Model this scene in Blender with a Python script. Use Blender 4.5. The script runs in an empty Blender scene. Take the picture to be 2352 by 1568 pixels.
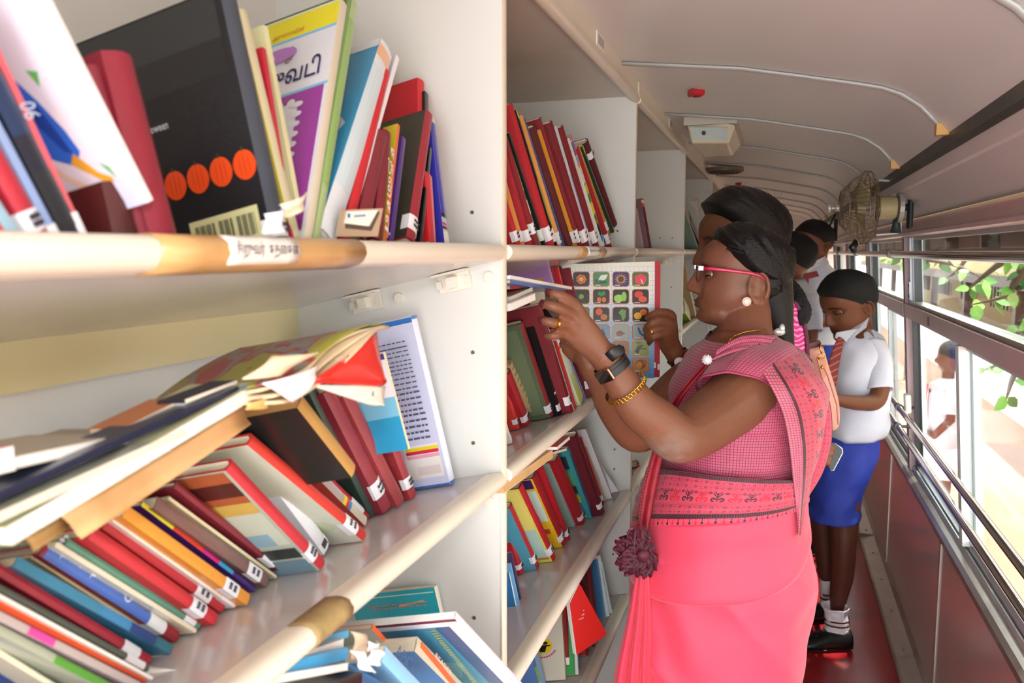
# Mobile library bus: bookcase bays on the left, readers in the aisle, windows on the right.
import bpy, bmesh, math, random
import numpy as np
from mathutils import Vector as V, Matrix
from mathutils import noise as mnoise
random.seed(7)
SC = bpy.context.scene
COL = SC.collection

# ------------------------------------------------------------------ camera, sky, sun, lamps, exposure
F, CX, CY = 1898.0, 1176.0, 784.0            # focal length in pixels of the 2352 x 1568 frame
PHI = math.atan(206 / F)
TH = math.atan(614 / F * math.cos(PHI))
CAM = V((0, 0, 1.42))
RT = V((math.cos(TH), math.sin(TH), 0))
FW = V((-math.sin(TH) * math.cos(PHI), math.cos(TH) * math.cos(PHI), -math.sin(PHI)))
UP = RT.cross(FW)
cd = bpy.data.cameras.new('camera'); cam = bpy.data.objects.new('camera', cd); COL.objects.link(cam)
cam.matrix_world = Matrix(((RT.x, UP.x, -FW.x, CAM.x), (RT.y, UP.y, -FW.y, CAM.y), (RT.z, UP.z, -FW.z, CAM.z), (0, 0, 0, 1)))
cd.sensor_width = 36; cd.lens = 36 * F / 2352; cd.clip_start = 0.02
cd.dof.use_dof = True; cd.dof.focus_distance = 1.55; cd.dof.aperture_fstop = 8.5
SC.camera = cam

w = bpy.data.worlds.new('sky'); SC.world = w; w.use_nodes = True
wn = w.node_tree.nodes; bg = wn['Background']
sky = wn.new('ShaderNodeTexSky'); sky.sky_type = 'HOSEK_WILKIE'; sky.turbidity = 4; sky.ground_albedo = .6
SUN_DIR = V((0.31, 0.28, 0.90)).normalized()      # towards the sun
sky.sun_direction = SUN_DIR
mx = wn.new('ShaderNodeMix'); mx.data_type = 'RGBA'; mx.inputs[0].default_value = .75
mx.inputs[7].default_value = (1.0, .99, .97, 1)
w.node_tree.links.new(sky.outputs[0], mx.inputs[6]); w.node_tree.links.new(mx.outputs[2], bg.inputs[0])
bg.inputs[1].default_value = 8.6

sd = bpy.data.lights.new('sun', 'SUN'); so = bpy.data.objects.new('sun', sd); COL.objects.link(so)
so.rotation_euler = SUN_DIR.to_track_quat('Z', 'Y').to_euler(); sd.energy = 13; sd.angle = .009; sd.color = (1, .94, .84)
# the camera's own small flash, sitting just above the lens
fd = bpy.data.lights.new('camera_flash', 'AREA'); fo = bpy.data.objects.new('camera_flash', fd); COL.objects.link(fo)
fd.shape = 'RECTANGLE'; fd.size = .05; fd.size_y = .03; fd.energy = 1.6; fd.color = (1, .98, .96)
fo.location = CAM + UP * .11 - FW * .03
fo.rotation_euler = (-(FW + RT * .06)).to_track_quat('Z', 'Y').to_euler()
# added fill lamp behind the camera, standing in for daylight from the rear
dd = bpy.data.lights.new('rear_fill_light', 'AREA'); do = bpy.data.objects.new('rear_fill_light', dd); COL.objects.link(do)
dd.shape = 'RECTANGLE'; dd.size = .9; dd.size_y = 1.5; dd.energy = 14; dd.color = (.96, .98, 1)
do.location = (.05, -1.3, 1.0); do.rotation_euler = V((0, -1, 0)).to_track_quat('Z', 'Y').to_euler()
SC.view_settings.view_transform = 'Standard'; SC.view_settings.look = 'None'
SC.view_settings.exposure = 0.12; SC.view_settings.gamma = 1; SC.view_settings.use_curve_mapping = False
SC.render.film_transparent = False

# ------------------------------------------------------------------ placing helpers
def ray(x, y): return FW + RT * ((x - CX) / F) - UP * ((y - CY) / F)
def P(x, y, d): return CAM + ray(x, y) * d
def onX(x, y, X): r = ray(x, y); return CAM + r * (X / r.x)
def onY(x, y, Y): r = ray(x, y); return CAM + r * (Y / r.y)
def onZ(x, y, Z): r = ray(x, y); return CAM + r * ((Z - 1.42) / r.z)
def onPl(x, y, p0, n): r = ray(x, y); return CAM + r * ((p0 - CAM).dot(n) / r.dot(n))
def lerp(a, b, t): return a + (b - a) * t
def interp(x, pts):
    if x <= pts[0][0]: return pts[0][1]
    for (a, fa), (b, fb) in zip(pts, pts[1:]):
        if x <= b: return fa + (fb - fa) * (x - a) / (b - a)
    return pts[-1][1]
def sinterp(x, pts):
    # smooth (cosine free, Catmull-Rom) interpolation
    xs = [p[0] for p in pts]
    if x <= xs[0]: return pts[0][1]
    if x >= xs[-1]: return pts[-1][1]
    i = max(k for k in range(len(xs) - 1) if xs[k] <= x)
    p1, p2 = pts[i], pts[i + 1]; p0 = pts[max(i - 1, 0)]; p3 = pts[min(i + 2, len(xs) - 1)]
    t = (x - p1[0]) / (p2[0] - p1[0]); h = p2[0] - p1[0]
    m1 = (p2[1] - p0[1]) / max(p2[0] - p0[0], 1e-6) * h; m2 = (p3[1] - p1[1]) / max(p3[0] - p1[0], 1e-6) * h
    return (2*t**3 - 3*t*t + 1) * p1[1] + (t**3 - 2*t*t + t) * m1 + (-2*t**3 + 3*t*t) * p2[1] + (t**3 - t*t) * m2

def s2l(c):
    if isinstance(c, str):
        c = c.lstrip('#'); c = tuple(int(c[i:i+2], 16) / 255 for i in (0, 2, 4))
    return tuple((v / 12.92 if v <= .04045 else ((v + .055) / 1.055) ** 2.4) for v in c[:3]) + (1,)

# ------------------------------------------------------------------ materials
MATS = {}
def newmat(name):
    m = bpy.data.materials.new(name); m.use_nodes = True
    nt = m.node_tree; return m, nt, nt.nodes['Principled BSDF']
class N:
    """tiny arithmetic on shader sockets"""
    nt = None
    def __init__(s, o): s.o = o
    @staticmethod
    def m(op, *a):
        n = N.nt.nodes.new('ShaderNodeMath'); n.operation = op
        for i, v in enumerate(a):
            if isinstance(v, N): N.nt.links.new(v.o, n.inputs[i])
            else: n.inputs[i].default_value = v
        return N(n.outputs[0])
    def __add__(s, b): return N.m('ADD', s, b)
    __radd__ = __add__
    def __sub__(s, b): return N.m('SUBTRACT', s, b)
    def __rsub__(s, b): return N.m('SUBTRACT', b, s)
    def __mul__(s, b): return N.m('MULTIPLY', s, b)
    __rmul__ = __mul__
    def __truediv__(s, b): return N.m('DIVIDE', s, b)
    def fr(s): return N.m('FRACT', s)
    def ab(s): return N.m('ABSOLUTE', s)
    def lt(s, b): return N.m('LESS_THAN', s, b)
    def gt(s, b): return N.m('GREATER_THAN', s, b)
    def mx(s, b): return N.m('MAXIMUM', s, b)
    def mn(s, b): return N.m('MINIMUM', s, b)
    def sq(s): return N.m('SQRT', s)
    def band(s, a, b): return s.gt(a) * s.lt(b)
def mixc(fac, a, b):
    n = N.nt.nodes.new('ShaderNodeMix'); n.data_type = 'RGBA'
    for i, v in ((0, fac), (6, a), (7, b)):
        if isinstance(v, N): N.nt.links.new(v.o, n.inputs[i])
        elif hasattr(v, 'is_linked'): N.nt.links.new(v, n.inputs[i])
        else: n.inputs[i].default_value = v
    return n.outputs[2]
def noise_node(nt, scale, detail=3, coord='Object', stretch=None):
    tc = nt.nodes.new('ShaderNodeTexCoord'); nz = nt.nodes.new('ShaderNodeTexNoise')
    nz.inputs['Scale'].default_value = scale; nz.inputs['Detail'].default_value = detail
    src = tc.outputs[coord]
    if stretch:
        mp = nt.nodes.new('ShaderNodeMapping'); mp.inputs['Scale'].default_value = stretch
        nt.links.new(src, mp.inputs[0]); src = mp.outputs[0]
    nt.links.new(src, nz.inputs['Vector']); return nz.outputs[0]
def mat(name, col=None, rough=.5, metal=0, var=.12, vs=9, bump=0, bs=60, stretch=None, dirt=None, ds=3, dt=.55, spec=.5, sss=0, sheen=0, coat=0):
    """procedural material; col None reads the colour attribute 'Col'"""
    if name in MATS: return MATS[name]
    m, nt, b = newmat(name); N.nt = nt
    b.inputs['Roughness'].default_value = rough; b.inputs['Metallic'].default_value = metal
    b.inputs['Specular IOR Level'].default_value = spec
    if coat: b.inputs['Coat Weight'].default_value = coat; b.inputs['Coat Roughness'].default_value = .12
    if sheen: b.inputs['Sheen Weight'].default_value = sheen
    if sss:
        b.inputs['Subsurface Weight'].default_value = sss; b.inputs['Subsurface Radius'].default_value = (.012, .004, .002)
        b.inputs['Subsurface Scale'].default_value = .6
    if col is None:
        a = nt.nodes.new('ShaderNodeAttribute'); a.attribute_name = 'Col'; base = a.outputs['Color']
    else:
        rgb = nt.nodes.new('ShaderNodeRGB'); rgb.outputs[0].default_value = s2l(col); base = rgb.outputs[0]
    nz = noise_node(nt, vs, 4, stretch=stretch)
    hsv = nt.nodes.new('ShaderNodeHueSaturation'); nt.links.new(base, hsv.inputs['Color'])
    v = N(nz) * (2 * var) + (1 - var); nt.links.new(v.o, hsv.inputs['Value'])
    out = hsv.outputs[0]
    if dirt:
        n2 = noise_node(nt, ds, 6)
        rp = nt.nodes.new('ShaderNodeMapRange'); rp.inputs[1].default_value = dt; rp.inputs[2].default_value = dt + .2
        nt.links.new(n2, rp.inputs[0])
        out = mixc(N(rp.outputs[0]) * .6, out, s2l(dirt))
    nt.links.new(out, b.inputs['Base Color'])
    if bump:
        bp = nt.nodes.new('ShaderNodeBump'); bp.inputs['Strength'].default_value = bump; bp.inputs['Distance'].default_value = .004
        nt.links.new(noise_node(nt, bs, 4, stretch=stretch), bp.inputs['Height']); nt.links.new(bp.outputs[0], b.inputs['Normal'])
    MATS[name] = m; return m

# ------------------------------------------------------------------ objects
def link(o): COL.objects.link(o); return o
def wloc(o):
    l = V((0, 0, 0))
    while o is not None: l = l + o.location; o = o.parent
    return l
LABELS = {}
def tag(o, label, cat, group=None, kind=None):
    if label in LABELS: print('DUPLICATE LABEL', label)
    LABELS[label] = 1
    o['label'] = label; o['category'] = cat
    if group: o['group'] = group
    if kind: o['kind'] = kind
    n = len(label.split())
    if n < 4 or n > 16: print('LABEL LENGTH', n, label)
    return o
def thing(name, loc, label, cat, group=None):
    o = bpy.data.objects.new(name, None); o.location = loc; o.empty_display_size = .02
    link(o); return tag(o, label, cat, group)
def mk(name, verts, faces, m, parent=None, cols=None, fm=None, smooth=False, label=None, kind=None, uvs=None, origin=None):
    """mesh object from world-space data; cols = one colour per face"""
    verts = [V(v) for v in verts]
    if parent is not None: off = wloc(parent)
    elif origin is not None: off = V(origin)
    else:
        n = len(verts); off = V((sum(v.x for v in verts) / n, sum(v.y for v in verts) / n, min(v.z for v in verts)))
    me = bpy.data.meshes.new(name); me.from_pydata([tuple(v - off) for v in verts], [], faces)
    ms = m if isinstance(m, (list, tuple)) else [m]
    for q in ms: me.materials.append(q)
    if fm:
        for p, i in zip(me.polygons, fm): p.material_index = i
    if cols:
        ca = me.color_attributes.new('Col', 'FLOAT_COLOR', 'CORNER'); arr = []
        cc = {}
        for f, c in zip(faces, cols):
            if c not in cc: cc[c] = s2l(c)
            arr += list(cc[c]) * len(f)
        ca.data.foreach_set('color', arr)
    if uvs:
        uv = me.uv_layers.new(name='UVMap')
        k = 0
        for f in faces:
            for vi in f: uv.data[k].uv = uvs[vi]; k += 1
    if smooth: me.polygons.foreach_set('use_smooth', [True] * len(me.polygons))
    me.update()
    o = bpy.data.objects.new(name, me)
    if parent is not None: o.parent = parent
    else: o.location = off
    if label: o['label'] = label
    if kind: o['kind'] = kind
    return link(o)
def struct(name, *a, **k):
    o = mk(name, *a, **k)
    if o.parent is None: o['kind'] = 'structure'
    return o
class MB:
    """collects primitives into one mesh"""
    def __init__(s): s.v = []; s.f = []; s.c = []; s.m = []
    def add(s, vs, fs, c='#ffffff', mi=0):
        n = len(s.v); s.v += [V(v) for v in vs]; s.f += [tuple(i + n for i in f) for f in fs]; s.c += [c] * len(fs); s.m += [mi] * len(fs)
    def box(s, a, b, c='#ffffff', mi=0, ax=None):
        vs = [(x, y, z) for x in (a[0], b[0]) for y in (a[1], b[1]) for z in (a[2], b[2])]
        if ax: vs = [ax[0] + ax[1] * x + ax[2] * y + ax[3] * z for x, y, z in vs]
        s.add(vs, [(0, 1, 3, 2), (4, 6, 7, 5), (0, 4, 5, 1), (2, 3, 7, 6), (0, 2, 6, 4), (1, 5, 7, 3)], c, mi)
    def tube(s, pts, r, seg=8, c='#ffffff', mi=0, cap=True, flat=1.0, up=None):
        pts = [V(p) for p in pts]; n0 = len(s.v); n = len(pts); vs = []; fs = []
        nrm = None
        for i, p in enumerate(pts):
            d = (pts[min(i + 1, n - 1)] - pts[max(i - 1, 0)])
            d = d.normalized() if d.length > 1e-9 else V((0, 0, 1))
            if nrm is None:
                nrm = (up or (V((0, 0, 1)) if abs(d.z) < .9 else V((1, 0, 0)))); 
            nrm = (nrm - d * nrm.dot(d)).normalized(); bn = d.cross(nrm)
            rr = r[i] if isinstance(r, (list, tuple)) else r
            ra, rb = rr if isinstance(rr, tuple) else (rr, rr * flat)
            for k in range(seg):
                t = 2 * math.pi * k / seg; vs.append(p + nrm * (math.cos(t) * ra) + bn * (math.sin(t) * rb))
        for i in range(n - 1):
            for k in range(seg):
                a = i * seg + k; b = i * seg + (k + 1) % seg; fs.append((a, b, b + seg, a + seg))
        if cap: fs.append(tuple(range(seg))[::-1]); fs.append(tuple((n - 1) * seg + k for k in range(seg)))
        s.add(vs, fs, c, mi)
    def prism(s, pts, d, c='#ffffff', mi=0):
        """polygon pts extruded by vector d"""
        n = len(pts); vs = [V(p) for p in pts] + [V(p) + d for p in pts]
        s.add(vs, [tuple(range(n))[::-1], tuple(range(n, 2 * n))] + [(i, (i + 1) % n, (i + 1) % n + n, i + n) for i in range(n)], c, mi)
    def ell(s, c0, ax, seg=12, rings=8, c='#ffffff', mi=0):
        vs = []; fs = []
        for i in range(rings + 1):
            a = math.pi * i / rings
            for k in range(seg):
                t = 2 * math.pi * k / seg
                vs.append(c0 + ax[2] * math.cos(a) + (ax[0] * math.cos(t) + ax[1] * math.sin(t)) * math.sin(a))
        for i in range(rings):
            for k in range(seg):
                a = i * seg + k; b = i * seg + (k + 1) % seg; fs.append((a, a + seg, b + seg, b))
        s.add(vs, fs, c, mi)
    def loft(s, rings, c='#ffffff', mi=0, cap=True):
        seg = len(rings[0]); vs = [p for r in rings for p in r]; fs = []
        for i in range(len(rings) - 1):
            for k in range(seg):
                a = i * seg + k; b = i * seg + (k + 1) % seg; fs.append((a, b, b + seg, a + seg))
        if cap: fs.append(tuple(range(seg))[::-1]); n = (len(rings) - 1) * seg; fs.append(tuple(n + k for k in range(seg)))
        s.add(vs, fs, c, mi)
    def make(s, name, m, parent=None, smooth=False, col=False, **k):
        return mk(name, s.v, s.f, m, parent, cols=s.c if col else None, fm=s.m if isinstance(m, (list, tuple)) else None, smooth=smooth, **k)
def recalc(o):
    bm = bmesh.new(); bm.from_mesh(o.data); bmesh.ops.recalc_face_normals(bm, faces=bm.faces); bm.to_mesh(o.data); bm.free(); return o
def autosmooth(o, deg=40):
    me = o.data; me.polygons.foreach_set('use_smooth', [True] * len(me.polygons))
    try: me.set_sharp_from_angle(angle=math.radians(deg))
    except Exception: pass
    return o
FONT = None
def text(parent, s, org, xd, yd, size=None, width=None, col='#222222', name='lettering', th=.0002, bold=0, align='LEFT'):
    """flat printed lettering: converted font outlines laid on a surface"""
    cu = bpy.data.curves.new('t', 'FONT'); cu.body = s; cu.size = 1; cu.align_x = align; cu.resolution_u = 2; cu.offset = bold
    ob = bpy.data.objects.new('t', cu); COL.objects.link(ob)
    dg = bpy.context.evaluated_depsgraph_get()
    me = bpy.data.meshes.new_from_object(ob.evaluated_get(dg)); bpy.data.objects.remove(ob)
    vs = [v.co.copy() for v in me.vertices]; fs = [tuple(p.vertices) for p in me.polygons]; bpy.data.meshes.remove(me)
    if not vs: return None
    wd = max(v.x for v in vs) - min(v.x for v in vs)
    k = width / wd if width else size
    ky = size if (width and size) else k
    x0 = min(v.x for v in vs) if align == 'LEFT' else 0
    xd = V(xd).normalized(); yd = V(yd).normalized(); nn = xd.cross(yd)
    W = [V(org) + xd * ((v.x - x0) * k) + yd * (v.y * ky) + nn * th for v in vs]
    return mk(name, W, fs, mat('ink_' + col.strip('#'), col, .6, var=.03), parent)
def smooth_remesh(mb, voxel, it=6, fac=.5):
    me = bpy.data.meshes.new('t'); me.from_pydata([tuple(v) for v in mb.v], [], mb.f)
    ob = bpy.data.objects.new('t', me); COL.objects.link(ob)
    r = ob.modifiers.new('r', 'REMESH'); r.mode = 'VOXEL'; r.voxel_size = voxel; r.adaptivity = 0
    if it:
        sm = ob.modifiers.new('s', 'SMOOTH'); sm.iterations = it; sm.factor = fac
    dg = bpy.context.evaluated_depsgraph_get(); dg.update()
    m2 = bpy.data.meshes.new_from_object(ob.evaluated_get(dg)); bpy.data.objects.remove(ob)
    vs = np.empty(len(m2.vertices) * 3); m2.vertices.foreach_get('co', vs); vs = vs.reshape(-1, 3)
    fs = [tuple(p.vertices) for p in m2.polygons]; bpy.data.meshes.remove(m2)
    return [V(v) for v in vs], fs
# ------------------------------------------------------------------ the bus shell
cream = mat('ceiling_laminate', '#dedbd6', .38, var=.05, vs=3, dirt='#a89c8c', ds=2.2, dt=.66)
white_pan = mat('white_laminate', '#dadbd7', .42, var=.04, vs=4, dirt='#c4b9a4', ds=3, dt=.68)
shelf_top = mat('grey_laminate', '#c9c4c2', .16, var=.07, vs=7, dirt='#9e9790', ds=4, dt=.66)
nosing_m = mat('cream_nosing', '#ebe3d0', .33, var=.06, vs=6, dirt='#b3935f', ds=5, dt=.66)
redfloor = mat('red_vinyl', '#a3242a', .22, var=.25, vs=14, bump=.12, bs=90, dirt='#5c1a1c', ds=4, dt=.6)
alu = mat('scuffed_aluminium', '#b9b4ad', .32, metal=.75, var=.18, vs=18, dirt='#7a736a', ds=8, dt=.6)
alu_pale = mat('pale_aluminium', '#c7ced2', .35, metal=.35, var=.08, vs=20)
mauve = mat('mauve_paint', '#c0a4a4', .35, var=.08, vs=10)
wallp = mat('wall_laminate', '#d3b3b0', .2, var=.06, vs=5, dirt='#8d6c66', ds=3, dt=.66)
covep = mat('cove_laminate', '#cbc2be', .4, var=.05, vs=5, dirt='#8a7a74', ds=3, dt=.66)
ribm = mat('grey_bead', '#b7b8b5', .35, var=.05)
dark_rub = mat('dark_channel', '#3c3937', .45, var=.5, vs=12, dirt='#7a7058', ds=5, dt=.55)
chrome = mat('steel_tube', '#cfc7c3', .14, metal=1, var=.05)
black_p = mat('black_plastic', '#17181a', .35, var=.1)

Y0, Y1 = -1.25, 8.1
prof = [(-.67, 1.835), (-.335, 1.822), (-.088, 1.795), (.021, 1.774), (.131, 1.752), (.18, 1.741), (.215, 1.727), (.25, 1.702), (.283, 1.666), (.305, 1.640)]
def sweep(name, pr, ya, yb, m, th=.03, side=1, n=1, parent=None, **k):
    mb = MB(); outer = []
    for i, (x, z) in enumerate(pr):
        a = V((pr[max(i - 1, 0)][0], 0, pr[max(i - 1, 0)][1])); b = V((pr[min(i + 1, len(pr) - 1)][0], 0, pr[min(i + 1, len(pr) - 1)][1]))
        d = (b - a).normalized(); nn = V((-d.z, 0, d.x)) * side
        outer.append((x + nn.x * th, z + nn.z * th))
    poly = pr + outer[::-1]
    mb.prism([(x, ya, z) for x, z in poly], V((0, yb - ya, 0)))
    o = struct(name, mb.v, mb.f, m, parent, **k); recalc(o); return autosmooth(o, 30)
ribY = [1.115 + .6805 * i for i in range(10)]
ceil_ = bpy.data.objects.new('ceiling', None); ceil_.location = (0, 0, 1.8); link(ceil_); ceil_['kind'] = 'structure'
cy_ = [Y0, -.246, .4345] + ribY + [Y1]
for a, b in zip(cy_, cy_[1:]): sweep('ceiling_sheet', prof, a + .0008, b - .0008, cream, .03, 1, parent=ceil_)
# beads over the joints of the ceiling sheets
trimn = 1
for y in ribY:
    mb = MB()
    pts = [V((x, y, z - .004)) for x, z in prof[1:9]]
    fine = []
    for a, b in zip(pts, pts[1:]): fine += [a.lerp(b, t) for t in (0, .5)]
    fine.append(pts[-1])
    mb.tube(fine, [(.004, .011)] * len(fine), 8)
    o = struct('trim_%d' % trimn, mb.v, mb.f, ribm, smooth=True); trimn += 1
    mb = MB(); mb.box((.278, y - .012, 1.642), (.312, y + .012, 1.664)); mb.ell(V((.284, y - .002, 1.651)), (V((.006, 0, 0)), V((0, .006, 0)), V((0, 0, .006))), 8, 6)
    c = mb.make('end_clip', mat('brass_clip', '#c79a52', .35, var=.1), o)
# dark channel and pale strip where ceiling meets the cove panel
mb = MB(); mb.prism([(.300, Y0, 1.652), (.318, Y0, 1.652), (.322, Y0, 1.617), (.306, Y0, 1.612), (.300, Y0, 1.622)], V((0, Y1 - Y0, 0)))
struct('trim_%d' % trimn, mb.v, mb.f, dark_rub); trimn += 1
mb = MB(); mb.prism([(.306, Y0, 1.618), (.330, Y0, 1.618), (.338, Y0, 1.592), (.322, Y0, 1.592)], V((0, Y1 - Y0, 0)))
struct('trim_%d' % trimn, mb.v, mb.f, covep); trimn += 1
# cove panel + header beam above windows
sweep('wall_right_upper', [(.328, 1.60), (.398, 1.528), (.402, 1.515)], Y0, Y1, covep, .02, 1)
mb = MB()
mb.prism([(.392, Y0, 1.520), (.404, Y0, 1.524), (.47, Y0, 1.524), (.47, Y0, 1.474), (.400, Y0, 1.474), (.396, Y0, 1.482), (.402, Y0, 1.488), (.402, Y0, 1.508), (.394, Y0, 1.512)], V((0, Y1 - Y0, 0)))
struct('trim_%d' % trimn, mb.v, mb.f, mauve); trimn += 1
mb = MB(); mb.tube([(.393, Y0, 1.517), (.393, Y1, 1.517)], .0045, 8)
struct('trim_%d' % trimn, mb.v, mb.f, mat('tan_bead', '#b9a184', .4), smooth=True); trimn += 1
# roof skin over the window band, so the sun only comes through glass
mb = MB(); mb.box((.30, Y0, 1.66), (.56, Y1, 1.70)); mb.box((.52, Y0, 1.50), (.55, Y1, 1.68)); mb.box((-.72, Y0, 1.86), (.40, Y1, 1.88))
struct('roof', mb.v, mb.f, mat('roof_paint', '#e9e6df', .4))
# floor, left wall, end wall
mb = MB(); mb.box((-.72, Y0, -.03), (.60, Y1, 0)); struct('floor', mb.v, mb.f, redfloor)
mb = MB(); mb.box((-.74, Y0, 0), (-.70, Y1, 1.90)); struct('wall_left', mb.v, mb.f, white_pan)
mb = MB(); mb.box((-.72, 8.0, 0), (.60, 8.05, 1.90)); o = struct('wall_far', mb.v, mb.f, cream)
mb = MB(); mb.box((.02, 7.975, .35), (.2, 8.0, 1.66)); mb.box((-.26, 7.975, .35), (-.08, 8.0, 1.66)); mb.make('door_panel', white_pan, o)
# right-hand lower wall: pinkish laminate sheets with joint strips
SX = .50
mb = MB(); mb.box((SX + .004, Y0, .03), (SX + .05, Y1, .578))
wl = struct('wall_right', mb.v, mb.f, wallp)
jy_ = [Y0, -.4, .7, 1.8, 2.72, 3.9, 5.1, 6.3, Y1]
for a, b in zip(jy_, jy_[1:]):
    mb = MB(); mb.box((SX, a + .001, .03), (SX + .0045, b - .001, .578)); mb.make('wall_panel', wallp, wl)
mb = MB()
for y in (-.4, .7, 1.8, 2.72, 3.9, 5.1, 6.3): mb.box((SX - .003, y - .006, .035), (SX + .001, y + .006, .575))
mb.make('joint_strip', alu, wl)
# metal skirting step at the foot
mb = MB(); mb.prism([(.425, Y0, 0), (.425, Y0, .018), (.432, Y0, .024), (.488, Y0, .034), (SX, Y0, .05), (SX + .01, Y0, .05), (SX + .01, Y0, 0)], V((0, Y1 - Y0, 0)))
kb = struct('baseboard_right', mb.v, mb.f, alu)
mb = MB()
for i in range(26):
    y = -.9 + .33 * i; mb.ell(V((.462, y, .030)), (V((.004, 0, 0)), V((0, .004, 0)), V((0, 0, .002))), 8, 4)
mb.make('screw', mat('dark_screw', '#4c4540', .5), kb, smooth=True)
mb = MB()
for y in (2.55, 4.3): mb.box((.424, y - .003, .001), (.50, y + .003, .036))
mb.make('joint_strip', mat('joint_dark', '#6b5f55', .6), kb)
# sill with rolled metal edge and channels
mb = MB()
mb.prism([(SX - .022, Y0, .572), (SX - .022, Y0, .588), (SX - .012, Y0, .597), (SX + .0, Y0, .600), (SX + .06, Y0, .600), (SX + .06, Y0, .560), (SX, Y0, .560)], V((0, Y1 - Y0, 0)))
struct('trim_%d' % trimn, mb.v, mb.f, alu); trimn += 1
mb = MB()
for x in (.507, .522, .537): mb.box((x, Y0, .600), (x + .004, Y1, .618))
struct('trim_%d' % trimn, mb.v, mb.f, alu_pale); trimn += 1

# window wall: slopes out a little going down
def wx(z): return .44 + (1.42 - z) * .07          # inner face of the pillars
pil = [-.9, .58, 1.98 - .02, 3.40, 4.80, 6.2, 7.6]
pil = [-1.1, .35, 1.46 - .02 - .0, 3.40, 4.80, 6.2, 7.6]
pil = [-.84, .57, 3.40 - 1.41 - .56, 3.40, 4.80, 6.2, 7.6]
pil = [-.90, 1.25, 3.40, 4.80, 6.2, 7.6]
def slab(y0, y1, z0, z1, t0, t1, m, name, parent=None, **k):
    mb = MB()
    vs = []
    for y in (y0, y1):
        for z, t in ((z0, t0), (z0, t1), (z1, t1), (z1, t0)): vs.append((wx(z) + t, y, z))
    mb.add(vs, [(0, 1, 2, 3), (7, 6, 5, 4), (0, 4, 5, 1), (1, 5, 6, 2), (2, 6, 7, 3), (3, 7, 4, 0)])
    return mb
gm, gnt, gb = newmat('window_glass'); N.nt = gnt
tr = gnt.nodes.new('ShaderNodeBsdfTransparent'); gl = gnt.nodes.new('ShaderNodeBsdfGlossy'); ms = gnt.nodes.new('ShaderNodeMixShader')
gl.inputs['Roughness'].default_value = .02; tr.inputs[0].default_value = (.93, .96, .95, 1)
lw = gnt.nodes.new('ShaderNodeLayerWeight'); lw.inputs[0].default_value = .35
mlt = N(lw.outputs['Fresnel']) * .45 + N(noise_node(gnt, 3)) * .05
gnt.links.new(mlt.o, ms.inputs[0]); gnt.links.new(tr.outputs[0], ms.inputs[1]); gnt.links.new(gl.outputs[0], ms.inputs[2])
gnt.links.new(ms.outputs[0], gnt.nodes['Material Output'].inputs[0]); glass = gm
for i, y in enumerate(pil):
    mb = slab(y - .028, y + .028, .60, 1.476, 0, .05, mauve, 'x'); o = struct('trim_%d' % trimn, mb.v, mb.f, mauve); trimn += 1
    mb = slab(y - .012, y - .006, .62, 1.47, -.002, .001, mauve, 'x'); mb.make('joint_groove', mat('groove_dark', '#5e4a4a', .6), o)
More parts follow.
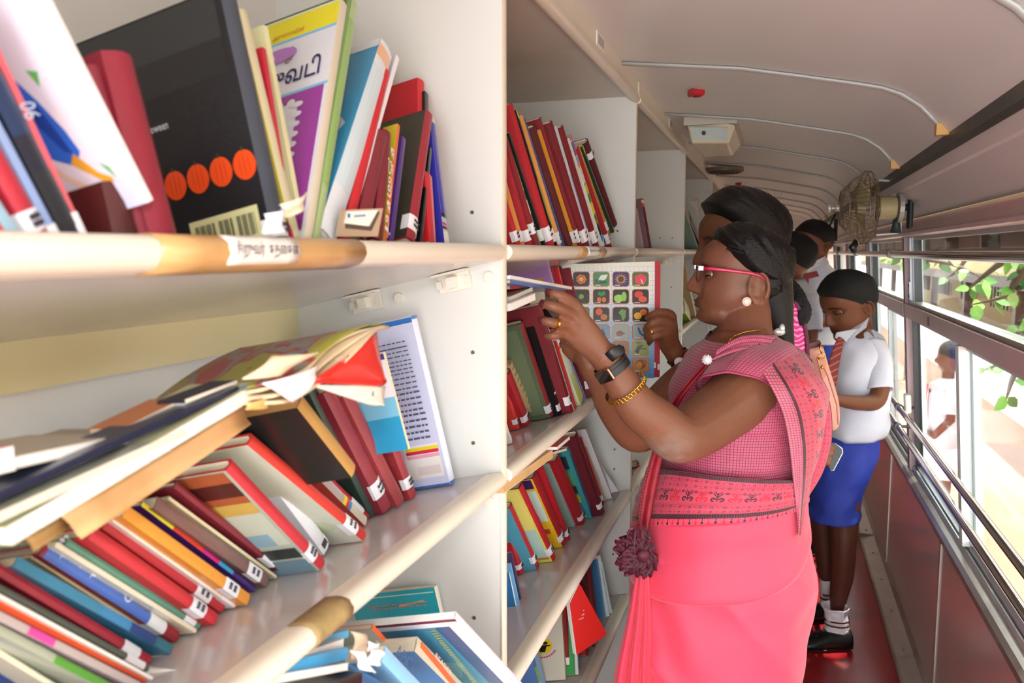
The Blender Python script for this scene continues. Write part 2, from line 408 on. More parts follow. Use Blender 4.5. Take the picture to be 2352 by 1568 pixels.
for i, (ya, yb) in enumerate(zip(pil, pil[1:])):
    root = bpy.data.objects.new('window_%d' % (i + 1), None); root.location = (.5, ya, .6); link(root); root['kind'] = 'structure'
    a, b = ya + .028, yb - .028
    # outer aluminium frame with two tracks
    mb = MB()
    for (p, q, z0, z1, t0, t1) in ((a, a + .016, .61, 1.47, .02, .06), (b - .016, b, .61, 1.47, .02, .06), (a + .018, a + .03, 1.235, 1.47, .03, .05), (b - .048, b - .022, 1.235, 1.47, .012, .05),
                                   (b - .078, b - .054, 1.235, 1.47, .018, .05), (a, b, .61, .622, .02, .06), (a, b, 1.462, 1.474, .02, .06)):
        s_ = slab(p, q, z0, z1, t0, t1, alu_pale, ''); mb.add(s_.v, s_.f)
    mb.make('window_frame', alu_pale, root)
    # rubber gasket lines
    mb = MB()
    for (p, q, z0, z1, t0, t1) in ((b - .088, b - .080, 1.235, 1.462, .02, .045), (a + .016, a + .020, .622, 1.18, .03, .055), (b - .028, b - .018, .622, 1.18, .018, .055)):
        s_ = slab(p, q, z0, z1, t0, t1, alu_pale, ''); mb.add(s_.v, s_.f)
    mb.make('gasket', black_p, root)
    mb = slab(a, b, 1.180, 1.228, -.004, .05, mauve, ''); mid = mb.make('middle_rail', mauve, root)
    mb = slab(a, b, 1.228, 1.240, .008, .05, mauve, ''); mb.make('rail_track', alu, mid)
    mb = MB(); s_ = slab(lerp(a, b, .75) - .01, lerp(a, b, .75) + .01, 1.190, 1.218, -.006, -.003, mauve, ''); mb.add(s_.v, s_.f); mb.make('rail_joint', mat('groove_dark', '#5e4a4a', .6), mid)
    # upper fixed pane, lower two sliding panes
    mb = slab(a + .016, b - .085, 1.24, 1.462, .034, .037, glass, ''); mb.make('pane', glass, root)
    if i != 1:
        c = lerp(a, b, .5)
    else: c = b - .90
    for nm, (p, q, t) in (('near', (a + .02, c + .02, .028)), ('far', (c - .02, b - .03, .046))):
        mb = slab(p + .02, q - .02, .64, 1.165, t, t + .003, glass, ''); mb.make('pane', glass, root)
        mb = MB()
        for (u, v, z0, z1) in ((p, p + .022, .62, 1.18), (q - .022, q, .62, 1.18), (p, q, .62, .642), (p, q, 1.16, 1.18)):
            s_ = slab(u, v, z0, z1, t - .006, t + .008, alu_pale, ''); mb.add(s_.v, s_.f)
        mb.make('sash_frame', alu_pale, root)
    if i == 1:
        # the round-edged white stile that shows between the sashes
        mb = slab(c - .03, c + .012, .625, 1.17, .004, .022, alu_pale, ''); mb.make('stile', mat('white_stile', '#eef0ee', .4), root)
        mb = slab(c + .012, c + .020, .625, 1.17, .012, .05, alu_pale, ''); mb.make('gasket', black_p, root)
        for k in (1.262, 1.30):
            pass
        mb = slab(b - .046, b - .026, 1.245, 1.31, .008, .012, alu_pale, ''); cp = mb.make('corner_plate', alu_pale, root)
        mb = MB()
        for z in (1.258, 1.296): mb.tube([(wx(z) + .006, b - .036, z), (wx(z) + .010, b - .036, z)], .006, 10)
        mb.make('screw', mat('dark_screw', '#4c4540', .5), cp, smooth=True)
    # grey strip with pale panels behind the handrail
    mb = slab(a + .02, b - .09, 1.418, 1.464, .05, .056, mauve, ''); vl = mb.make('header_strip', mat('grey_strip', '#6d726e', .7, var=.15), root)
    n = 4; mb = MB()
    for k in range(n):
        u = lerp(a + .06, b - .16, (k + .5) / n); L = (b - a) / n * .5
        s_ = slab(u - L / 2, u + L / 2, 1.428, 1.466, .046, .05, mauve, ''); mb.add(s_.v, s_.f)
    mb.make('pale_panel', mat('pink_patch', '#d9c3bb', .7), vl)
# white switch box on the pillar
r0 = onX(2110, 935, wx(.86) - .01)
mb = MB(); bx = V((wx(.86) - .012, 3.33, .86)); mb.box((-.006, -.028, -.034), (.014, .028, .036), ax=(bx, V((1, 0, .07)).normalized(), V((0, 1, 0)), V((-.07, 0, 1)).normalized()))
o = mb.make('latch_box', mat('ivory_plastic', '#f1f0e4', .35)); bv = o.modifiers.new('b', 'BEVEL'); bv.width = .006; bv.segments = 3
tag(o, 'small ivory plastic box fixed on window pillar above the lower rails', 'box')

# handrails
def rail(name, x, z, r, label, clamps, x2=None, z2=None, ya=Y0 + .1, yb=7.9):
    t = thing(name, (x, ya, z), label, 'rail', 'lower window guard rails' if name == 'guard_rail' else None)
    mb = MB(); mb.tube([(x, ya, z), (x, yb, z2 or z)], r, 16, cap=True); autosmooth(mb.make('tube', chrome, t))
    for y in clamps:
        mb = MB(); mb.tube([(x, y - .016, z), (x, y + .016, z)], r * 1.35, 16); mb.tube([(x, y, z), (x + .05, y, z)], r * .55, 10)
        autosmooth(mb.make('clamp', mat('clamp_grey', '#57565a', .35, metal=.4), t))
    return t
rail('handrail', .395, 1.411, .0115, 'polished steel handrail running just under the window header beam', [.9, 3.36, 4.8, 6.2, 7.6])
rail('guard_rail', .448, .838, .0105, 'upper of two steel guard rails across the lower windows', [1.22, 3.37, 4.77, 6.17])
rail('guard_rail', .448, .765, .0105, 'lower of two steel guard rails, close above the window sill', [1.22, 3.37, 4.77, 6.17])
# ------------------------------------------------------------------ bookcases
XF = -.335
PY = [.016, 1.016, 2.018, 3.10, 4.353, 5.573, 6.80]      # the upright panels
AL = math.radians(12.8)                                   # shelves tip back so that books stay put
E3 = V((-math.cos(AL), 0, -math.sin(AL)))                 # towards the back along a shelf
E2 = V((-math.sin(AL), 0, math.cos(AL)))                  # square to a shelf, upwards
SHZ = [1.421, 1.126, .823, .553, .28]
SD = .325
bays = ['nearest', 'second', 'third', 'fourth', 'fifth', 'farthest']
def shelf_front(bay, k):
    """top front point heights at both ends (the nearest bay's shelves sag a little)"""
    z = SHZ[k] + .0095
    return z
hole_m = mat('hole_dark', '#5b554c', .7)
for bi in range(6):
    ya, yb = PY[bi], PY[bi + 1]
    root = thing('bookcase', (-.5, ya, 0), '%s bay of the cream bookcase running along the left side of the bus' % bays[bi], 'bookcase', 'bookcase bays')
    for y in ([ya, yb] if bi == 0 else [yb]):
        mb = MB(); mb.box((-.655, y - .016, .0), (XF - .0005, y, 1.835)); mb.make('side_panel', white_pan, root)
        mb = MB(); mb.prism([(XF - .001, y - .0175, 0), (XF + .0005, y - .0175, 0), (XF + .002, y - .013, 0), (XF + .002, y - .003, 0), (XF + .0005, y + .0015, 0), (XF - .001, y + .0015, 0)], V((0, 0, 1.822 if y < 1.1 else 1.815)))
        autosmooth(mb.make('edge_band', nosing_m, root))
    mb = MB(); mb.box((-.664, ya, .1), (-.654, yb - .016, 1.835)); mb.make('back_panel', white_pan, root)
    mb = MB(); mb.box((-.654, ya, 1.786), (XF, yb - .016, 1.80)); mb.make('top_board', mat('top_laminate', '#cdc6ba', .4, var=.05, dirt='#a3967f', ds=3), root)
    # cornice board with rounded lower edge
    pr = [(XF - .012, 1.835), (XF - .012, 1.790), (XF - .014, 1.782), (XF - .010, 1.774), (XF + .000, 1.770), (XF + .008, 1.773), (XF + .010, 1.781), (XF + .006, 1.788), (XF + .004, 1.800), (XF + .004, 1.835)]
    mb = MB(); mb.prism([(x, ya + .001, z) for x, z in pr], V((0, yb - ya - .019, 0))); o = recalc(mb.make('cornice', nosing_m, root)); autosmooth(o, 50)
    if bi >= 1:
        mb = MB(); yy = lerp(ya, yb, .55); mb.box((XF + .004, yy - .035, 1.795), (XF + .0055, yy + .035, 1.826)); lb = mb.make('notice_sticker', mat('paper_white', '#efece4', .6), o)
        mb = MB(); mb.box((XF + .0055, yy - .026, 1.801), (XF + .006, yy + .026, 1.817)); mb.make('printed_panel', mat('notice_tint', '#bdb6ae', .6), lb)
    for k, z in enumerate(SHZ):
        # shelf board and its rolled nosing; profile in the E3/E2 plane
        o3 = V((XF + .004, 0, z)); q = lambda d, h: o3 + E3 * d + E2 * h
        y0, y1 = ya + .0015, yb - .0165
        prf = [q(.008, .0095), q(SD, .0095), q(SD, -.0095), q(.008, -.0095)]
        mb = MB(); mb.prism([p + V((0, y0, 0)) for p in prf], V((0, y1 - y0, 0))); sh = recalc(mb.make('shelf', shelf_top, root))
        prf = [q(.009 - .0 + .0105 * -math.sin(a) * 1.25, .0105 * math.cos(a)) for a in [math.pi * t / 8 for t in range(9)]] + [q(.022, -.0098), q(.022, -.0095), q(.008, -.009), q(.008, .009), q(.022, .0095), q(.022, .0100)]
        mb = MB(); mb.prism([p + V((0, y0 + .001, 0)) for p in prf], V((0, y1 - y0 - .008, 0)))
        nz = recalc(mb.make('nosing', nosing_m, sh)); autosmooth(nz, 50)
        # rear batten hanging under the shelf
        mb = MB(); zz = q(SD, 0).z; mb.box((-.654, y0, zz - .052), (-.634, y1, zz + .004)); mb.make('batten', mat('yellowed_batten', '#d6cc9f', .45, var=.08, vs=5), sh)
        # white support brackets under the far end
        for d in (.075, .205):
            c0 = q(d, -.0095) + V((0, y1, 0)); ax = (c0, E3, V((0, -1, 0)), E2)
            mb = MB(); mb.box((-.022, .0005, -.026), (.022, .004, -.001), ax=ax); mb.box((-.024, .004, -.004), (.024, .020, -.001), ax=ax); mb.box((-.006, .004, -.022), (.006, .018, -.008), ax=ax)
            mb.box((-.024, .005, -.020), (-.016, .008, -.010), ax=ax); mb.box((.016, .005, -.020), (.024, .008, -.010), ax=ax)
            br = mb.make('shelf_bracket', mat('bracket_white', '#e9e4d8', .3), sh)
            mb = MB(); cc = c0 - E2 * .006 + E3 * -.048; mb.tube([cc + V((0, .0, 0)) - E2 * .012, cc + V((0, -.004, 0)) - E2 * .012], .0065, 12); autosmooth(mb.make('screw_cap', mat('bracket_white', '#e9e4d8', .3), br))
    # unused peg holes in the side panel
    mb = MB()
    for z in (1.29, 1.47, 1.17, .93, .88, .66):
        for x in (-.375,) if bi < 2 else (-.375, -.42): mb.tube([(x, yb - .0155, z), (x, yb - .0172, z)], .0026, 8)
    mb.make('peg_hole', hole_m, root, kind='stuff') if 0 else mb.make('peg_holes', hole_m, root)

# shelf labels and packing tape on the nosings
tape = mat('brown_tape', '#c39a63', .3, var=.25, vs=30, spec=.7)
oldtape = mat('torn_tape', '#a98f5e', .7, var=.45, vs=45, dirt='#5b4a38', ds=30, dt=.5)
paper = mat('paper_white', '#efece4', .6)
def nose_wrap(name, k, ya, yb, m, a0=-.15, a1=1.15, off=.0006, cat=None, label=None, inn=.02):
    """thin strip stuck round the nosing of shelf k between two Y values"""
    z = SHZ[k]; o3 = V((XF + .004, 0, z)); q = lambda d, h: o3 + E3 * d + E2 * h
    pts = []; n = 10
    for i in range(n + 1):
        a = math.pi * i / n
        r = .0105 + off
        pts.append(q(.009 - r * math.sin(a) * 1.25, r * math.cos(a)))
    pts = [q(inn, .0105 + off)] * (a0 < 0) + pts[(0 if a0 < 0 else 2):(n + 1 if a1 > 1 else n - 1)] + [q(inn, -.0105 - off)] * (a1 > 1)
    mb = MB(); ny = 6; vs = []
    for p in pts:
        for j in range(ny + 1):
            y = lerp(ya, yb, j / ny); jit = (.0007 * math.sin(p.z * 900 + j)) if j in (0, ny) else 0
            vs.append(p + V((0, y + jit, 0)))
    fs = [(i * (ny + 1) + j, (i + 1) * (ny + 1) + j, (i + 1) * (ny + 1) + j + 1, i * (ny + 1) + j + 1) for i in range(len(pts) - 1) for j in range(ny)]
    o = mk(name, vs, fs, m, None, smooth=True)
    s_ = o.modifiers.new('s', 'SOLIDIFY'); s_.thickness = .0003; s_.offset = 1
    if label: tag(o, label, cat)
    return o
def noseY(px, k): return onX(px, 580, XF + .012).y
def nose_text(s, k, ya, yb, size=.01, col='#3a2c44', parent=None):
    o = text(None, s, V((0, 0, 0)), (1, 0, 0), (0, 0, 1), width=yb - ya, size=size, col=col, th=0); c0 = V((XF + .004, 0, SHZ[k])); r = .0105 + .0021
    wl = o.location.copy()
    for v in o.data.vertices:
        g = v.co + wl; a = math.pi / 2 - (g.z - size * .38) / (r * 1.1); v.co = c0 + E3 * (.009 - r * math.sin(a) * 1.25) + E2 * (r * math.cos(a)) + V((0, ya + g.x, 0)) - wloc(parent)
    o.location = (0, 0, 0); o.parent = parent; return o
y = [noseY(x, 0) for x in (385, 537, 697, 850)]
t = nose_wrap('brown_tape', 0, y[0], y[3], tape, off=.0004, cat='tape', label='strip of brown packing tape wrapped round the nearest top shelf edge')
t = nose_wrap('shelf_label', 0, y[1], y[2], paper, a0=0, a1=.9, off=.0012, cat='label', label='white paper label with purple handwriting taped on the nearest shelf edge')
nose_text('சிறுவர்  கதைகள்', 0, y[1] + .005, y[2] - .003, size=.0115, parent=t)
ys = [noseY(x, 0) for x in (1337, 1355, 1383, 1398)]
nose_wrap('brown_tape', 0, ys[0], ys[3], tape, off=.0004, cat='tape', label='brown packing tape round the edge of the second bay top shelf')
t = nose_wrap('shelf_label', 0, ys[1], ys[2], paper, a0=0, a1=.9, off=.0012, cat='label', label='small white label taped on the second bay top shelf edge')
nose_text('சிறுவர் கதை', 0, ys[1] + .004, ys[2] - .004, size=.008, parent=t)
a = onX(640, 1520, XF + .01).y; b = onX(815, 1370, XF + .01).y
nose_wrap('torn_tape', 1, onX(705, 1470, XF).y, b, oldtape, off=.0004, cat='tape', label='dirty torn remains of tape on the nearest lower shelf edge')

# ------------------------------------------------------------------ books
cloth = mat('book_cloth', None, .5, var=.1, vs=40, bump=.15, bs=400, coat=.15)
gloss = mat('printed_cover', None, .28, var=.07, vs=18, coat=.25)
pagem = mat('page_edges', '#e3d8bf', .75, var=.16, vs=60, stretch=(1, 9, 1))
pagew = mat('page_edges_white', '#efeee9', .7, var=.08, vs=60)
paget = mat('page_edges_tan', '#c9a26a', .8, var=.22, vs=40, stretch=(1, 6, 1), dirt='#7a5630', ds=14)
stick = mat('sticker_paper', None, .5, var=.04)
printm = mat('cover_print', None, .32, var=.05, coat=.2)
BOOKS = []
CNT = {}
def book(base, e1, e2, e3, h, th, w, spine, near=None, far=None, kind='hard', pages=None, stk=None, desc='', where='', prints=None, group=None, title=None, sprint=None, fore=False, words=None):
    """one book: e1 thickness, e2 height, e3 spine to fore-edge; base = middle of the spine foot"""
    near = near or spine; far = far or near
    hard = kind == 'hard'
    bt = .0024 if hard else .0007
    bt = min(bt, th * .3)
    label = desc
    root = thing('book', base, label, 'book', group)
    W = lambda x, y, z: base + e1 * x + e2 * y + e3 * z
    bul = min(.22 * th, .006) if hard else min(.08 * th, .002)
    na = 4 if th > .008 else 2
    arc = [(-th / 2 + th * t / na, -bul * math.sin(math.pi * t / na)) for t in range(na + 1)]
    inn = [(x * (1 - 2 * bt / th), z + bt) for x, z in arc]
    pr = [(-th / 2, w)] + arc + [(th / 2, w), (th / 2 - bt, w)] + inn[::-1] + [(-th / 2 + bt, w)]
    n = len(pr); vs = [W(x, 0, z) for x, z in pr] + [W(x, h, z) for x, z in pr]
    fs = []; cs = []
    for i in range(n):
        j = (i + 1) % n; fs.append((i, j, j + n, i + n))
        if i == 0: cs.append(near)
        elif i <= na: cs.append(spine)
        elif i == na + 1: cs.append(far)
        else: cs.append('#e8e0d0')
    # end caps as quads following the board thickness
    m_ = na + 3      # first index of the inner run
    outer = list(range(0, na + 3)); inner = [n - 1] + list(range(n - 2, m_ - 1 - 0, -1))
    inner = [n - 1] + list(range(n - 2, n - 2 - (na + 1), -1)) + [na + 3]
    for k in range(len(outer) - 1):
        a, b, c, d = outer[k], outer[k + 1], inner[k + 1], inner[k]
        fs.append((a, d, c, b)); fs.append((a + n, b + n, c + n, d + n)); cs += [spine, spine]
    o = mk('cover', vs, fs, cloth if hard else gloss, root, cols=cs)
    recalc(o); autosmooth(o, 35)
    e = .003 if hard else .0
    x0 = th / 2 - bt; z0 = .001 + bt * .5; z1 = w - (e + .0005)
    mb = MB(); mb.box((-x0, e, z0), (x0, h - e, z1), ax=(base, e1, e2, e3))
    mb.make('pages', pages or pagem, root)
    if stk:
        f0, f1, wr = stk if isinstance(stk, tuple) else (.035, .13, .5)
        if isinstance(stk, (int, float)): f0, f1, wr = stk, stk + .10, .5
        hh0, hh1 = f0 * h, min(f1 * h, f0 * h + .028); ex = .0005; ww = min(.012, w * .3) * wr
        pp = [(-th / 2 - ex, ww)] + [(x * (1 + 2 * ex / th), z - ex) for x, z in arc] + [(th / 2 + ex, ww)]
        vs = [W(x, hh0, z) for x, z in pp] + [W(x, hh1, z) for x, z in pp]; q = len(pp)
        fs = [(i, i + 1, i + 1 + q, i + q) for i in range(q - 1)]
        so_ = mk('spine_label', vs, fs, stick, root, cols=['#eeeef2'] * len(fs))
        so_.modifiers.new('s', 'SOLIDIFY').thickness = .0003
        # short inked marks on the label
        mb = MB()
        for r_ in range(2):
            yy = lerp(hh0, hh1, .32 + .33 * r_); xx = th * .3
            for u in range(3):
                a_ = lerp(-xx, xx, u / 3 + .05); b_ = lerp(-xx, xx, u / 3 + .26)
                mb.box((a_, yy - .0014, -bul - ex - .0012), (b_, yy + .0016, -bul - ex - .0004), ax=(base, e1, e2, e3))
        if th > .009: mb.make('inked_mark', mat('ink_3a3444', '#3a3444', .6), so_)
    if prints:
        face(root, base, e1, e2, e3, h, th, w, prints)
    for (s_, u0, u1, v, sz, c) in (words or []):
        text(root, s_, base - e1 * (th / 2 + .0012) + e3 * (u0 * w) + e2 * (v * h), -e3, e2, width=abs(u1 - u0) * w, size=sz, col=c, bold=.012)
    if sprint:
        mb = MB()
        for (f0, f1, c) in sprint:
            pp = [(x, z - .0003) for x, z in arc]; q = len(pp)
            mb.add([W(x, f0 * h, z) for x, z in pp] + [W(x, f1 * h, z) for x, z in pp], [(i, i + 1, i + 1 + q, i + q) for i in range(q - 1)], c)
        mb.make('spine_print', printm, root, col=True)
    if title:
        s_, f0, f1, c, sz = title
        text(root, s_, W(sz * .35, lerp(0, h, f1), -bul - .0002), -e2, e1, width=(f1 - f0) * h, size=sz, col=c, name='spine_title')
    return root
def face(root, base, e1, e2, e3, h, th, w, prints, side=-1):
    """flat printed shapes on the near cover: (colour, [(u,v)...]) with u from spine, v from foot"""
    mb = MB(); k = 0
    for c, pts in prints:
        k += 1; x = side * (th / 2 + .00025 + .00006 * k)
        mb.add([base + e1 * x + e2 * (v * h) + e3 * (u * w) for u, v in pts], [tuple(range(len(pts)))], c)
    return mb.make('cover_print', printm, root, col=True)
def circ(u, v, ru, rv, n=14, a0=0, a1=2 * math.pi): return [(u + ru * math.cos(lerp(a0, a1, i / n)), v + rv * math.sin(lerp(a0, a1, i / n))) for i in range(n)]
def rect(u0, v0, u1, v1): return [(u0, v0), (u1, v0), (u1, v1), (u0, v1)]
def lines(u0, v0, u1, v1, n, c, seed=1, hgt=.4):
    """ragged rows of small print"""
    r = random.Random(seed); out = []
    for i in range(n):
        v = lerp(v1, v0, i / max(n - 1, 1)); u = u0
        dv = (v1 - v0) / max(n, 1) * hgt / 2
        end = u1 - (u1 - u0) * r.random() * .25
        while u < end:
            l = (u1 - u0) * r.uniform(.05, .14); out.append((c, rect(u, v - dv, min(u + l, u1), v + dv))); u += l + (u1 - u0) * .025
    return out
class Shelf:
    def __init__(s, k, ox, oy, sc, where, inset=None, bay=None):
        bay = 0 if 'nearest' in where else 1 if 'second bay' in where else None
        s.bay_hi = PY[bay + 1] if bay is not None else None
        s.k = k; s.ox, s.oy, s.sc = ox, oy, sc; s.where = where; s.inset = inset; s.n = {}
        s.p0 = V((XF + .004, 0, SHZ[k])) + E2 * .0105
    def px(s, x, y): return (s.ox + x / s.sc, s.oy + y / s.sc)
    def put(s, bx, by, tx, ty, th, w, spine, near=None, kind='hard', inset=None, free=False, dx=0, hmax=.34, **k):
        b, t = s.px(bx, by), s.px(tx, ty)
        ins = inset if inset is not None else s.inset
        nrm = -E3
        if free:
            base = onPl(b[0], b[1], s.p0 + E3 * free, nrm)
        else:
            if ins is None:
                base = onPl(b[0], b[1], s.p0, E2)
                d = (base - s.p0).dot(E3); d = max(.012, min(d, SD - w * .5)); 
            else: d = ins
            base = onPl(b[0], b[1], s.p0 + E3 * d, nrm)
        top = onPl(t[0], t[1], base, nrm)
        if not free:
            base = base - E2 * (base - s.p0).dot(E2)
        e2 = (top - base); h = e2.length; e2.normalize()
        if h > hmax: h = hmax
        e1 = E3.cross(e2)
        if e1.y < 0: e1 = -e1
        dep = (base - CAM).dot(FW); dep2 = ((base + e2 * h * .5) - CAM).dot(FW)
        thm = th / s.sc * (dep * .6 + dep2 * .4) / F * .94
        # how much of the thickness direction shows in the picture
        q0 = base + e2 * h * .4; q1 = q0 + e1 * .01
        def pj(p): v = p - CAM; d_ = v.dot(FW); return (CX + F * v.dot(RT) / d_, CY - F * v.dot(UP) / d_)
        a_, b_ = pj(q0), pj(q1); vdir = pj(q0 + e2 * .05); lx, ly = vdir[0] - a_[0], vdir[1] - a_[1]; ll = math.hypot(lx, ly)
        per = abs((b_[0] - a_[0]) * ly - (b_[1] - a_[1]) * lx) / ll
        thh = (th / s.sc) * abs(ly) / ll            # th is measured along the picture's rows
        thm = max(.002, .01 * thh / max(per, 1e-3) * .93)
        thm = min(thm, (th / s.sc) * dep / F * 1.5)
        tilt_ = abs(e2.y)
        if not free: base = base + E2 * (thm / 2 * tilt_ + .0006)
        lim = None
        for y_ in PY:
            if base.y < y_ + .02 and s.bay_hi is None: break
        if s.bay_hi:
            hi = max(base.y, top.y) + thm / 2 * max(.3, abs(e2.z)) - (s.bay_hi - .019)
            if hi > 0: base.y -= hi; top.y -= hi
        e2 = top - base; h = min(e2.length, hmax); e2.normalize(); e1 = E3.cross(e2)
        if e1.y < 0: e1 = -e1
        k.setdefault('group', 'books in the ' + s.where)
        return book(base, e1, e2, E3.copy(), h, thm, w, spine, near, kind=kind, **k)
MRN = '#7b1722'; MR2 = '#8e1c26'; RED = '#b8202a'; RD2 = '#a61e28'; DMR = '#5a1820'; BRT = '#d3342f'
def nm(c): return c
# ---- second bay, top shelf (children's readers leaning away to the left)
S = Shelf(0, 1150, 220, 3.92, 'second bay top shelf', inset=.02)
A_ = 'on the second bay top shelf'
S.put(150, 1290, -120, 420, 60, .20, RED, stk=.05, desc='bright red hardback, first at the panel ' + A_)
S.put(200, 1285, -60, 400, 28, .20, '#e79a4f', kind='soft', stk=.05, desc='thin peach paperback beside the first red hardback ' + A_)
S.put(258, 1290, -20, 330, 58, .20, RD2, stk=.05, desc='red hardback with square white label left of green comic ' + A_)
S.put(322, 1300, 45, 380, 55, .21, MR2, stk=(.12, .22, .5), desc='maroon hardback whose white label sits higher than others ' + A_)
S.put(352, 1310, 40, 330, 22, .21, '#4fa35a', kind='soft', desc='green comic with pale lettering leaning on black booklet ' + A_, sprint=[(.5, .8, '#9fd28f'), (.3, .42, '#e9efe4')])
S.put(398, 1315, 75, 330, 34, .21, '#1b1b1e', kind='soft', stk=.06, desc='black thin booklet between green comic and wide red hardback ' + A_)
S.put(455, 1320, 80, 75, 75, .22, RED, stk=.045, desc='wide bright red hardback, tallest ' + A_)
S.put(505, 1325, 140, 125, 24, .21, '#1c1d1c', kind='soft', stk=.045, desc='thin black booklet with lime green top ' + A_, sprint=[(.94, 1.0, '#b6d234'), (.2, .5, '#86a335')])
S.put(548, 1335, 190, 170, 38, .21, '#eba557', kind='soft', desc='peach orange booklet with blue foot ' + A_, stk=(.03, .12, .5), sprint=[(0, .055, '#2a6fb8')])
S.put(575, 1340, 215, 200, 18, .20, '#3d5b8e', kind='soft', desc='thin dull blue booklet beside the dark maroon hardback ' + A_)
S.put(625, 1345, 285, 275, 80, .22, DMR, desc='very dark maroon thick hardback without label ' + A_)
S.put(685, 1345, 352, 305, 36, .21, '#e6a02c', kind='soft', stk=.045, desc='amber yellow booklet between two maroon hardbacks ' + A_)
S.put(722, 1350, 350, 200, 34, .22, '#86202a', stk=.045, desc='maroon hardback with frayed cover just right of amber booklet ' + A_)
S.put(778, 1355, 440, 235, 72, .22, MRN, stk=.045, desc='broad maroon hardback left of the white and blue booklet ' + A_)
S.put(822, 1360, 500, 268, 26, .21, '#d9dde6', kind='soft', stk=.06, desc='slim white and light blue booklet between broad maroon hardbacks ' + A_, sprint=[(0, .62, '#8ea6cf')])
S.put(870, 1362, 543, 275, 58, .22, MRN, stk=.045, desc='maroon hardback left of the picture spine reader ' + A_)
S.put(938, 1366, 625, 362, 70, .21, '#e8e4da', kind='soft', stk=(.02, .06, .4), desc='picture spine reader with meadow, sky and purple bands ' + A_,
      sprint=[(.0, .12, '#3f9fd6'), (.12, .22, '#141414'), (.22, .26, '#b08c2c'), (.26, .31, '#3d7a34'), (.31, .42, '#f0df1e'), (.42, .5, '#3d8f3a'), (.5, .58, '#d9d92c'), (.58, .60, '#89b558'), (.74, .78, '#e8842c'), (.78, .83, '#7fb6de'), (.84, .9, '#8b3a76'), (.9, .96, '#6a55a6'), (.97, 1, '#e05ea0')])
S.put(992, 1366, 690, 470, 34, .21, RD2, stk=.05, desc='narrow red booklet right of the picture spine reader ' + A_)
S.put(985, 1240, 700, 445, 32, .2, '#d98c3c', kind='soft', stk=.06, free=.021, desc='orange booklet with pale foot near the right end ' + A_, sprint=[(0, .12, '#39643a')])
S.put(1020, 1215, 735, 445, 30, .2, '#26402c', kind='soft', free=.022, desc='dark green booklet with lime top near the right end ' + A_, sprint=[(.92, 1, '#bcd02c')])
S.put(1030, 1155, 768, 405, 62, .21, DMR, free=.02, stk=(.82, .89, .5), desc='maroon hardback with white label near its top, rightmost ' + A_)

# ---- second bay, second shelf
S = Shelf(1, 1150, 590, 3.646, 'second bay second shelf'); A_ = 'on the second bay second shelf'
S.put(95, 1560, -20, 1180, 24, .18, '#e9e7e0', kind='soft', stk=.05, desc='thin white booklet half hidden by the upright panel ' + A_)
S.put(150, 1440, 30, 1020, 38, .18, '#d13a30', stk=(.1, .2, .5), desc='small bright red hardback near the upright panel ' + A_)
S.put(232, 1410, 60, 960, 74, .19, RD2, stk=(.08, .19, .5), desc='red hardback with big white label near the upright panel ' + A_)
S.put(300, 1360, 85, 880, 50, .19, '#c9b285', kind='soft', pages=paget, desc='coverless brown booklet with striped glued back ' + A_, sprint=[(.1 * i, .1 * i + .035, '#9c7f52') for i in range(10)])
S.put(355, 1325, 125, 700, 66, .2, RED, stk=(.16, .24, .4), desc='shiny red hardback right of the striped brown booklet ' + A_)
S.put(428, 1340, 168, 545, 62, .17, '#8f2a2a', near='#5d6a4e', stk=(.05, .13, .5), desc='brick red hardback with mossy picture on its side ' + A_, prints=[('#6f7f62', rect(.05, .05, .98, .95)), ('#8fb08c', circ(.4, .55, .2, .12)), ('#1c2b33', rect(.3, .2, .6, .4)), ('#c08c4a', circ(.7, .7, .1, .08))])
S.put(515, 1315, 258, 430, 84, .12, '#151517', near='#101012', kind='soft', stk=(.04, .10, .3), desc='black exercise book with lime index tabs ' + A_, sprint=[(.85, .86, '#e8e8ea'), (.2, .22, '#e8e8ea')])
S.put(598, 1300, 322, 395, 44, .21, '#7d1f28', stk=(.07, .15, .6), desc='maroon hardback between black exercise book and white comics ' + A_)
S.put(618, 1290, 390, 560, 14, .2, '#cfe3ee', kind='soft', desc='thin pale blue comic behind the white page booklet ' + A_)
S.put(640, 1290, 440, 600, 14, .2, '#d13a30', kind='soft', desc='thin red edged comic left of the price list booklet ' + A_)
S.put(700, 1300, 470, 640, 100, .2, '#dfe3c9', kind='soft', desc='pale booklet with yellow green gradient back and small print ' + A_,
      sprint=[(0, .10, '#e8dc4a'), (.10, .22, '#d6d86a'), (.22, .45, '#c9d68a'), (.84, .88, '#d8636a'), (.88, 1, '#e6e3ec')])
S.put(795, 1305, 560, 95, 76, .21, '#7a1c26', stk=(.06, .12, .6), desc='thick maroon hardback with low white label, rightmost ' + A_)
S.put(735, 1305, 520, 700, 40, .2, '#6f86c4', kind='soft', desc='blue edged booklet behind the wrist, beside rightmost hardback ' + A_)
S.put(700, 420, 600, 95, 60, .2, '#c02632', free=.03, desc='tall red book with its top right beside the fingers ' + A_)
S.put(770, 640, 650, 135, 40, .2, '#a51f2b', free=.05, desc='darker red book between hand and picture chart ' + A_)
S.put(560, 400, 480, 80, 36, .2, '#d42c3c', kind='soft', free=.02, desc='scarlet booklet with cream edge above the fingertips ' + A_)
S.put(470, 260, 415, 65, 40, .2, '#8a1c2c', near='#caa6d6', free=.02, desc='maroon book with lilac bordered wooden picture cover ' + A_, prints=[('#b88ac9', rect(.02, .05, .98, .97)), ('#c99a5c', rect(.1, .05, .9, .6))])

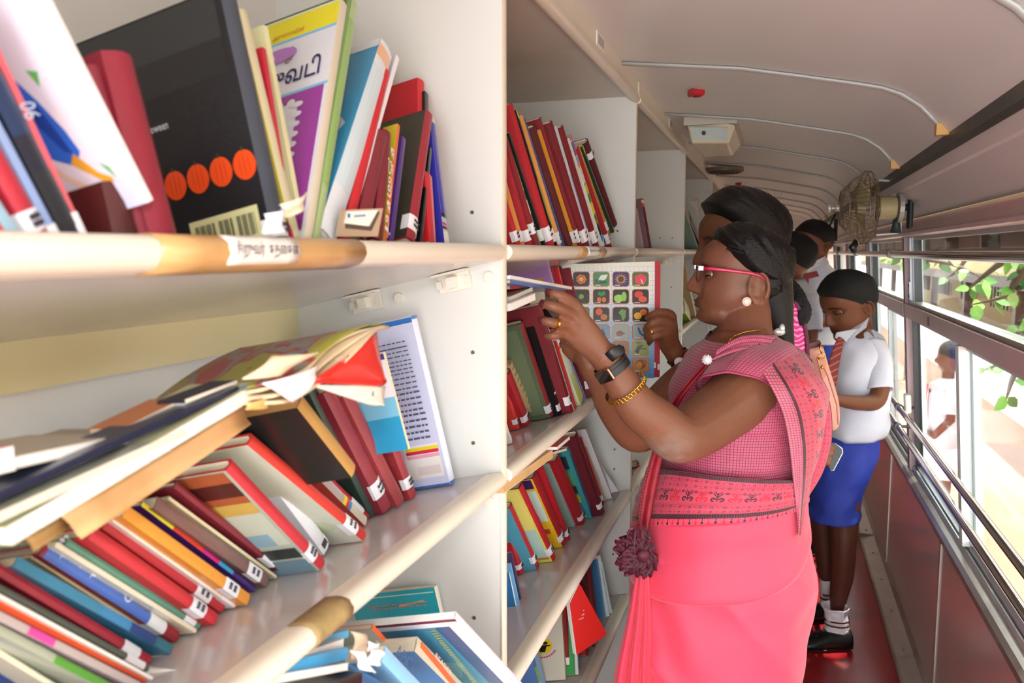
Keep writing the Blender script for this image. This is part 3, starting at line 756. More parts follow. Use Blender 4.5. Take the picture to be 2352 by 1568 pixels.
def lying(A, B, th, w, col, X=None, tilt=.08, kind='soft', near=None, pages=None, fore=True, desc='', up=.0, **k):
    """a book or magazine lying on its side: A, B picture ends of its front edge, on the plane x = X"""
    X = XF - .01 if X is None else X
    a = onX(A[0], A[1], X); b = onX(B[0], B[1], X); e2 = b - a; h = e2.length; e2.normalize()
    e3 = V((-math.cos(tilt), 0, -math.sin(tilt))); e3 = (e3 - e2 * e3.dot(e2)).normalized()
    e1 = e2.cross(e3)
    if e1.z < 0: e1 = -e1
    k.setdefault('group', 'books lying over the ' + ('nearest bay' if 'nearest' in desc else 'second bay') + ' rows')
    if fore:      # fore-edge towards the aisle
        return book(a + e3 * w, -e1, e2, -e3, h, th, w, col, far=near or col, near=near or col, kind=kind, pages=pages, desc=desc, **k)
    return book(a, -e1, e2, e3, h, th, w, col, far=near or col, near=near or col, kind=kind, pages=pages, desc=desc, **k)
z1 = lambda x, y: (1150 + x / 3.646, 590 + y / 3.646)
Q_ = 'lying on the second bay second shelf books'
lying(z1(84, 420), z1(292, 332), .010, .16, '#f0efe9', X=XF - .0, near='#e9e5dc', pages=pagew, desc='thick white notebook ' + Q_)
lying(z1(84, 395), z1(285, 318), .004, .17, '#3c3a86', X=XF - .004, fore=False, desc='indigo booklet directly above the thick white notebook ' + Q_)
lying(z1(84, 350), z1(270, 268), .006, .15, '#ddd6c0', X=XF - .01, desc='cream paged booklet under the grey magazines ' + Q_)
lying(z1(84, 250), z1(300, 232), .007, .15, '#c33a2e', X=XF - .02, fore=False, desc='short red booklet high in the pile ' + Q_)
lying(z1(84, 205), z1(545, 268), .005, .15, '#5a79bd', X=XF + .0, fore=False, desc='blue magazine sloping down to the fingers ' + Q_)
lying(z1(84, 168), z1(600, 262), .005, .17, '#c9cbd0', X=XF + .004, pages=pagew, desc='long grey magazine topmost in the pile ' + Q_)
S.put(345, 500, 300, 250, 38, .15, '#3fa9dc', kind='soft', free=.0, desc='cyan spined booklet standing under the fingertips ' + A_, sprint=[(.9, 1, '#dfe8ea')])
S.put(520, 520, 375, 330, 150, .03, '#141416', kind='soft', free=.006, desc='black booklet with chalk white letters held under the fingers ' + A_)

# ---- second bay, third shelf
S = Shelf(2, 1150, 960, 4.61, 'second bay third shelf'); A_ = 'on the second bay third shelf'
S.put(130, 1640, -20, 1150, 50, .18, RED, stk=.06, desc='bright red hardback partly behind the upright panel ' + A_)
S.put(230, 1640, 70, 1130, 70, .18, RED, stk=.1, desc='shiny red hardback with green wedge beside it ' + A_)
S.put(275, 1600, 160, 1330, 24, .18, '#4f9a4a', kind='soft', desc='small green booklet wedged between red hardbacks ' + A_)
S.put(318, 1575, 95, 980, 40, .18, '#a9252c', stk=(.1, .22, .5), desc='brick red hardback with crooked cream label ' + A_)
S.put(395, 1590, 100, 920, 64, .19, '#b32830', near='#56a7c0', stk=(.1, .2, .5), desc='red hardback with torn blue picture strip on its side ' + A_)
S.put(565, 1500, 200, 700, 84, .21, RED, near='#e8dc66', stk=(.08, .17, .5), desc='red hardback with yellow tree and water picture cover ' + A_,
      prints=[('#efe27a', rect(.02, .45, .99, .98)), ('#bcd9cf', rect(.02, .06, .99, .46)), ('#4d7a3c', circ(.82, .8, .1, .06)), ('#3f6a35', circ(.8, .55, .12, .05)), ('#6d8a58', rect(.4, .44, .99, .5)), ('#c87f3c', rect(.02, .04, .99, .07)), ('#e7e08c', circ(.35, .62, .2, .08)), ('#4a6a3a', circ(.3, .47, .15, .03))])
S.put(672, 1345, 345, 590, 96, .21, RD2, near='#f2c324', stk=(.07, .15, .6), desc='broad red hardback with purple and yellow bus cover ' + A_,
      prints=[('#d9e6e2', rect(.02, .4, .99, .86)), ('#3c1f6a', rect(.02, .87, .99, .99)), ('#f2b92c', rect(.02, .84, .99, .87)), ('#e2552a', rect(.1, .28, .75, .5)), ('#2c2a35', rect(.2, .34, .35, .45)), ('#2c2a35', rect(.45, .34, .6, .45)), ('#f0c020', rect(.02, .02, .99, .24)), ('#c9412c', rect(.05, .22, .8, .29))])
S.put(728, 1290, 430, 505, 54, .21, RED, stk=(.06, .13, .5), desc='red hardback just right of the bus cover book ' + A_)
S.put(800, 1130, 520, 430, 90, .2, '#aba7c4', near='#9fb6a8', kind='soft', desc='lilac grey booklet with vertical lettering ' + A_, prints=[('#4d9a6a', rect(.1, .6, .9, .95)), ('#191c22', circ(.3, .7, .1, .05))],
      title=('C O M M O N', .42, .8, '#6c6a8c', .016))
S.put(880, 1110, 590, 405, 92, .21, '#a92028', stk=(.06, .12, .5), desc='broad red hardback between lilac booklet and animal picture book ' + A_)
S.put(985, 1035, 720, 270, 110, .21, '#3c5d9c', near='#3f9aa0', kind='soft', desc='blue picture book with photo squares of animals ' + A_,
      sprint=[(.55, .98, '#5d93b2'), (0, .1, '#3c478f'), (.15, .9, '#4a7fae'), (.3, .7, '#6aa7bb')], prints=[('#2c3b3a', rect(.05, .72, .7, .9)), ('#5aa96a', rect(.05, .5, .7, .68)), ('#4a2c22', rect(.05, .38, .7, .48)), ('#c9bf4a', rect(.05, .24, .7, .35)), ('#3fa0d0', rect(.05, .08, .7, .22)), ('#ece34a', rect(.05, .03, .3, .05))])
S.put(1085, 1015, 790, 165, 74, .22, '#651a24', stk=(.08, .14, .5), desc='dark maroon hardback right of the animal picture book ' + A_)
S.put(1095, 905, 850, 200, 22, .2, '#c12631', stk=(.05, .13, .5), desc='thin red booklet beside the dark maroon hardback ' + A_)
S.put(1120, 870, 880, 190, 40, .2, '#bdb3a2', kind='soft', desc='faded floral booklet next to the penguin card ' + A_, sprint=[(.1, .2, '#cfae a6'.replace(' ', '')), (.3, .45, '#a9a58e'), (.6, .75, '#c9b9b0')])
S.put(1185, 850, 900, 110, 10, .16, '#3a3b38', kind='soft', near='#e9e8ea', desc='slim dark booklet standing behind the penguin card ' + A_)
# penguin card: a sheet standing in front of the last booklets
a = [S.px(*p) for p in ((930, 290), (1240, 775), (1110, 805), (960, 560))]
nP = (FW * -1 + V((.5, 0, 0))).normalized(); pc = onPl(*a[1], V((XF - .03, 1.93, .85)), V((0, 1, 0)))
pts = [onPl(x, y, pc, V((.25, .968, 0))) for x, y in a]
mb = MB(); mb.prism(pts, V((.0004, .0015, 0))); card = mb.make('picture_card', mat('card_white', '#e4e3e8', .4)); recalc(card)
tag(card, 'white picture card with two black penguins leaning on the third shelf books', 'card')
def onface(pp, off=.0006): return [onPl(*S.px(x, y), pc, V((.25, .968, 0))) - V((.25, .968, 0)) * off for x, y in pp]
mb = MB()
for poly in ([(985, 455), (1010, 460), (1045, 495), (1045, 530), (1068, 552), (1060, 572), (1035, 575), (1040, 545), (1015, 520), (995, 490)], [(1055, 650), (1085, 670), (1112, 712), (1090, 720), (1115, 790), (1100, 795), (1080, 740), (1065, 700)]):
    mb.add(onface(poly), [tuple(range(len(poly)))], '#17181c')
mb.add(onface([(1005, 470), (1030, 500), (1035, 528), (1018, 515)], .0009), [(0, 1, 2, 3)], '#3fa0b0')
mb.add(onface([(1045, 555), (1060, 560), (1050, 570)], .0009), [(0, 1, 2)], '#b8506a')
mb.make('penguin_print', printm, card, col=True)
z2 = lambda x, y: (1150 + x / 4.61, 960 + y / 4.61)
Q_ = 'lying over the second bay third shelf books'
lying(z2(40, 745), z2(555, 375), .012, .15, '#c99d6c', X=XF + .004, near='#d0a878', pages=paget, desc='tan coverless magazine with pink corner ' + Q_)
lying(z2(600, 320), z2(735, 205), .006, .16, '#c8382f', X=XF - .01, pages=pagew, desc='small red booklet with white edge ' + Q_)
lying(z2(560, 370), z2(700, 330), .004, .14, '#2b3330', X=XF - .02, desc='dark booklet with a blue globe picture ' + Q_)

# ---- second bay, fourth shelf
S = Shelf(3, 1150, 1240, 4.78, 'second bay fourth shelf'); A_ = 'on the second bay fourth shelf'
S.put(255, 1610, 160, 1300, 34, .18, '#cfc6df', kind='soft', desc='lilac booklet at the left end ' + A_)
S.put(325, 1600, 230, 1260, 44, .18, '#c42a35', desc='short red hardback left of the magazines ' + A_)
S.put(372, 1590, 280, 1250, 24, .2, '#f2f1ee', kind='soft', desc='thin white magazine beside the short red hardback ' + A_)
S.put(445, 1590, 330, 1160, 74, .2, '#5f83c6', kind='soft', desc='blue and green magazine with pink title ' + A_, sprint=[(.1, .5, '#9fcf6a'), (.0, .1, '#e6e6ee')], title=('ANNUAL DAY', .3, .85, '#b8509a', .014))
S.put(500, 1580, 400, 1200, 26, .2, '#8da6c6', kind='soft', desc='grey blue booklet leaning on the cream yellow circle book ' + A_)
S.put(722, 1545, 665, 640, 30, .21, '#c9a98a', near='#dad6c4', kind='soft', desc='big cream book with yellow hatted circle emblem ' + A_,
      prints=[('#f0cf2c', circ(.22, .42, .105, .10, 24)), ('#17150f', circ(.25, .455, .028, .02)), ('#17150f', circ(.19, .455, .028, .02)), ('#17150f', [(.31, .43), (.13, .43), (.145, .415), (.29, .415)]), ('#17150f', [(.265, .415), (.175, .415), (.195, .345), (.245, .345)])]
      + [('#cc3f86', circ(.22 + .145 * math.cos(a_), .42 + .14 * math.sin(a_), .012, .012, 6)) for a_ in [math.pi + .5 + .19 * i for i in range(17)]] + [('#2c2622', circ(.22 + .14 * math.cos(a_), .42 + .135 * math.sin(a_), .012, .006, 6)) for a_ in [.9 + .24 * i for i in range(5)]])
S.put(775, 1500, 715, 700, 50, .2, MR2, stk=(.14, .24, .5), desc='maroon hardback between the cream book and green booklet ' + A_)
S.put(822, 1500, 770, 615, 50, .2, '#3fa858', kind='soft', desc='bright green booklet standing beside tilted red book ' + A_)
S.put(862, 1490, 830, 900, 30, .2, '#dfe0da', kind='soft', desc='small white and blue booklet right of the green one ' + A_, sprint=[(.1, .5, '#6fb0dc')])
S.put(950, 1290, 880, 500, 70, .19, '#8a1f2c', desc='maroon hardback hidden low behind the tilted red book ' + A_)
S.put(1020, 1180, 905, 350, 60, .2, '#641a24', desc='dark maroon hardback behind the tilted red book ' + A_)
S.put(1075, 1110, 965, 230, 60, .2, '#7a1d28', desc='glossy maroon hardback left of the blue booklet ' + A_)
S.put(1150, 870, 1062, 212, 74, .2, '#4a86b8', kind='soft', desc='blue board booklet right of the maroon hardbacks ' + A_)
S.put(1195, 840, 1090, 165, 24, .2, '#dfe6e6', kind='soft', desc='white booklet edged sky blue behind blue board booklet ' + A_, sprint=[(.3, .8, '#a6d0e2')])
S.put(1225, 800, 1112, 230, 20, .19, '#cfe0dc', kind='soft', desc='pale aqua booklet, rightmost ' + A_)
# red book turned so its cover faces out
pc = onPl(*S.px(1000, 800), V((XF - .0, 1.50, .55)), V((0, 1, 0))); pc = onX(*S.px(900, 900), XF - .0)
nq = V((.72, -.69, .1)).normalized()
pc = P(*S.px(940, 900), ((onX(*S.px(835, 1250), XF - .01)) - CAM).dot(FW))
cor = [(868, 478), (1150, 1000), (1162, 1020), (1158, 1042), (838, 1262), (760, 700)]
pts = [onPl(*S.px(*c), pc, nq) for c in cor]
mb = MB(); mb.prism(pts, -nq * .002, '#cf2a26'); mb.prism([p - nq * .0021 + (pts[2] - p) * -.0 for p in pts], -nq * .010, '#e9e4d6', 0)
rb = thing('book', pts[4], 'bright red board book turned cover outwards, leaning across the fourth shelf', 'book')
m1 = MB(); m1.prism(pts, -nq * .0016, '#cf2a26'); recalc(m1.make('cover', gloss, rb, col=True))
cn = sum(pts, V()) / len(pts)
m1 = MB(); m1.prism([cn + (p - cn) * 1.012 - nq * .0017 for p in pts], -nq * .012, '#e6dfd0'); recalc(m1.make('pages', pagew, rb))
xd = (pts[1] - pts[4]); yd = V((0, 0, 1)); xd = nq.cross(V((0, 0, 1))) * -1
for i, (s_, wd, y_) in enumerate((('ம', 14, 780), ('பெ', 26, 828), ('கவிதை', 60, 880))):
    o_ = onPl(*S.px(905 - wd * .9 + (10 if i < 2 else 0), y_), pc, nq); o2 = onPl(*S.px(905 - wd * .9 + wd + (10 if i < 2 else 0), y_ - wd * .42), pc, nq)
    text(rb, s_, o_ + nq * .0003, o2 - o_, nq.cross(o2 - o_), width=(o2 - o_).length, col='#f4e9e4')
# blue/white magazines far left, seen past the upright
lz = lambda x, y: S.px(x, y)
S.put(215, 950, 95, 350, 20, .2, '#e9e6df', near='#2f7ab4', kind='soft', inset=.03, desc='flat blue and cream magazine curling beside the upright panel ' + 'on the second bay third shelf', prints=[('#e6dfcc', rect(0, .0, 1, .28)), ('#2f78b4', rect(0, .28, 1, 1))], free=.02)
S.put(262, 960, 110, 250, 22, .2, '#6fa9d6', kind='soft', desc='sky blue magazine bent at the foot on the second bay third shelf', free=.015)
S.put(290, 950, 120, 130, 22, .2, '#4a4468', kind='soft', desc='frayed dark violet magazine on the second bay third shelf', free=.02)
# ---- nearest bay, top shelf: pixel positions straight from the photograph
S = Shelf(0, 0, 0, 1, 'nearest bay top shelf', inset=.03); A_ = 'on the nearest top shelf'
S.put(8, 540, -190, 300, 34, .16, '#d9503c', kind='soft', desc='orange red booklet at the left edge ' + A_)
S.put(38, 540, -170, 230, 34, .17, '#9dc3d6', kind='soft', desc='pale aqua booklet beside the orange red one ' + A_)
S.put(92, 540, -130, 150, 52, .18, '#b5283a', stk=(.04, .17, .6), desc='thick crimson hardback with blank white label ' + A_)
S.put(130, 540, -95, 120, 22, .18, '#8fa9d8', kind='soft', stk=(.03, .09, .5), desc='periwinkle booklet between the crimson and the navy book ' + A_)
S.put(168, 540, -110, -10, 52, .2, '#1b2030', kind='soft', desc='navy black magazine with grey 06 numerals ' + A_, sprint=[(.45, .7, '#1d3358'), (.05, .3, '#20252b')], title=('06', .50, .57, '#b9c6da', .016))
S.put(195, 540, -60, 0, 15, .2, '#d9606a', kind='soft', stk=(.02, .13, 1.2), desc='thin book with pink red spine beside the girl cover ' + A_)
S.put(290, 545, 262, 420, 60, .14, '#4a1614', desc='dark brown red volumes low behind the girl cover ' + A_)
S.put(335, 545, 212, 150, 26, .18, '#8a2b3c', desc='dull maroon hardback with white page edge ' + A_, far='#e8e2d8')
S.put(375, 545, 268, 125, 72, .19, '#8f2135', kind='hard', desc='tall worn maroon hardback standing before the black cover ' + A_)
# girl cover book sits a little proud of the row
S.put(345, 462, 80, -60, 20, .20, '#f2f2f4', near='#dcdcec', kind='soft', free=.012, hmax=.30, pages=pagew, desc='white picture book with blue skirted girl on cover ' + A_,
      prints=[('#cfd3ee', rect(.0, .0, .98, .14)), ('#e3d9e6', rect(.1, .14, .98, .5)),
              ('#2f6ad2', [(0.231, .72), (0.336, .60), (0.370, .50), (0.260, .33), (0.160, .24), (0.126, .30), (0.139, .40), (0.176, .55)]), ('#4f9fe6', [(0.260, .50), (0.353, .47), (0.294, .34), (0.244, .33)]), ('#1c46a4', [(0.189, .56), (0.231, .5), (0.176, .32), (0.151, .30)]),
              ('#4fa53c', [(0.277, .84), (0.361, .76), (0.353, .62), (0.260, .70), (0.227, .76)]), ('#35414a', [(0.244, .74), (0.353, .60), (0.357, .575), (0.235, .71)]),
              ('#e0a133', [(0.151, .30), (0.176, .26), (0.101, .15), (0.063, .13), (0.067, .155), (0.101, .19)]), ('#e6c7b4', [(0.260, .33), (0.294, .33), (0.189, .15), (0.143, .12), (0.151, .15), (0.202, .21)]),
              ('#e0a133', [(0.386, .98), (0.416, .92), (0.378, .80), (0.353, .86)]), ('#5fb45c', [(0.126, .66), (0.160, .68), (0.143, .60)]), ('#5fb45c', [(0.059, .20), (0.084, .23), (0.050, .14)]), ('#4e9a58', [(0.092, .07), (0.118, .09), (0.101, .04)])])
S.put(643, 540, 522, -20, 42, .205, '#3d4450', near='#17171b', hmax=.32, stk=(.03, .10, .8), desc='big black book with five orange pumpkins in a row ' + A_,
      prints=[('#2b2e2f', rect(.03, .82, .99, .99)), ('#1d1e20', rect(.03, .68, .99, .82))] +
      [p for i in range(5) for p in ((('#e8501e'), circ(.05 + .105 * i, .325, .050, .058, 20)), (('#c23c14'), circ(.05 + .105 * i, .325, .0025, .05, 8)), (('#c23c14'), circ(.07 + .105 * i, .325, .002, .046, 8)), ('#c23c14', circ(.03 + .105 * i, .325, .002, .046, 8)), ('#3a4a22', rect(.045 + .105 * i, .378, .053 + .105 * i, .395)))] +
      [('#d9d8a2', rect(.03, .03, .34, .165))] + [('#33342c', rect(.05 + .0088 * i, .055, .05 + .0088 * i + (.006 if i % 3 else .003), .14)) for i in range(30) if i not in (9, 10, 18, 19)], words=[('Happy Halloween', .56, .34, .55, .009, '#c9ccd4')])
BK = bpy.data.objects['book'] if False else None
S.put(672, 505, 556, 22, 22, .17, '#cfc9a4', near='#c9bd2e', kind='soft', desc='yellow covered booklet with worn cream page edge ' + A_)
S.put(690, 492, 610, 60, 12, .15, '#dfe0b0', near='#dfe0b0', kind='soft', free=.04, desc='pale folded magazine next to the yellow booklet ' + A_)
S.put(672, 545, 606, 110, 10, .15, '#b8243a', kind='soft', desc='thin crimson booklet glimpsed behind the Tamil reader ' + A_)
S.put(706, 545, 790, 6, 22, .185, '#d8cfb8', near='#dfe1ea', kind='soft', hmax=.3, desc='Tamil primer with yellow band and purple border cover ' + A_,
      prints=[('#e8df2a', rect(.0, .88, .99, .99)), ('#7ec4e6', rect(0, .868, .99, .88)), ('#7ec4e6', rect(0, .60, .99, .612)), ('#9a3a9c', rect(.02, .03, .99, .60)), ('#dcdde6', rect(.16, .06, .99, .555))] +
      [('#dcdde6', circ(.16, .08 + .042 * i, .035, .013, 8)) for i in range(12)] + [('#dcdde6', circ(.2 + .07 * i, .555, .025, .018, 8)) for i in range(11)] +
      [('#b47cc8', circ(.34, .80, .12, .035, 16)), ('#c8a6d4', circ(.44, .795, .09, .03, 14)), ('#3d9a4c', [(.45, .22), (.62, .30), (.52, .18)]), ('#3d9a4c', [(.40, .13), (.55, .15), (.50, .10)]), ('#b8405a', rect(.62, .34, .66, .42)), ('#d0506c', circ(.46, .39, .13, .055, 20)), ('#dcdde6', circ(.46, .39, .105, .043, 20))],
   words=[('அருணாவின்', .40, .20, .895, .008, '#d8842c'), ('தமிழ்', .41, .24, .775, .020, '#8a6a5c'), ('சுவடி', .40, .06, .655, .032, '#2b2350'), ('இ', .50, .40, .36, .026, '#d0506c')])
def on_near(rt_word, s_, u0, u1, v, size, col):
    o = None
    for q in COL.objects:
        if q.get('label', '').startswith(rt_word): o = q
    return o
def near_text(root, params, s_, u0, u1, v, size, col, bold=.01):
    base, e1, e2, e3, h, th, w = params
    org = base - e1 * (th / 2 + .001) + e3 * (u0 * w) + e2 * (v * h)
    return text(root, s_, org, -e3 if u1 < u0 else e3, e2, width=abs(u1 - u0) * w, size=size, col=col, bold=bold)
def params_of(label):
    for r in COL.objects:
        if r.get('label') == label: return r
S.put(712, 545, 806, -30, 12, .18, '#6f9a4c', near='#5a7a3c', kind='soft', hmax=.31, desc='olive green covered magazine behind the Tamil primer ' + A_)
S.put(722, 545, 822, -40, 20, .18, '#a9c28a', near='#3f7f52', kind='soft', hmax=.31, desc='green and cream magazine leaning past the top ' + A_, sprint=[(.2, .9, '#8fb468')])
S.put(752, 545, 903, 62, 46, .195, '#dfe6ec', near='#3f9fce', kind='soft', hmax=.3, pages=pagew, desc='blue cloud cover book with thick white spine and red star ' + A_,
      sprint=[(.9, .97, '#e8b890'), (.2, .85, '#cfe2ea')], prints=[('#d9e6ec', circ(.6, .62, .3, .1, 12)), ('#d9e6ec', circ(.35, .5, .3, .09, 12)), ('#c93a3a', [(.2, .9), (.3, .93), (.27, .88), (.34, .85)]), ('#e6edf2', rect(0, .95, 1, 1))])
S.put(785, 530, 925, 90, 12, .19, '#efeff6', near='#e1daf0', kind='soft', hmax=.3, desc='white magazine with lilac stain on its cover ' + A_, prints=[('#b796d6', circ(.3, .45, .2, .12, 10)), ('#f0eef8', rect(0, .0, 1, .3))])
S.put(790, 545, 888, 165, 22, .18, '#c9202c', desc='bright red hardback leaning right of the white magazine ' + A_)
S.put(965, 545, 966, 188, 24, .13, '#c92430', near='#c3202c', desc='red hardback tops rising behind the black cover ' + A_, inset=.055)
S.put(978, 545, 980, 214, 14, .15, '#1a1a1c', near='#141416', kind='soft', desc='plain black covered book behind the small maroon pair ' + A_, inset=.048)
S.put(822, 530, 878, 310, 32, .15, '#7e2430', desc='small plain maroon hardback right of leaning red one ' + A_)
S.put(858, 510, 888, 305, 26, .15, '#7c1f2c', desc='small maroon hardback with white handwriting on spine ' + A_, title=('கதைகள்', .08, .9, '#e8e4e4', .012))
S.put(880, 545, 916, 287, 8, .15, '#e6662c', near='#cfc02c', kind='soft', desc='yellow covered booklet with orange edge ' + A_)
S.put(895, 545, 928, 317, 12, .13, '#4c2a7c', kind='soft', desc='slim purple booklet ' + A_)
S.put(940, 545, 985, 264, 26, .16, '#9a2434', near='#3d382c', stk=(.06, .16, .7), desc='crimson spined book with dark olive cover ' + A_)
S.put(962, 545, 990, 340, 8, .15, '#161416', kind='soft', desc='thin black booklet right of the dark olive cover ' + A_)
S.put(990, 545, 984, 400, 26, .14, '#c4222e', near='#c4222e', kind='soft', desc='short red booklets pressed against the torn indigo book ' + A_)
S.put(1023, 545, 992, 268, 18, .15, '#c7bd98', near='#3434a4', kind='soft', desc='torn indigo covered book with striped foot ' + A_, sprint=[(0, .1, '#dcdcd4'), (.12, .14, '#15151a'), (.15, .17, '#b82a9c'), (.18, .2, '#86c0dc'), (.21, .24, '#15151a'), (.24, .95, '#3434a4')])
# small beige booklet in front, low
pc = onX(835, 510, XF - .012); q = lambda x, y: onPl(x, y, pc, V((1, -.35, .1)))
t = thing('book', q(835, 542), 'little beige booklet with white sticker lying low at the nearest top shelf front', 'book')
mb = MB(); mb.prism([q(792, 482), q(880, 478), q(868, 543), q(780, 543)], V((-.005, .001, 0)), '#b39a80'); recalc(mb.make('cover', gloss, t, col=True))
mb = MB(); mb.prism([q(796, 486), q(868, 482), q(845, 520), q(790, 512)], V((.0006, -.0002, 0)), '#e8e3da'); recalc(mb.make('paper_sticker', printm, t, col=True))
mb = MB(); mb.prism([q(797, 490), q(803, 490), q(803, 500), q(797, 500)], V((.0009, -.0003, 0)), '#2c78a8'); mb.prism([q(812, 494), q(838, 492), q(838, 497), q(812, 499)], V((.0009, -.0003, 0)), '#7a94b0'); mb.prism([q(793, 514), q(850, 520), q(868, 484), q(870, 490), q(852, 530), q(793, 524)], V((.0008, -.0003, 0)), '#55483e')
recalc(mb.make('sticker_print', printm, t, col=True))

# texts on the near covers
def by_label(s_):
    for o in COL.objects:
        if o.get('label') and o['label'].startswith(s_): return o
def cover_frame(root):
    """recover the frame of a book's near cover from its cover mesh"""
    return root['fr'] if 'fr' in root else None

# ---- nearest bay, second shelf
S = Shelf(1, 0, 0, 1, 'nearest bay second shelf'); A_ = 'on the nearest lower shelf'
z4 = lambda x, y: (x / 3.664, 1140 + y / 3.664); z6 = lambda x, y: (560 + x / 3.664, 1140 + y / 3.664)
z3 = lambda x, y: (x / 2.903, 700 + y / 2.903); z5 = lambda x, y: (560 + x / 2.903, 700 + y / 2.903)
def pt(b, t, th, w, spine, near=None, **k): return S.put(b[0], b[1], t[0], t[1], th, w, spine, near, **k)
pt(z4(420, 1900), z4(-400, 1330), 110, .17, '#1d3a7c', kind='soft', desc='deep blue book filling the bottom left corner ' + A_)
pt(z4(760, 1800), z4(-300, 1130), 26, .18, '#efe2c4', kind='soft', desc='cream page edged book at bottom left ' + A_)
pt(z4(1060, 1700), z4(-250, 1000), 46, .17, '#5a9a3c', near='#b9bfae', kind='soft', desc='grass green booklet with grey floral cover ' + A_, sprint=[(.5, 1, '#a7ab98')])
pt(z4(1180, 1620), z4(-250, 880), 44, .18, '#b9a9a6', near='#c9b7b9', kind='soft', desc='greyish pink booklet left of orange red spine ' + A_, sprint=[(.55, .7, '#d8489a')])
pt(z4(1235, 1560), z4(-240, 790), 40, .19, '#cc4a22', kind='soft', desc='thick orange red spined paperback near bottom left ' + A_)
pt(z4(1290, 1545), z4(-250, 700), 16, .18, '#eae6dd', kind='soft', desc='thin white book between orange red and grey green spines ' + A_)
pt(z4(1255, 1470), z4(-240, 640), 32, .18, '#5c6258', stk=(.03, .15, .4), desc='grey green hardback left of the crimson one ' + A_)
pt(z4(1270, 1410), z4(-130, 540), 46, .18, '#a82a3c', stk=(.08, .19, .6), desc='crimson hardback left of the blue gradient book ' + A_)
pt(z4(1450, 1320), z4(130, 545), 50, .18, '#3f86a8', kind='soft', desc='blue gradient book with bright cyan edge ' + A_, sprint=[(.0, .12, '#2f6f80'), (.12, .3, '#26407c'), (.3, .5, '#3f86b8')])
pt(z4(1400, 1250), z4(265, 500), 14, .17, '#cbb893', kind='soft', desc='thin tan page edge beside blue gradient book ' + A_)
pt(z4(1500, 1215), z4(350, 445), 52, .18, '#96202f', stk=(.11, .24, .6), desc='maroon hardback with pale blue titled spine panel ' + A_, sprint=[(.24, .98, '#4f72c4')], title=('சிறுவர் கதைக் களஞ்சியம்', .27, .95, '#dfe4f4', .014))
pt(z4(1655, 1150), z4(470, 400), 22, .17, '#e8dfc6', kind='soft', desc='thick cream paged book left of green spine ' + A_)
pt(z4(1685, 1110), z4(560, 380), 32, .18, '#5f9a84', stk=(.04, .13, .5), desc='sea green hardback in the lower row ' + A_)
pt(z4(1820, 1070), z4(760, 300), 52, .19, '#c9303a', stk=(.10, .22, .6), desc='bright red hardback right of the sea green one ' + A_)
pt(z4(1885, 970), z4(880, 225), 44, .19, '#bd2e38', stk=(.13, .26, .5), desc='second bright red hardback, left of the thin white booklet ' + A_)
pt(z4(1985, 935), z4(955, 190), 18, .18, '#ece6e0', kind='soft', stk=(.02, .13, .5), desc='thin white booklet between red and orange spines ' + A_)
pt(z4(2100, 905), z4(1050, 120), 46, .18, '#e59a3e', kind='soft', stk=(.10, .22, .6), desc='orange paperback with white label ' + A_)
pt(z4(2150, 800), z4(1190, 60), 16, .18, '#4a2a88', kind='soft', desc='thin booklet shading from yellow through red to violet ' + A_, sprint=[(.75, 1, '#e6d42c'), (.5, .75, '#d8402a'), (.35, .5, '#d02a80'), (.22, .35, '#3fa0d8')])
pt(z4(2260, 750), z4(1310, 50), 46, .18, '#80605a', kind='soft', stk=(.07, .2, .4), desc='brown grey worn paperback with square label ' + A_)
pt(z4(2330, 690), z4(1420, 10), 12, .17, '#e0d3ae', kind='soft', desc='ragged cream page edges beside brown worn paperback ' + A_)
pt((655, 1318), (402, 1112), 26, .18, '#7e2330', stk=(.10, .22, .5), desc='dark maroon hardback left of the landscape cover ' + A_)
pt((742, 1306), (524, 1066), 38, .17, '#c22e3a', near='#b9c2b4', stk=(.09, .19, .4), desc='shiny red hardback with ship and sunset cover ' + A_,
   prints=[('#b5603a', rect(.02, .72, .98, .99)), ('#5a2622', rect(.02, .78, .6, .9)), ('#d8b45a', rect(.02, .62, .98, .72)), ('#cfd6c4', rect(.02, .3, .98, .62)), ('#8fb3c4', rect(.1, .3, .98, .42)), ('#2b3134', rect(.02, .16, .98, .26)), ('#c8733c', rect(.3, .26, .8, .29)), ('#7391a2', rect(.02, .0, .98, .14))])
pt((752, 1270), (572, 1018), 36, .17, '#eceaf2', near='#e4e3ee', kind='soft', stk=(.02, .09, .5), desc='broad white board book between two red hardbacks ' + A_)
pt((838, 1240), (572, 1008), 38, .18, '#cf3a30', near='#d9d9c8', stk=(.08, .2, .6), desc='orange red hardback with pale green cover ' + A_, prints=[('#c9d4ae', circ(.4, .2, .35, .1, 14)), ('#e0dccb', rect(.02, .5, .98, .98))])
pt((812, 1196), (592, 1004), 20, .17, '#bd2f3a', stk=(.03, .10, .4), desc='red hardback tucked right of the orange red one ' + A_)
pt((842, 1206), (650, 1004), 26, .17, '#b7a8a4', near='#c9483f', kind='soft', desc='grey page block with yellow red blue striped foot ' + A_, sprint=[(.0, .2, '#d8cdb8'), (.2, .23, '#2f7fb8'), (.23, .26, '#c92a3c'), (.26, .3, '#e6cf2c')])
pt((848, 1190), (668, 1010), 12, .17, '#bd2a38', stk=(.08, .3, .5), desc='slim red book right of the striped foot block ' + A_)
pt((812, 1082), (688, 922), 34, .16, '#bf9354', near='#262422', kind='soft', free=.02, pages=paget, desc='black covered book with torn tan page edges ' + A_, prints=[('#201f1f', rect(0, 0, 1, 1))])
pt((858, 1184), (715, 890), 24, .18, '#2c4138', stk=None, desc='dark green hardback with worn edge ' + A_)
pt((890, 1174), (752, 890), 34, .19, '#92303c', near='#8a2a3a', stk=(.12, .24, .3), desc='glossy maroon hardback with peeling oval label ' + A_)
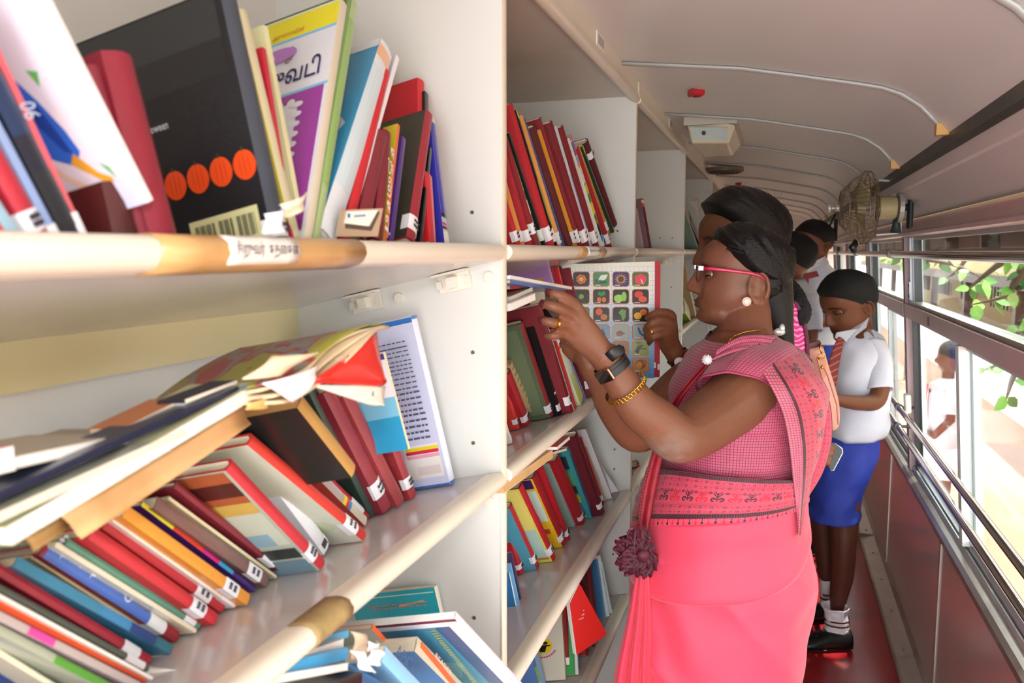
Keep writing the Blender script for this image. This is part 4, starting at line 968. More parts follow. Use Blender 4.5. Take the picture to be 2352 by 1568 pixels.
pt((921, 1160), (795, 900), 28, .19, '#9a3a40', desc='glossy maroon hardback without label right of the peeling one ' + A_)
pt((928, 1150), (838, 900), 6, .18, '#cfe3ee', kind='soft', desc='hair thin pale blue booklet between maroon hardbacks ' + A_)
pt((950, 1144), (862, 905), 22, .19, '#9c3038', stk=(.1, .2, .5), desc='maroon hardback with small torn label near the right end ' + A_)
pt((966, 1108), (880, 900), 20, .17, '#a55a4c', kind='hard', desc='faded rose brown hardback beside the big text cover ' + A_)
pt((940, 1030), (882, 808), 7, .05, '#e9dfb8', near='#2ea0d0', kind='soft', free=.05, desc='cream edged book with sky blue shaded cover ' + A_, prints=[('#efe9f0', rect(0, .55, 1, 1)), ('#7fc6e6', rect(0, .35, 1, .55)), ('#5a3a8c', rect(.0, .93, .3, .99))])
big = pt((1040, 1110), (950, 724), 20, .15, '#dfe3f4', near='#ccd2ee', kind='soft', hmax=.3, desc='tall pale blue book of text rows at the panel ' + A_,
   sprint=[(0, .02, '#3f6fb8'), (.98, 1, '#3f6fb8')], prints=[('#2f6fc0', rect(0, .965, 1, .995)), ('#3f6fb8', rect(0, 0, 1, .015)), ('#e9e6e2', rect(.03, .06, .36, .26)), ('#e9d92c', rect(.03, .225, .34, .245)), ('#d82f50', rect(.03, .205, .34, .225)), ('#e7a6bc', rect(.03, .18, .34, .2)), ('#dccfcf', rect(.05, .08, .26, .13)), ('#3a3a46', rect(.38, .07, .44, .13))]
   + lines(.07, .30, .5, .44, 5, '#55577c', 1) + lines(.07, .47, .5, .57, 4, '#55577c', 2) + lines(.07, .6, .5, .66, 3, '#55577c', 3) + lines(.07, .69, .5, .76, 4, '#55577c', 4) + lines(.07, .79, .5, .84, 3, '#55577c', 5) + lines(.38, .18, .6, .27, 4, '#55577c', 6) + lines(.07, .84, .5, .87, 2, '#3a3c66', 7))
# heap of magazines lying across the top
Q_ = 'in the heap on the nearest lower shelf'
X0 = XF - .02
lying(z3(-60, 1300), z3(1590, 560), .0045, .03, '#17203c', X=X0 - .005, near='#1b2340', fore=False, desc='navy hardback spine line sloping through the middle ' + Q_)
lying(z3(1240, 672), z3(1585, 538), .008, .022, '#1c2030', X=X0 - .01, kind='hard', pages=pagew, desc='navy hardback showing bright white pages ' + Q_)
lying(z3(-60, 1395), z3(780, 1020), .007, .05, '#c9a58a', X=X0 - .012, pages=pagem, desc='buff paged booklet under the navy line ' + Q_)
lying(z3(110, 1050), z3(860, 890), .006, .08, '#b9b7b4', X=X0 - .015, pages=pagew, near='#a9a6a2', desc='grey covered magazine with white pages ' + Q_)
lying(z3(845, 880), z3(1235, 680), .012, .028, '#c47a3e', X=X0 - .02, near='#c2763c', pages=pagem, desc='orange brown book with thick tan pages ' + Q_)
lying(z3(-160, 1080), z3(100, 1020), .012, .06, '#e6eadf', X=X0 - .0, near='#d63a8c', pages=pagew, desc='white booklet with pink and lime corner ' + Q_)
lying(z3(-60, 1440), z3(1450, 750), .005, .05, '#9ca694', X=X0, pages=pagem, near='#a7ad9a', desc='grey green booklet under the navy one ' + Q_)
lying(z3(60, 1545), z3(1725, 560), .010, .06, '#c3c792', X=X0 + .0, near='#c9cda2', pages=pagew, desc='long white paged booklet with lime cover ' + Q_)
lying(z3(-60, 1180), z3(900, 850), .006, .06, '#8c8880', X=X0 - .03, near='#97928c', pages=pagew, desc='grey patterned magazine at the back left ' + Q_)
# tan inside cover board hanging over the row
def sheet(name, quad, m, col, X, label=None, cat=None, parent=None, th=.0012, curve=0, nrm=V((1, 0, 0)), smooth=True):
    """a flexible board or page: grid through four picture corners on a given plane, bowed by 'curve'"""
    p0 = V((X, .8, 1)) if not isinstance(X, V) else X
    A, B, C, D = [onPl(x, y, p0, nrm) for x, y in quad]; n = 8; vs = []; fs = []
    for i in range(n + 1):
        for j in range(n + 1):
            u, v = i / n, j / n
            p = A.lerp(B, u).lerp(D.lerp(C, u), v) + nrm * (curve * math.sin(math.pi * u) + .25 * curve * math.sin(5 * v + 2 * u)); vs.append(p)
    for i in range(n):
        for j in range(n):
            a = i * (n + 1) + j; fs.append((a, a + n + 1, a + n + 2, a + 1))
    o = mk(name, vs, fs, m, parent, cols=[col] * len(fs), smooth=smooth)
    s_ = o.modifiers.new('s', 'SOLIDIFY'); s_.thickness = th
    if label: tag(o, label, cat or 'book')
    return o
kraft = mat('kraft_board', None, .6, var=.12, vs=12, dirt='#b07a3a', ds=9, dt=.5)
sheet('loose_cover', [z3(395, 1405), z3(1605, 680), z3(1665, 800), z3(545, 1560)], kraft, '#e6ba85', XF + .012, 'long tan inside cover board sagging out of the magazine heap', 'loose cover', curve=.004, nrm=V((.96, 0, .28)))
sheet('loose_cover', [z3(160, 1560), z3(420, 1390), z3(460, 1480), z3(230, 1640)], kraft, '#a4814e', XF - .0, 'small dark tan flap below the long tan board at left', 'loose cover', curve=.004, nrm=V((.96, 0, .28)))
sheet('loose_cover', [z3(1640, 660), z3(1780, 600), z3(1775, 690), z3(1640, 700)], kraft, '#dcae6a', XF - .005, 'little tan flap at the upper end of the heap', 'loose cover', curve=.003)
# floppy big magazine on top, with hanging red board
mg = thing('book', onX(600, 880, XF), 'large floppy magazine with red and olive picture cover, topmost of the heap', 'book')
top = [V(onX(350, 912, XF - .02)), V(onX(606, 872, XF - .0)), V(onX(884, 744, XF - .035)), V((0, 0, 0))]
def grid(A, B, C, D, n, m_, f=None):
    vs = []; fs = []
    for i in range(n + 1):
        for j in range(m_ + 1):
            u, v = i / n, j / m_; p = A.lerp(B, u).lerp(D.lerp(C, u), v)
            if f: p = p + f(u, v)
            vs.append(p)
    for i in range(n):
        for j in range(m_):
            a = i * (m_ + 1) + j; fs.append((a, a + m_ + 1, a + m_ + 2, a + 1))
    return vs, fs
A0 = onX(600, 882, XF + .0); B0 = onX(884, 748, XF - .0); C0 = onX(690, 760, XF - .22); D0 = onX(430, 870, XF - .22)
C0 = onX(552, 798, XF - .15); D0 = onX(345, 925, XF - .15)
vs, fs = grid(A0, B0, C0, D0, 14, 8, lambda u, v: V((0, 0, .006 * math.sin(math.pi * u) * (1 - .3 * v) - .005 * math.sin(6 * u) * (1 - v))))
mcov, cnt_, cbb = newmat('magazine_cover'); N.nt = cnt_; nz = N(noise_node(cnt_, 16, 2, 'Object', (1, .5, 2))); n2 = N(noise_node(cnt_, 30, 2))
c1 = mixc(nz.gt(.56), s2l('#a8403c'), s2l('#a2a23e')); c1 = mixc(nz.band(.45, .52), c1, s2l('#8f8a82')); c1 = mixc(n2.gt(.62), c1, s2l('#6f8aa0')); cnt_.links.new(c1, cbb.inputs['Base Color']); cbb.inputs['Roughness'].default_value = .3
o = mk('cover', vs, fs, mcov, mg, smooth=True); o.modifiers.new('s', 'SOLIDIFY').thickness = .0012
for k in range(3):
    vs, fs = grid(A0 - V((0, 0, .003 + .004 * k)), B0 - V((0.0, 0.0, .002 + .0035 * k)), C0 - V((0, 0, .004)), D0 - V((0, 0, .004)), 14, 4, lambda u, v: V((.004 * math.sin(9 * u + k) * (1 - v) + .004 * k * (1 - v), 0, .006 * math.sin(math.pi * u) * (1 - .3 * v) - .005 * math.sin(6 * u) * (1 - v) - .004 * k * math.sin(5 * u) * (1 - v))))
    o = mk('page', vs, fs, mat('aged_page', '#d9c4a0', .7, var=.15, vs=20), mg, smooth=True); o.modifiers.new('s', 'SOLIDIFY').thickness = .0022
sheet('page', [(622, 820), (730, 806), (640, 860), (560, 872)], mat('aged_page_loose', None, .7, var=.1), '#e8d6b4', XF + .01, parent=mg, curve=.006)
sheet('page', [(600, 880), (728, 838), (722, 868), (672, 922)], mat('aged_page_loose', None, .7), '#f3eef0', XF + .014, parent=mg, curve=.004)
mb = MB(); mb.add([onX(x, y, XF + .0147) for x, y in ((668, 870), (700, 866), (698, 872), (684, 876))], [(0, 1, 2, 3)], '#7a2a6a'); mb.make('printed_mark', printm, mg, col=True)
sheet('hanging_cover', [(706, 878), (862, 762), (881, 868), (876, 886)], gloss, '#d92c20', XF + .005, parent=mg, curve=.003)
sheet('page', [(702, 882), (882, 886), (880, 932), (850, 928)], mat('aged_page_loose', None, .7), '#e9e6d8', XF + .001, parent=mg, curve=.003)
sheet('printed_page', [(770, 884), (855, 888), (856, 910), (835, 907)], mat('aged_page_loose', None, .7), '#a9c4dc', XF + .0035, parent=mg, curve=.0)
text(mg, 'கவிதை', onX(770, 829, XF + .0125), onX(815, 826, XF) - onX(770, 829, XF), V((0, 0, 1)), width=.018, col='#f0c8c0')

# ---- nearest bay, third shelf
S = Shelf(2, 0, 0, 1, 'nearest bay third shelf', inset=.05); A_ = 'on the nearest bottom shelf'
S.put(1062, 1600, 1003, 1342, 12, .13, '#d6c9b4', near='#2fb3c4', kind='soft', inset=.06, hmax=.3, desc='turquoise covered booklet with orange lettering standing at the back ' + A_, prints=[('#2fb4c6', rect(.02, .02, .97, .965)), ('#cfe8ea', rect(.02, .955, .97, .965)), ('#e8562c', rect(.5, .5, .8, .68)), ('#a98a5c', rect(.75, .4, .97, .55)), ('#d9b6a8', [(.15, .9), (.45, .87), (.45, .855), (.15, .885)])] + lines(.12, .855, .9, .88, 2, '#e08a78', 9, .8))
S.put(1212, 1590, 1046, 1412, 18, .2, '#e9e6ee', near='#7a3040', kind='soft', free=-.055, hmax=.33, pages=pagew, desc='big blue watery picture book with maroon and white edges ' + A_,
      prints=[('#efeef4', rect(.0, .0, .99, .975)), ('#3c5a86', rect(.07, .0, .99, .93)), ('#4f94b0', rect(.16, .0, .99, .93)), ('#6fb0b4', [(.2, .5), (.9, .62), (.9, .4), (.3, .3)]), ('#35767e', [(.3, .3), (.8, .38), (.7, .24)]), ('#2e6f8c', [(.3, .8), (.95, .9), (.95, .7), (.5, .66)]), ('#5f857c', [(.55, .93), (.95, .93), (.9, .78), (.7, .76)]), ('#bcd0b4', circ(.25, .1, .16, .07, 14)), ('#c9603c', circ(.22, .11, .10, .04, 14))] + lines(.17, .3, .2, .9, 26, '#b9b83c', 3, .7))
S.put(1075, 1600, 955, 1478, 40, .2, '#c8bca4', near='#4a7fb4', kind='soft', inset=.0, free=-.01, desc='blue booklet with cream strip and orange banded spine ' + A_, sprint=[])
S.put(1060, 1590, 968, 1480, 14, .2, '#e8622c', kind='soft', free=-.012, desc='orange banded spine at the front ' + A_, title=('READER', .3, .7, '#f4c8ae', .008))
S.put(985, 1580, 855, 1438, 14, .17, '#e8622c', near='#c9c0a8', kind='soft', free=.03, desc='second orange banded booklet further back ' + A_)
S.put(975, 1600, 880, 1500, 44, .16, '#8fc8ee', kind='soft', free=-.02, desc='light blue booklet with dark letters beneath the paper scraps ' + A_, title=('ABCs', .35, .8, '#3a5c86', .02))
S.put(930, 1600, 790, 1520, 12, .16, '#2c6fa8', near='#2b5f9a', kind='soft', free=-.022, desc='royal blue booklet with thin white edge at the front ' + A_)
S.put(1010, 1610, 872, 1465, 36, .16, '#b99a80', kind='soft', free=.0, desc='brown kraft covered booklet among the blue readers ' + A_)
Q_ = 'lying flat at left of the nearest bottom shelf'
lying((640, 1540), (797, 1500), .010, .16, '#3fa2d8', X=XF - .005, fore=False, desc='sky blue spined picture book ' + Q_)
lying((660, 1525), (790, 1478), .009, .15, '#dcdad0', X=XF - .01, pages=pagew, desc='cream white paged book ' + Q_)
lying((720, 1478), (800, 1455), .006, .15, '#4fb0e0', X=XF - .02, fore=False, desc='bright cyan booklet higher up ' + Q_)
lying((600, 1566), (800, 1530), .006, .16, '#e3e2da', X=XF, pages=pagew, desc='thin white booklet lowest visible ' + Q_)
lying((600, 1640), (830, 1560), .012, .16, '#25211f', X=XF - .01, fore=False, desc='black covered book below the white one ' + Q_)
# crumpled paper scraps
for i, (quad, c) in enumerate((([(800, 1450), (835, 1445), (850, 1500), (815, 1510)], '#b9a58c'), ([(838, 1468), (858, 1470), (872, 1508), (838, 1520)], '#f3f2f2'), ([(800, 1492), (822, 1490), (855, 1545), (828, 1538)], '#f4f4f4'), ([(850, 1490), (874, 1500), (862, 1530), (845, 1520)], '#efeff0'))):
    o = sheet('paper_scrap', quad, mat('crumpled_paper', None, .6, var=.06, bump=.5, bs=120), c, XF + .022 + .003 * i, ['brown torn paper strip on the blue readers of the nearest bottom shelf', 'white torn scrap rounded at the top among the blue readers', 'long white torn scrap pointing down at the blue readers', 'small white crumpled scrap right of the others'][i], 'paper scrap', curve=.006)
    for v in o.data.vertices: v.co += V((mnoise.noise(v.co * 60) * .006, mnoise.noise(v.co * 50 + V((3, 0, 0))) * .004, mnoise.noise(v.co * 55 + V((0, 5, 0))) * .005))
# torn white label at foot of pumpkin book
o = sheet('paper_scrap', [(606, 492), (640, 478), (652, 535), (606, 536)], mat('crumpled_paper', None, .6), '#e9ebf6', XF + .004, 'torn white label flap at the foot of the black pumpkin book', 'paper scrap', curve=.006)
o = sheet('paper_scrap', [(640, 470), (700, 440), (694, 480), (655, 500)], mat('crumpled_paper', None, .6), '#e8e2c8', XF + .00, 'ragged cream page corner between yellow booklet and Tamil primer', 'paper scrap', curve=.005)

# ---- third and fourth bays
S = Shelf(0, 0, 0, 1, 'third bay top shelf', inset=.02)
S.put(1493, 572, 1474, 458, 13, .19, '#64161f', desc='maroon hardback with red and cream torn top, third bay top shelf', near='#8a6a74', sprint=[(.82, .9, '#d8402e'), (.9, .97, '#e9d8b8')])
S.put(1478, 572, 1462, 480, 16, .19, '#b9a2a8', kind='soft', desc='pinkish booklet left of the torn topped hardback, third bay top shelf')
S.put(1604, 575, 1572, 480, 12, .19, '#8aa69c', kind='soft', desc='pale green booklet leaning in the fourth bay top shelf')
S.put(1614, 575, 1580, 490, 22, .2, '#23252b', near='#2c2f33', kind='soft', desc='black booklet with red flowers leaning in the fourth bay top shelf', sprint=[(.25, .4, '#a32a30'), (.7, .75, '#6a6d70')])
sheet('paper_sheet', [(1578, 462), (1602, 455), (1608, 520), (1592, 470)], mat('crumpled_paper', None, .6), '#d9d8d4', XF - .03, 'sheet of white paper hanging over the fourth bay top shelf books', 'paper', curve=.004)
S = Shelf(2, 0, 0, 1, 'third bay third shelf', inset=.02)
S.put(1464, 1180, 1456, 1110, 12, .18, '#3f86b8', kind='soft', desc='blue booklet seen beyond the second upright, third bay lower shelf')
S.put(1474, 1200, 1458, 1090, 14, .18, '#a3262e', desc='red hardback seen beyond the second upright, third bay lower shelf')
S.put(1492, 1200, 1474, 1090, 14, .18, '#8f2a34', desc='maroon hardback almost hidden behind the saree edge, third bay')
S = Shelf(1, 0, 0, 1, 'fourth bay second shelf', inset=.01)
S.put(1600, 800, 1571, 700, 26, .2, '#7faa3a', kind='soft', desc='green magazine with orange leaf pattern in the fourth bay', sprint=[(.15, .3, '#d8782c'), (.45, .6, '#d8782c'), (.75, .85, '#e3d8a8')])
S.put(1585, 660, 1574, 610, 20, .15, '#b39a6c', kind='soft', desc='tan booklet beside her glasses in the fourth bay')
# small ones on the lower shelves of the third bay, low between upright and saree
S = Shelf(3, 0, 0, 1, 'x', inset=.02)
S.put(1456, 1400, 1450, 1330, 14, .18, '#7a1d28', desc='maroon hardback low in the third bay beside the saree pleats')
# ------------------------------------------------------------------ people: shared builders
RH = RT.copy(); FH = V((-math.sin(TH), math.cos(TH), 0)); ZU = V((0, 0, 1))
skin = mat('skin', None, .46, var=.10, vs=26, bump=.1, bs=260, spec=.35, sss=.06)
hairm = mat('black_hair', '#0d0a0a', .36, var=.5, vs=7, stretch=(3, 3, 14), bump=.5, bs=70, spec=.45)
capm = mat('short_hair', '#0c0a0b', .6, var=.3, vs=120, bump=1.0, bs=420)
gold = mat('gold', '#e0a83c', .2, metal=1, var=.1)
def lf(c):
    f = c - CAM; f.z = 0; f.normalize(); return V((f.y, -f.x, 0)), f
def ringpx(y, xl, xr, d, b, n=36, p=2.2, off=0.0, dz=0):
    c = P((xl + xr) / 2, y, d); c.z = P((xl + xr) / 2, y, d - .6 * b).z; RH, FH = lf(c); a = (xr - xl) / 2 * d / F + off; b = b + off; out = []
    for k in range(n):
        t = 2 * math.pi * k / n; cs, sn = math.cos(t), math.sin(t)
        out.append(c + RH * (a * math.copysign(abs(cs) ** (2 / p), cs)) + FH * (b * math.copysign(abs(sn) ** (2 / p), sn)) + ZU * dz)
    return out
def limb(mb, pts, seg=18, flat=1.0, sub=5, up=None):
    """pts: (px, py, depth, radius px) — smooth tapering tube"""
    n = len(pts); ctr = []; rad = []
    for i in range(n - 1):
        for s in range(sub):
            t = i + s / sub; q = [sinterp(t, [(k, pts[k][j]) for k in range(n)]) for j in range(4)]
            ctr.append(P(q[0], q[1], q[2])); r = q[3] * q[2] / F; rad.append((r, r * flat))
    q = pts[-1]; ctr.append(P(*q[:3])); r = q[3] * q[2] / F; rad.append((r, r * flat))
    # rounded ends
    d0 = (ctr[0] - ctr[1]).normalized(); d1 = (ctr[-1] - ctr[-2]).normalized()
    ctr = [ctr[0] + d0 * rad[0][0] * .6] + ctr + [ctr[-1] + d1 * rad[-1][0] * .6]
    rad = [(rad[0][0] * .5, rad[0][1] * .5)] + rad + [(rad[-1][0] * .5, rad[-1][1] * .5)]
    mb.tube(ctr, rad, seg, up=up)
def g2(y, z, y0, z0, sy, sz): return math.exp(-((y - y0) / sy) ** 2 - ((z - z0) / sz) ** 2)
FR = [(0, .27), (.03, .335), (.08, .37), (.14, .362), (.22, .368), (.32, .368), (.42, .37), (.5, .365), (.58, .38), (.68, .388), (.78, .355), (.87, .265), (.94, .17), (.985, .07), (1, .0)]
BK = [(0, .05), (.04, .0), (.1, -.10), (.2, -.25), (.3, -.33), (.45, -.43), (.6, -.475), (.75, -.45), (.87, -.335), (.94, -.22), (.985, -.09), (1, -.0)]
WD = [(0, .08), (.03, .14), (.08, .19), (.14, .225), (.2, .25), (.3, .285), (.42, .31), (.55, .33), (.7, .335), (.8, .305), (.88, .25), (.95, .16), (.985, .08), (1, .002)]
def head_pt(z, a, hair=None, nose=1.0, lips=1.0, chub=0.0):
    f, b, w = sinterp(z, FR), sinterp(z, BK), sinterp(z, WD)
    if chub: w *= 1 + chub * math.exp(-((z - .25) / .2) ** 2)
    m_ = (f + b) / 2 - .02; c, s = math.cos(a), math.sin(a)
    e = 2 / 2.25
    x = m_ + ((f - m_) if c > 0 else (m_ - b)) * math.copysign(abs(c) ** e, c); y = w * math.copysign(abs(s) ** e, s)
    if c > 0 and not hair:
        ya = abs(y)
        N_ = sinterp(z, [(.26, 0), (.295, .012), (.318, .07), (.345, .130), (.375, .148), (.42, .132), (.48, .100), (.54, .064), (.6, .024), (.66, 0)]) * nose
        x += N_ * math.exp(-(y / lerp(.062, .04, min(max((z - .34) / .2, 0), 1))) ** 2)
        x += .055 * nose * g2(ya, z, .062, .352, .030, .030)
        x -= .055 * g2(ya, z, .155, .525, .075, .042)
        x += .016 * g2(ya, z, .13, .595, .1, .025)
        x += .045 * lips * g2(ya, z, 0, .243, .095, .020) + .042 * lips * g2(ya, z, 0, .193, .085, .022) - .028 * g2(ya, z, 0, .218, .115, .007)
        x -= .018 * g2(ya, z, 0, .145, .1, .022)
        x += .03 * g2(ya, z, 0, .07, .1, .05)
        x += .02 * g2(ya, z, .19, .36, .07, .08)
        x += .014 * g2(ya, z, .155, .525, .05, .028)
    return x, y, z
def head_frame(cx, cy_chin, cy_crown, d, fwd, pitch=0, roll=0, hh=None):
    """origin at the level of the chin under the head's middle"""
    o = P(cx, cy_chin, d); H = hh or (cy_chin - cy_crown) * d / F
    fwd = V(fwd).normalized(); left = ZU.cross(fwd).normalized()
    R_ = Matrix.Rotation(pitch, 3, left) @ Matrix.Identity(3)
    c = o + ZU * H * .45
    f2 = R_ @ fwd; u2 = R_ @ ZU
    if roll:
        R2 = Matrix.Rotation(roll, 3, f2); left = R2 @ left; u2 = R2 @ u2
    o2 = c - u2 * H * .45
    return o2, f2, left, u2, H
def head_mesh(mb, fr, nz=70, na=84, hair=None, **k):
    o, f, l, u, H = fr; rings = []
    for i in range(nz + 1):
        t = i / nz; z = .5 - .5 * math.cos(math.pi * t) if i not in (0,) else 0.0
        z = min(max(lerp(z, t, .55), 0), 1); ring = []
        for j in range(na):
            a = 2 * math.pi * j / na; a = a - .35 * math.sin(a)       # denser round the face
            x, y, zz = head_pt(z, a, **k)
            ring.append(o + (f * x + l * y + u * zz) * H)
        rings.append(ring)
    mb.loft(rings)
def lids(parent, fr, low=-12):
    o, f, l, u, H = fr
    for s in (-1, 1):
        c = o + (f * .276 + l * (.150 * s) + u * .520) * H; r = .061 * H; vs = []; fs = []
        for i in range(8):
            t = math.radians(lerp(84, low, i / 7))
            for j in range(13):
                ph = math.radians(lerp(-80, 80, j / 12)); vs.append(c + (f * (math.cos(t) * math.cos(ph)) + l * (math.cos(t) * math.sin(ph)) + u * math.sin(t)) * r)
        for i in range(7):
            for j in range(12): a = i * 13 + j; fs.append((a, a + 1, a + 14, a + 13))
        q = mk('eyelid', vs, fs, skin, parent, cols=['#6c4230'] * 72 + ['#20120d'] * 12, smooth=True); q.modifiers.new('s', 'SOLIDIFY').thickness = .0012
def add_ear(mb, fr, side, ex=-.04, ez=.44, sz=1.0):
    o, f, l, u, H = fr; pts = []; rad = []
    W = lambda x, y, z: o + (f * x + l * y * side + u * z) * H
    for t in np.linspace(-2.3, 2.5, 18):
        cx = ex + .005 - .075 * sz * math.cos(t * .95 + .1); cz = ez + .03 + .125 * sz * math.sin(t) * (1 if math.sin(t) > 0 else .9)
        pts.append(W(-.0 + cx * 1.0 + (-.03), .325 + .045 * (1 if cx < ex else .2), cz)); rad.append(.019 * H * sz)
    # outline: helix runs from the front root over the top and down behind to the lobe
    pts = []; 
    for i in range(19):
        t = math.radians(lerp(-60, 235, i / 18)); 
        cx = ex - .075 * sz * -math.cos(t); cz = ez + .12 * sz * math.sin(t)
        yy = .318 + .05 * (1 if math.cos(t) < 0 else .35)
        pts.append(W(cx if False else ex + .075 * sz * math.cos(t) , yy, cz))
    mb.tube(pts, [.017 * H * sz * (1 if 0 < i < 18 else .8) for i in range(19)], 8)
    mb.ell(W(ex - .0, .322, ez - .0), (f * (.062 * sz * H), l * (.020 * H), u * (.105 * sz * H)), 14, 10)
    mb.ell(W(ex + .012, .338, ez - .118 * sz), (f * (.036 * sz * H), l * (.018 * H), u * (.040 * sz * H)), 12, 8)
    mb.ell(W(ex + .052 * sz, .342, ez - .02), (f * (.016 * H), l * (.016 * H), u * (.03 * H)), 10, 6)
def eyes(parent, fr, lid=.5, both=True, look=(0, 0)):
    o, f, l, u, H = fr
    for s in (-1, 1):
        c = o + (f * .272 + l * (.150 * s) + u * .520) * H; r = .056 * H
        mb = MB(); mb.ell(c, (f * r, l * r, u * r), 20, 14, '#8f847c')
        iris = c + f * r * .82; d_ = (f + u * look[1] + l * look[0]).normalized()
        mb.ell(c + d_ * r * .62, (f * (r * .48), l * (r * .46), u * (r * .46)), 16, 10, '#1a0f0a')
        mb.make('eye', mat('eye_surface', None, .12, var=.02), parent, smooth=True, col=True)
def paint(vs, fs, fn):
    out = []
    for f_ in fs:
        c = vs[f_[0]]; c2 = vs[f_[2]] if len(f_) > 2 else c
        out.append(fn((c + c2) / 2))
    return out
def mixs(a, b, t):
    t = min(max(t, 0), 1); a = a.lstrip('#'); b = b.lstrip('#')
    q = [int(round(lerp(int(a[i:i+2], 16), int(b[i:i+2], 16), t) / 6) * 6) for i in (0, 2, 4)]
    return '#%02x%02x%02x' % tuple(min(v, 255) for v in q)
def skin_paint(fr, base, lip, dark, extra=None):
    o, f, l, u, H = fr
    def fn(p):
        q = p - o; x, y, z = q.dot(f) / H, abs(q.dot(l) / H), q.dot(u) / H; c = base
        if -.1 < z < 1.05 and abs(x) < .7 and y < .5:
            if x > .2:
                t = math.exp(-(y / .10) ** 4) * (g2(0, z, 0, .245, 1, .020) + g2(0, z, 0, .193, 1, .022)); c = mixs(c, lip, t * 1.1)
                c = mixs(c, dark, 1.0 * math.exp(-((y - .145) / .085) ** 4 - ((z - .612 + .35 * max(y - .15, 0)) / .014) ** 2))
                c = mixs(c, dark, .55 * g2(y, z, .150, .522, .075, .035))
                c = mixs(c, dark, .8 * g2(y, z, .035, .322, .02, .010))
                c = mixs(c, dark, .5 * math.exp(-(y / .11) ** 4 - ((z - .218) / .006) ** 2))
            c = mixs(c, dark, .35 * g2(x, z, -.05, .44, .05, .05) if y > .31 else 0)
        if extra: c = extra(p, c)
        return c
    return fn
def hair_shell(parent, fr, region, amp=.045, name='hair', m=None, nz=56, na=80, lo=.02, extra=None, taper=.06, bumpy=0, **k):
    """cap of hair that dives under the skin outside its region"""
    o, f, l, u, H = fr; vs = []; fs = []
    for i in range(nz + 1):
        z = lerp(lo, 1, .5 - .5 * math.cos(math.pi * (i / nz) * 1.0)) if False else lerp(lo, 1, math.sin(math.pi / 2 * i / nz))
        for j in range(na):
            a = 2 * math.pi * j / na; x, y, zz = head_pt(z, a, hair=True, **k)
            s_ = region(x, abs(y), z); t = min(max(s_ / taper, -1), 1)
            off = amp * (t if t > 0 else .9 * t)
            n = V((x + .03, y, (z - .55) * .9)); n.normalize()
            if extra: off += extra(x, y, z) * max(t, 0)
            if bumpy: off += bumpy * mnoise.noise(V((x * 14, y * 14, z * 14))) * max(t, 0)
            q = V((x, y, zz)) + n * off
            vs.append(o + (f * q.x + l * q.y + u * q.z) * H)
    for i in range(nz):
        for j in range(na):
            a = i * na + j; b = i * na + (j + 1) % na; fs.append((a, b, b + na, a + na))
    fs.append(tuple(range(na))[::-1]); 
    return mk(name, vs, fs, m or hairm, parent, smooth=True)
def hand(mb, wrist, knuckles, fingers, thumb, palm_t=.5, seg=12):
    """wrist (px,py,d,r); knuckles: list of (px,py,d); fingers: list of point lists (px,py,d) starting from the knuckle"""
    W = P(*wrist[:3]); rw = wrist[3] * wrist[2] / F
    K = [P(*k) for k in knuckles]; n = len(K)
    kc = sum(K, V()) / n; across = (K[0] - K[-1]).normalized(); ax = (kc - W).normalized(); nn = ax.cross(across).normalized()
    half = (K[0] - K[-1]).length / 2
    rings = []
    for t, wk, hk in ((-.12, .75, .8), (0, .85, .8), (.25, .95, .78), (.5, 1, .72), (.75, 1, .68), (.95, 1, .6), (1.06, .9, .42)):
        c = W.lerp(kc, t); aw = lerp(rw, half * 1.22, min(max(t, 0), 1)) * wk / .95; ah = lerp(rw * .8, half * palm_t, min(max(t, 0), 1)) * hk / .7
        rings.append([c + across * (aw * math.cos(a)) + nn * (ah * math.sin(a)) for a in [2 * math.pi * k / 16 for k in range(16)]])
    mb.loft(rings)
    for fi, pts in enumerate(fingers):
        r0 = pts[0][3] if len(pts[0]) > 3 else None
        Q = [P(*p[:3]) for p in pts]; r = fingers_r[fi] if r0 is None else r0
        q = [K[fi].lerp(W, .22)] + Q
        rr = [r * 1.12, r * 1.08, r, r * .92, r * .80][:len(q)]
        fine = []; fr_ = []
        for i in range(len(q) - 1):
            for s in range(4):
                t = i + s / 4; fine.append(V([sinterp(t, [(k, q[k][j]) for k in range(len(q))]) for j in range(3)])); fr_.append(lerp(rr[i], rr[i + 1], s / 4))
        fine.append(q[-1]); fr_.append(rr[-1]); d = (q[-1] - fine[-2]).normalized(); fine += [q[-1] + d * rr[-1] * .6, q[-1] + d * rr[-1] * .9]; fr_ += [rr[-1] * .82, rr[-1] * .35]
        mb.tube(fine, fr_, seg)
    if thumb:
        Q = [P(*p[:3]) for p in thumb]; fine = []; rr = [.0125, .0115, .0105, .0085]
        for i in range(len(Q) - 1):
            for s in range(4):
                t = i + s / 4; fine.append(V([sinterp(t, [(k, Q[k][j]) for k in range(len(Q))]) for j in range(3)]))
        fine.append(Q[-1]); nf = len(fine); mb.tube(fine + [fine[-1] + (fine[-1] - fine[-2]).normalized() * .005], [lerp(.0125, .0080, i / nf) for i in range(nf)] + [.004], seg)
fingers_r = [.0083, .0086, .0082, .0070]

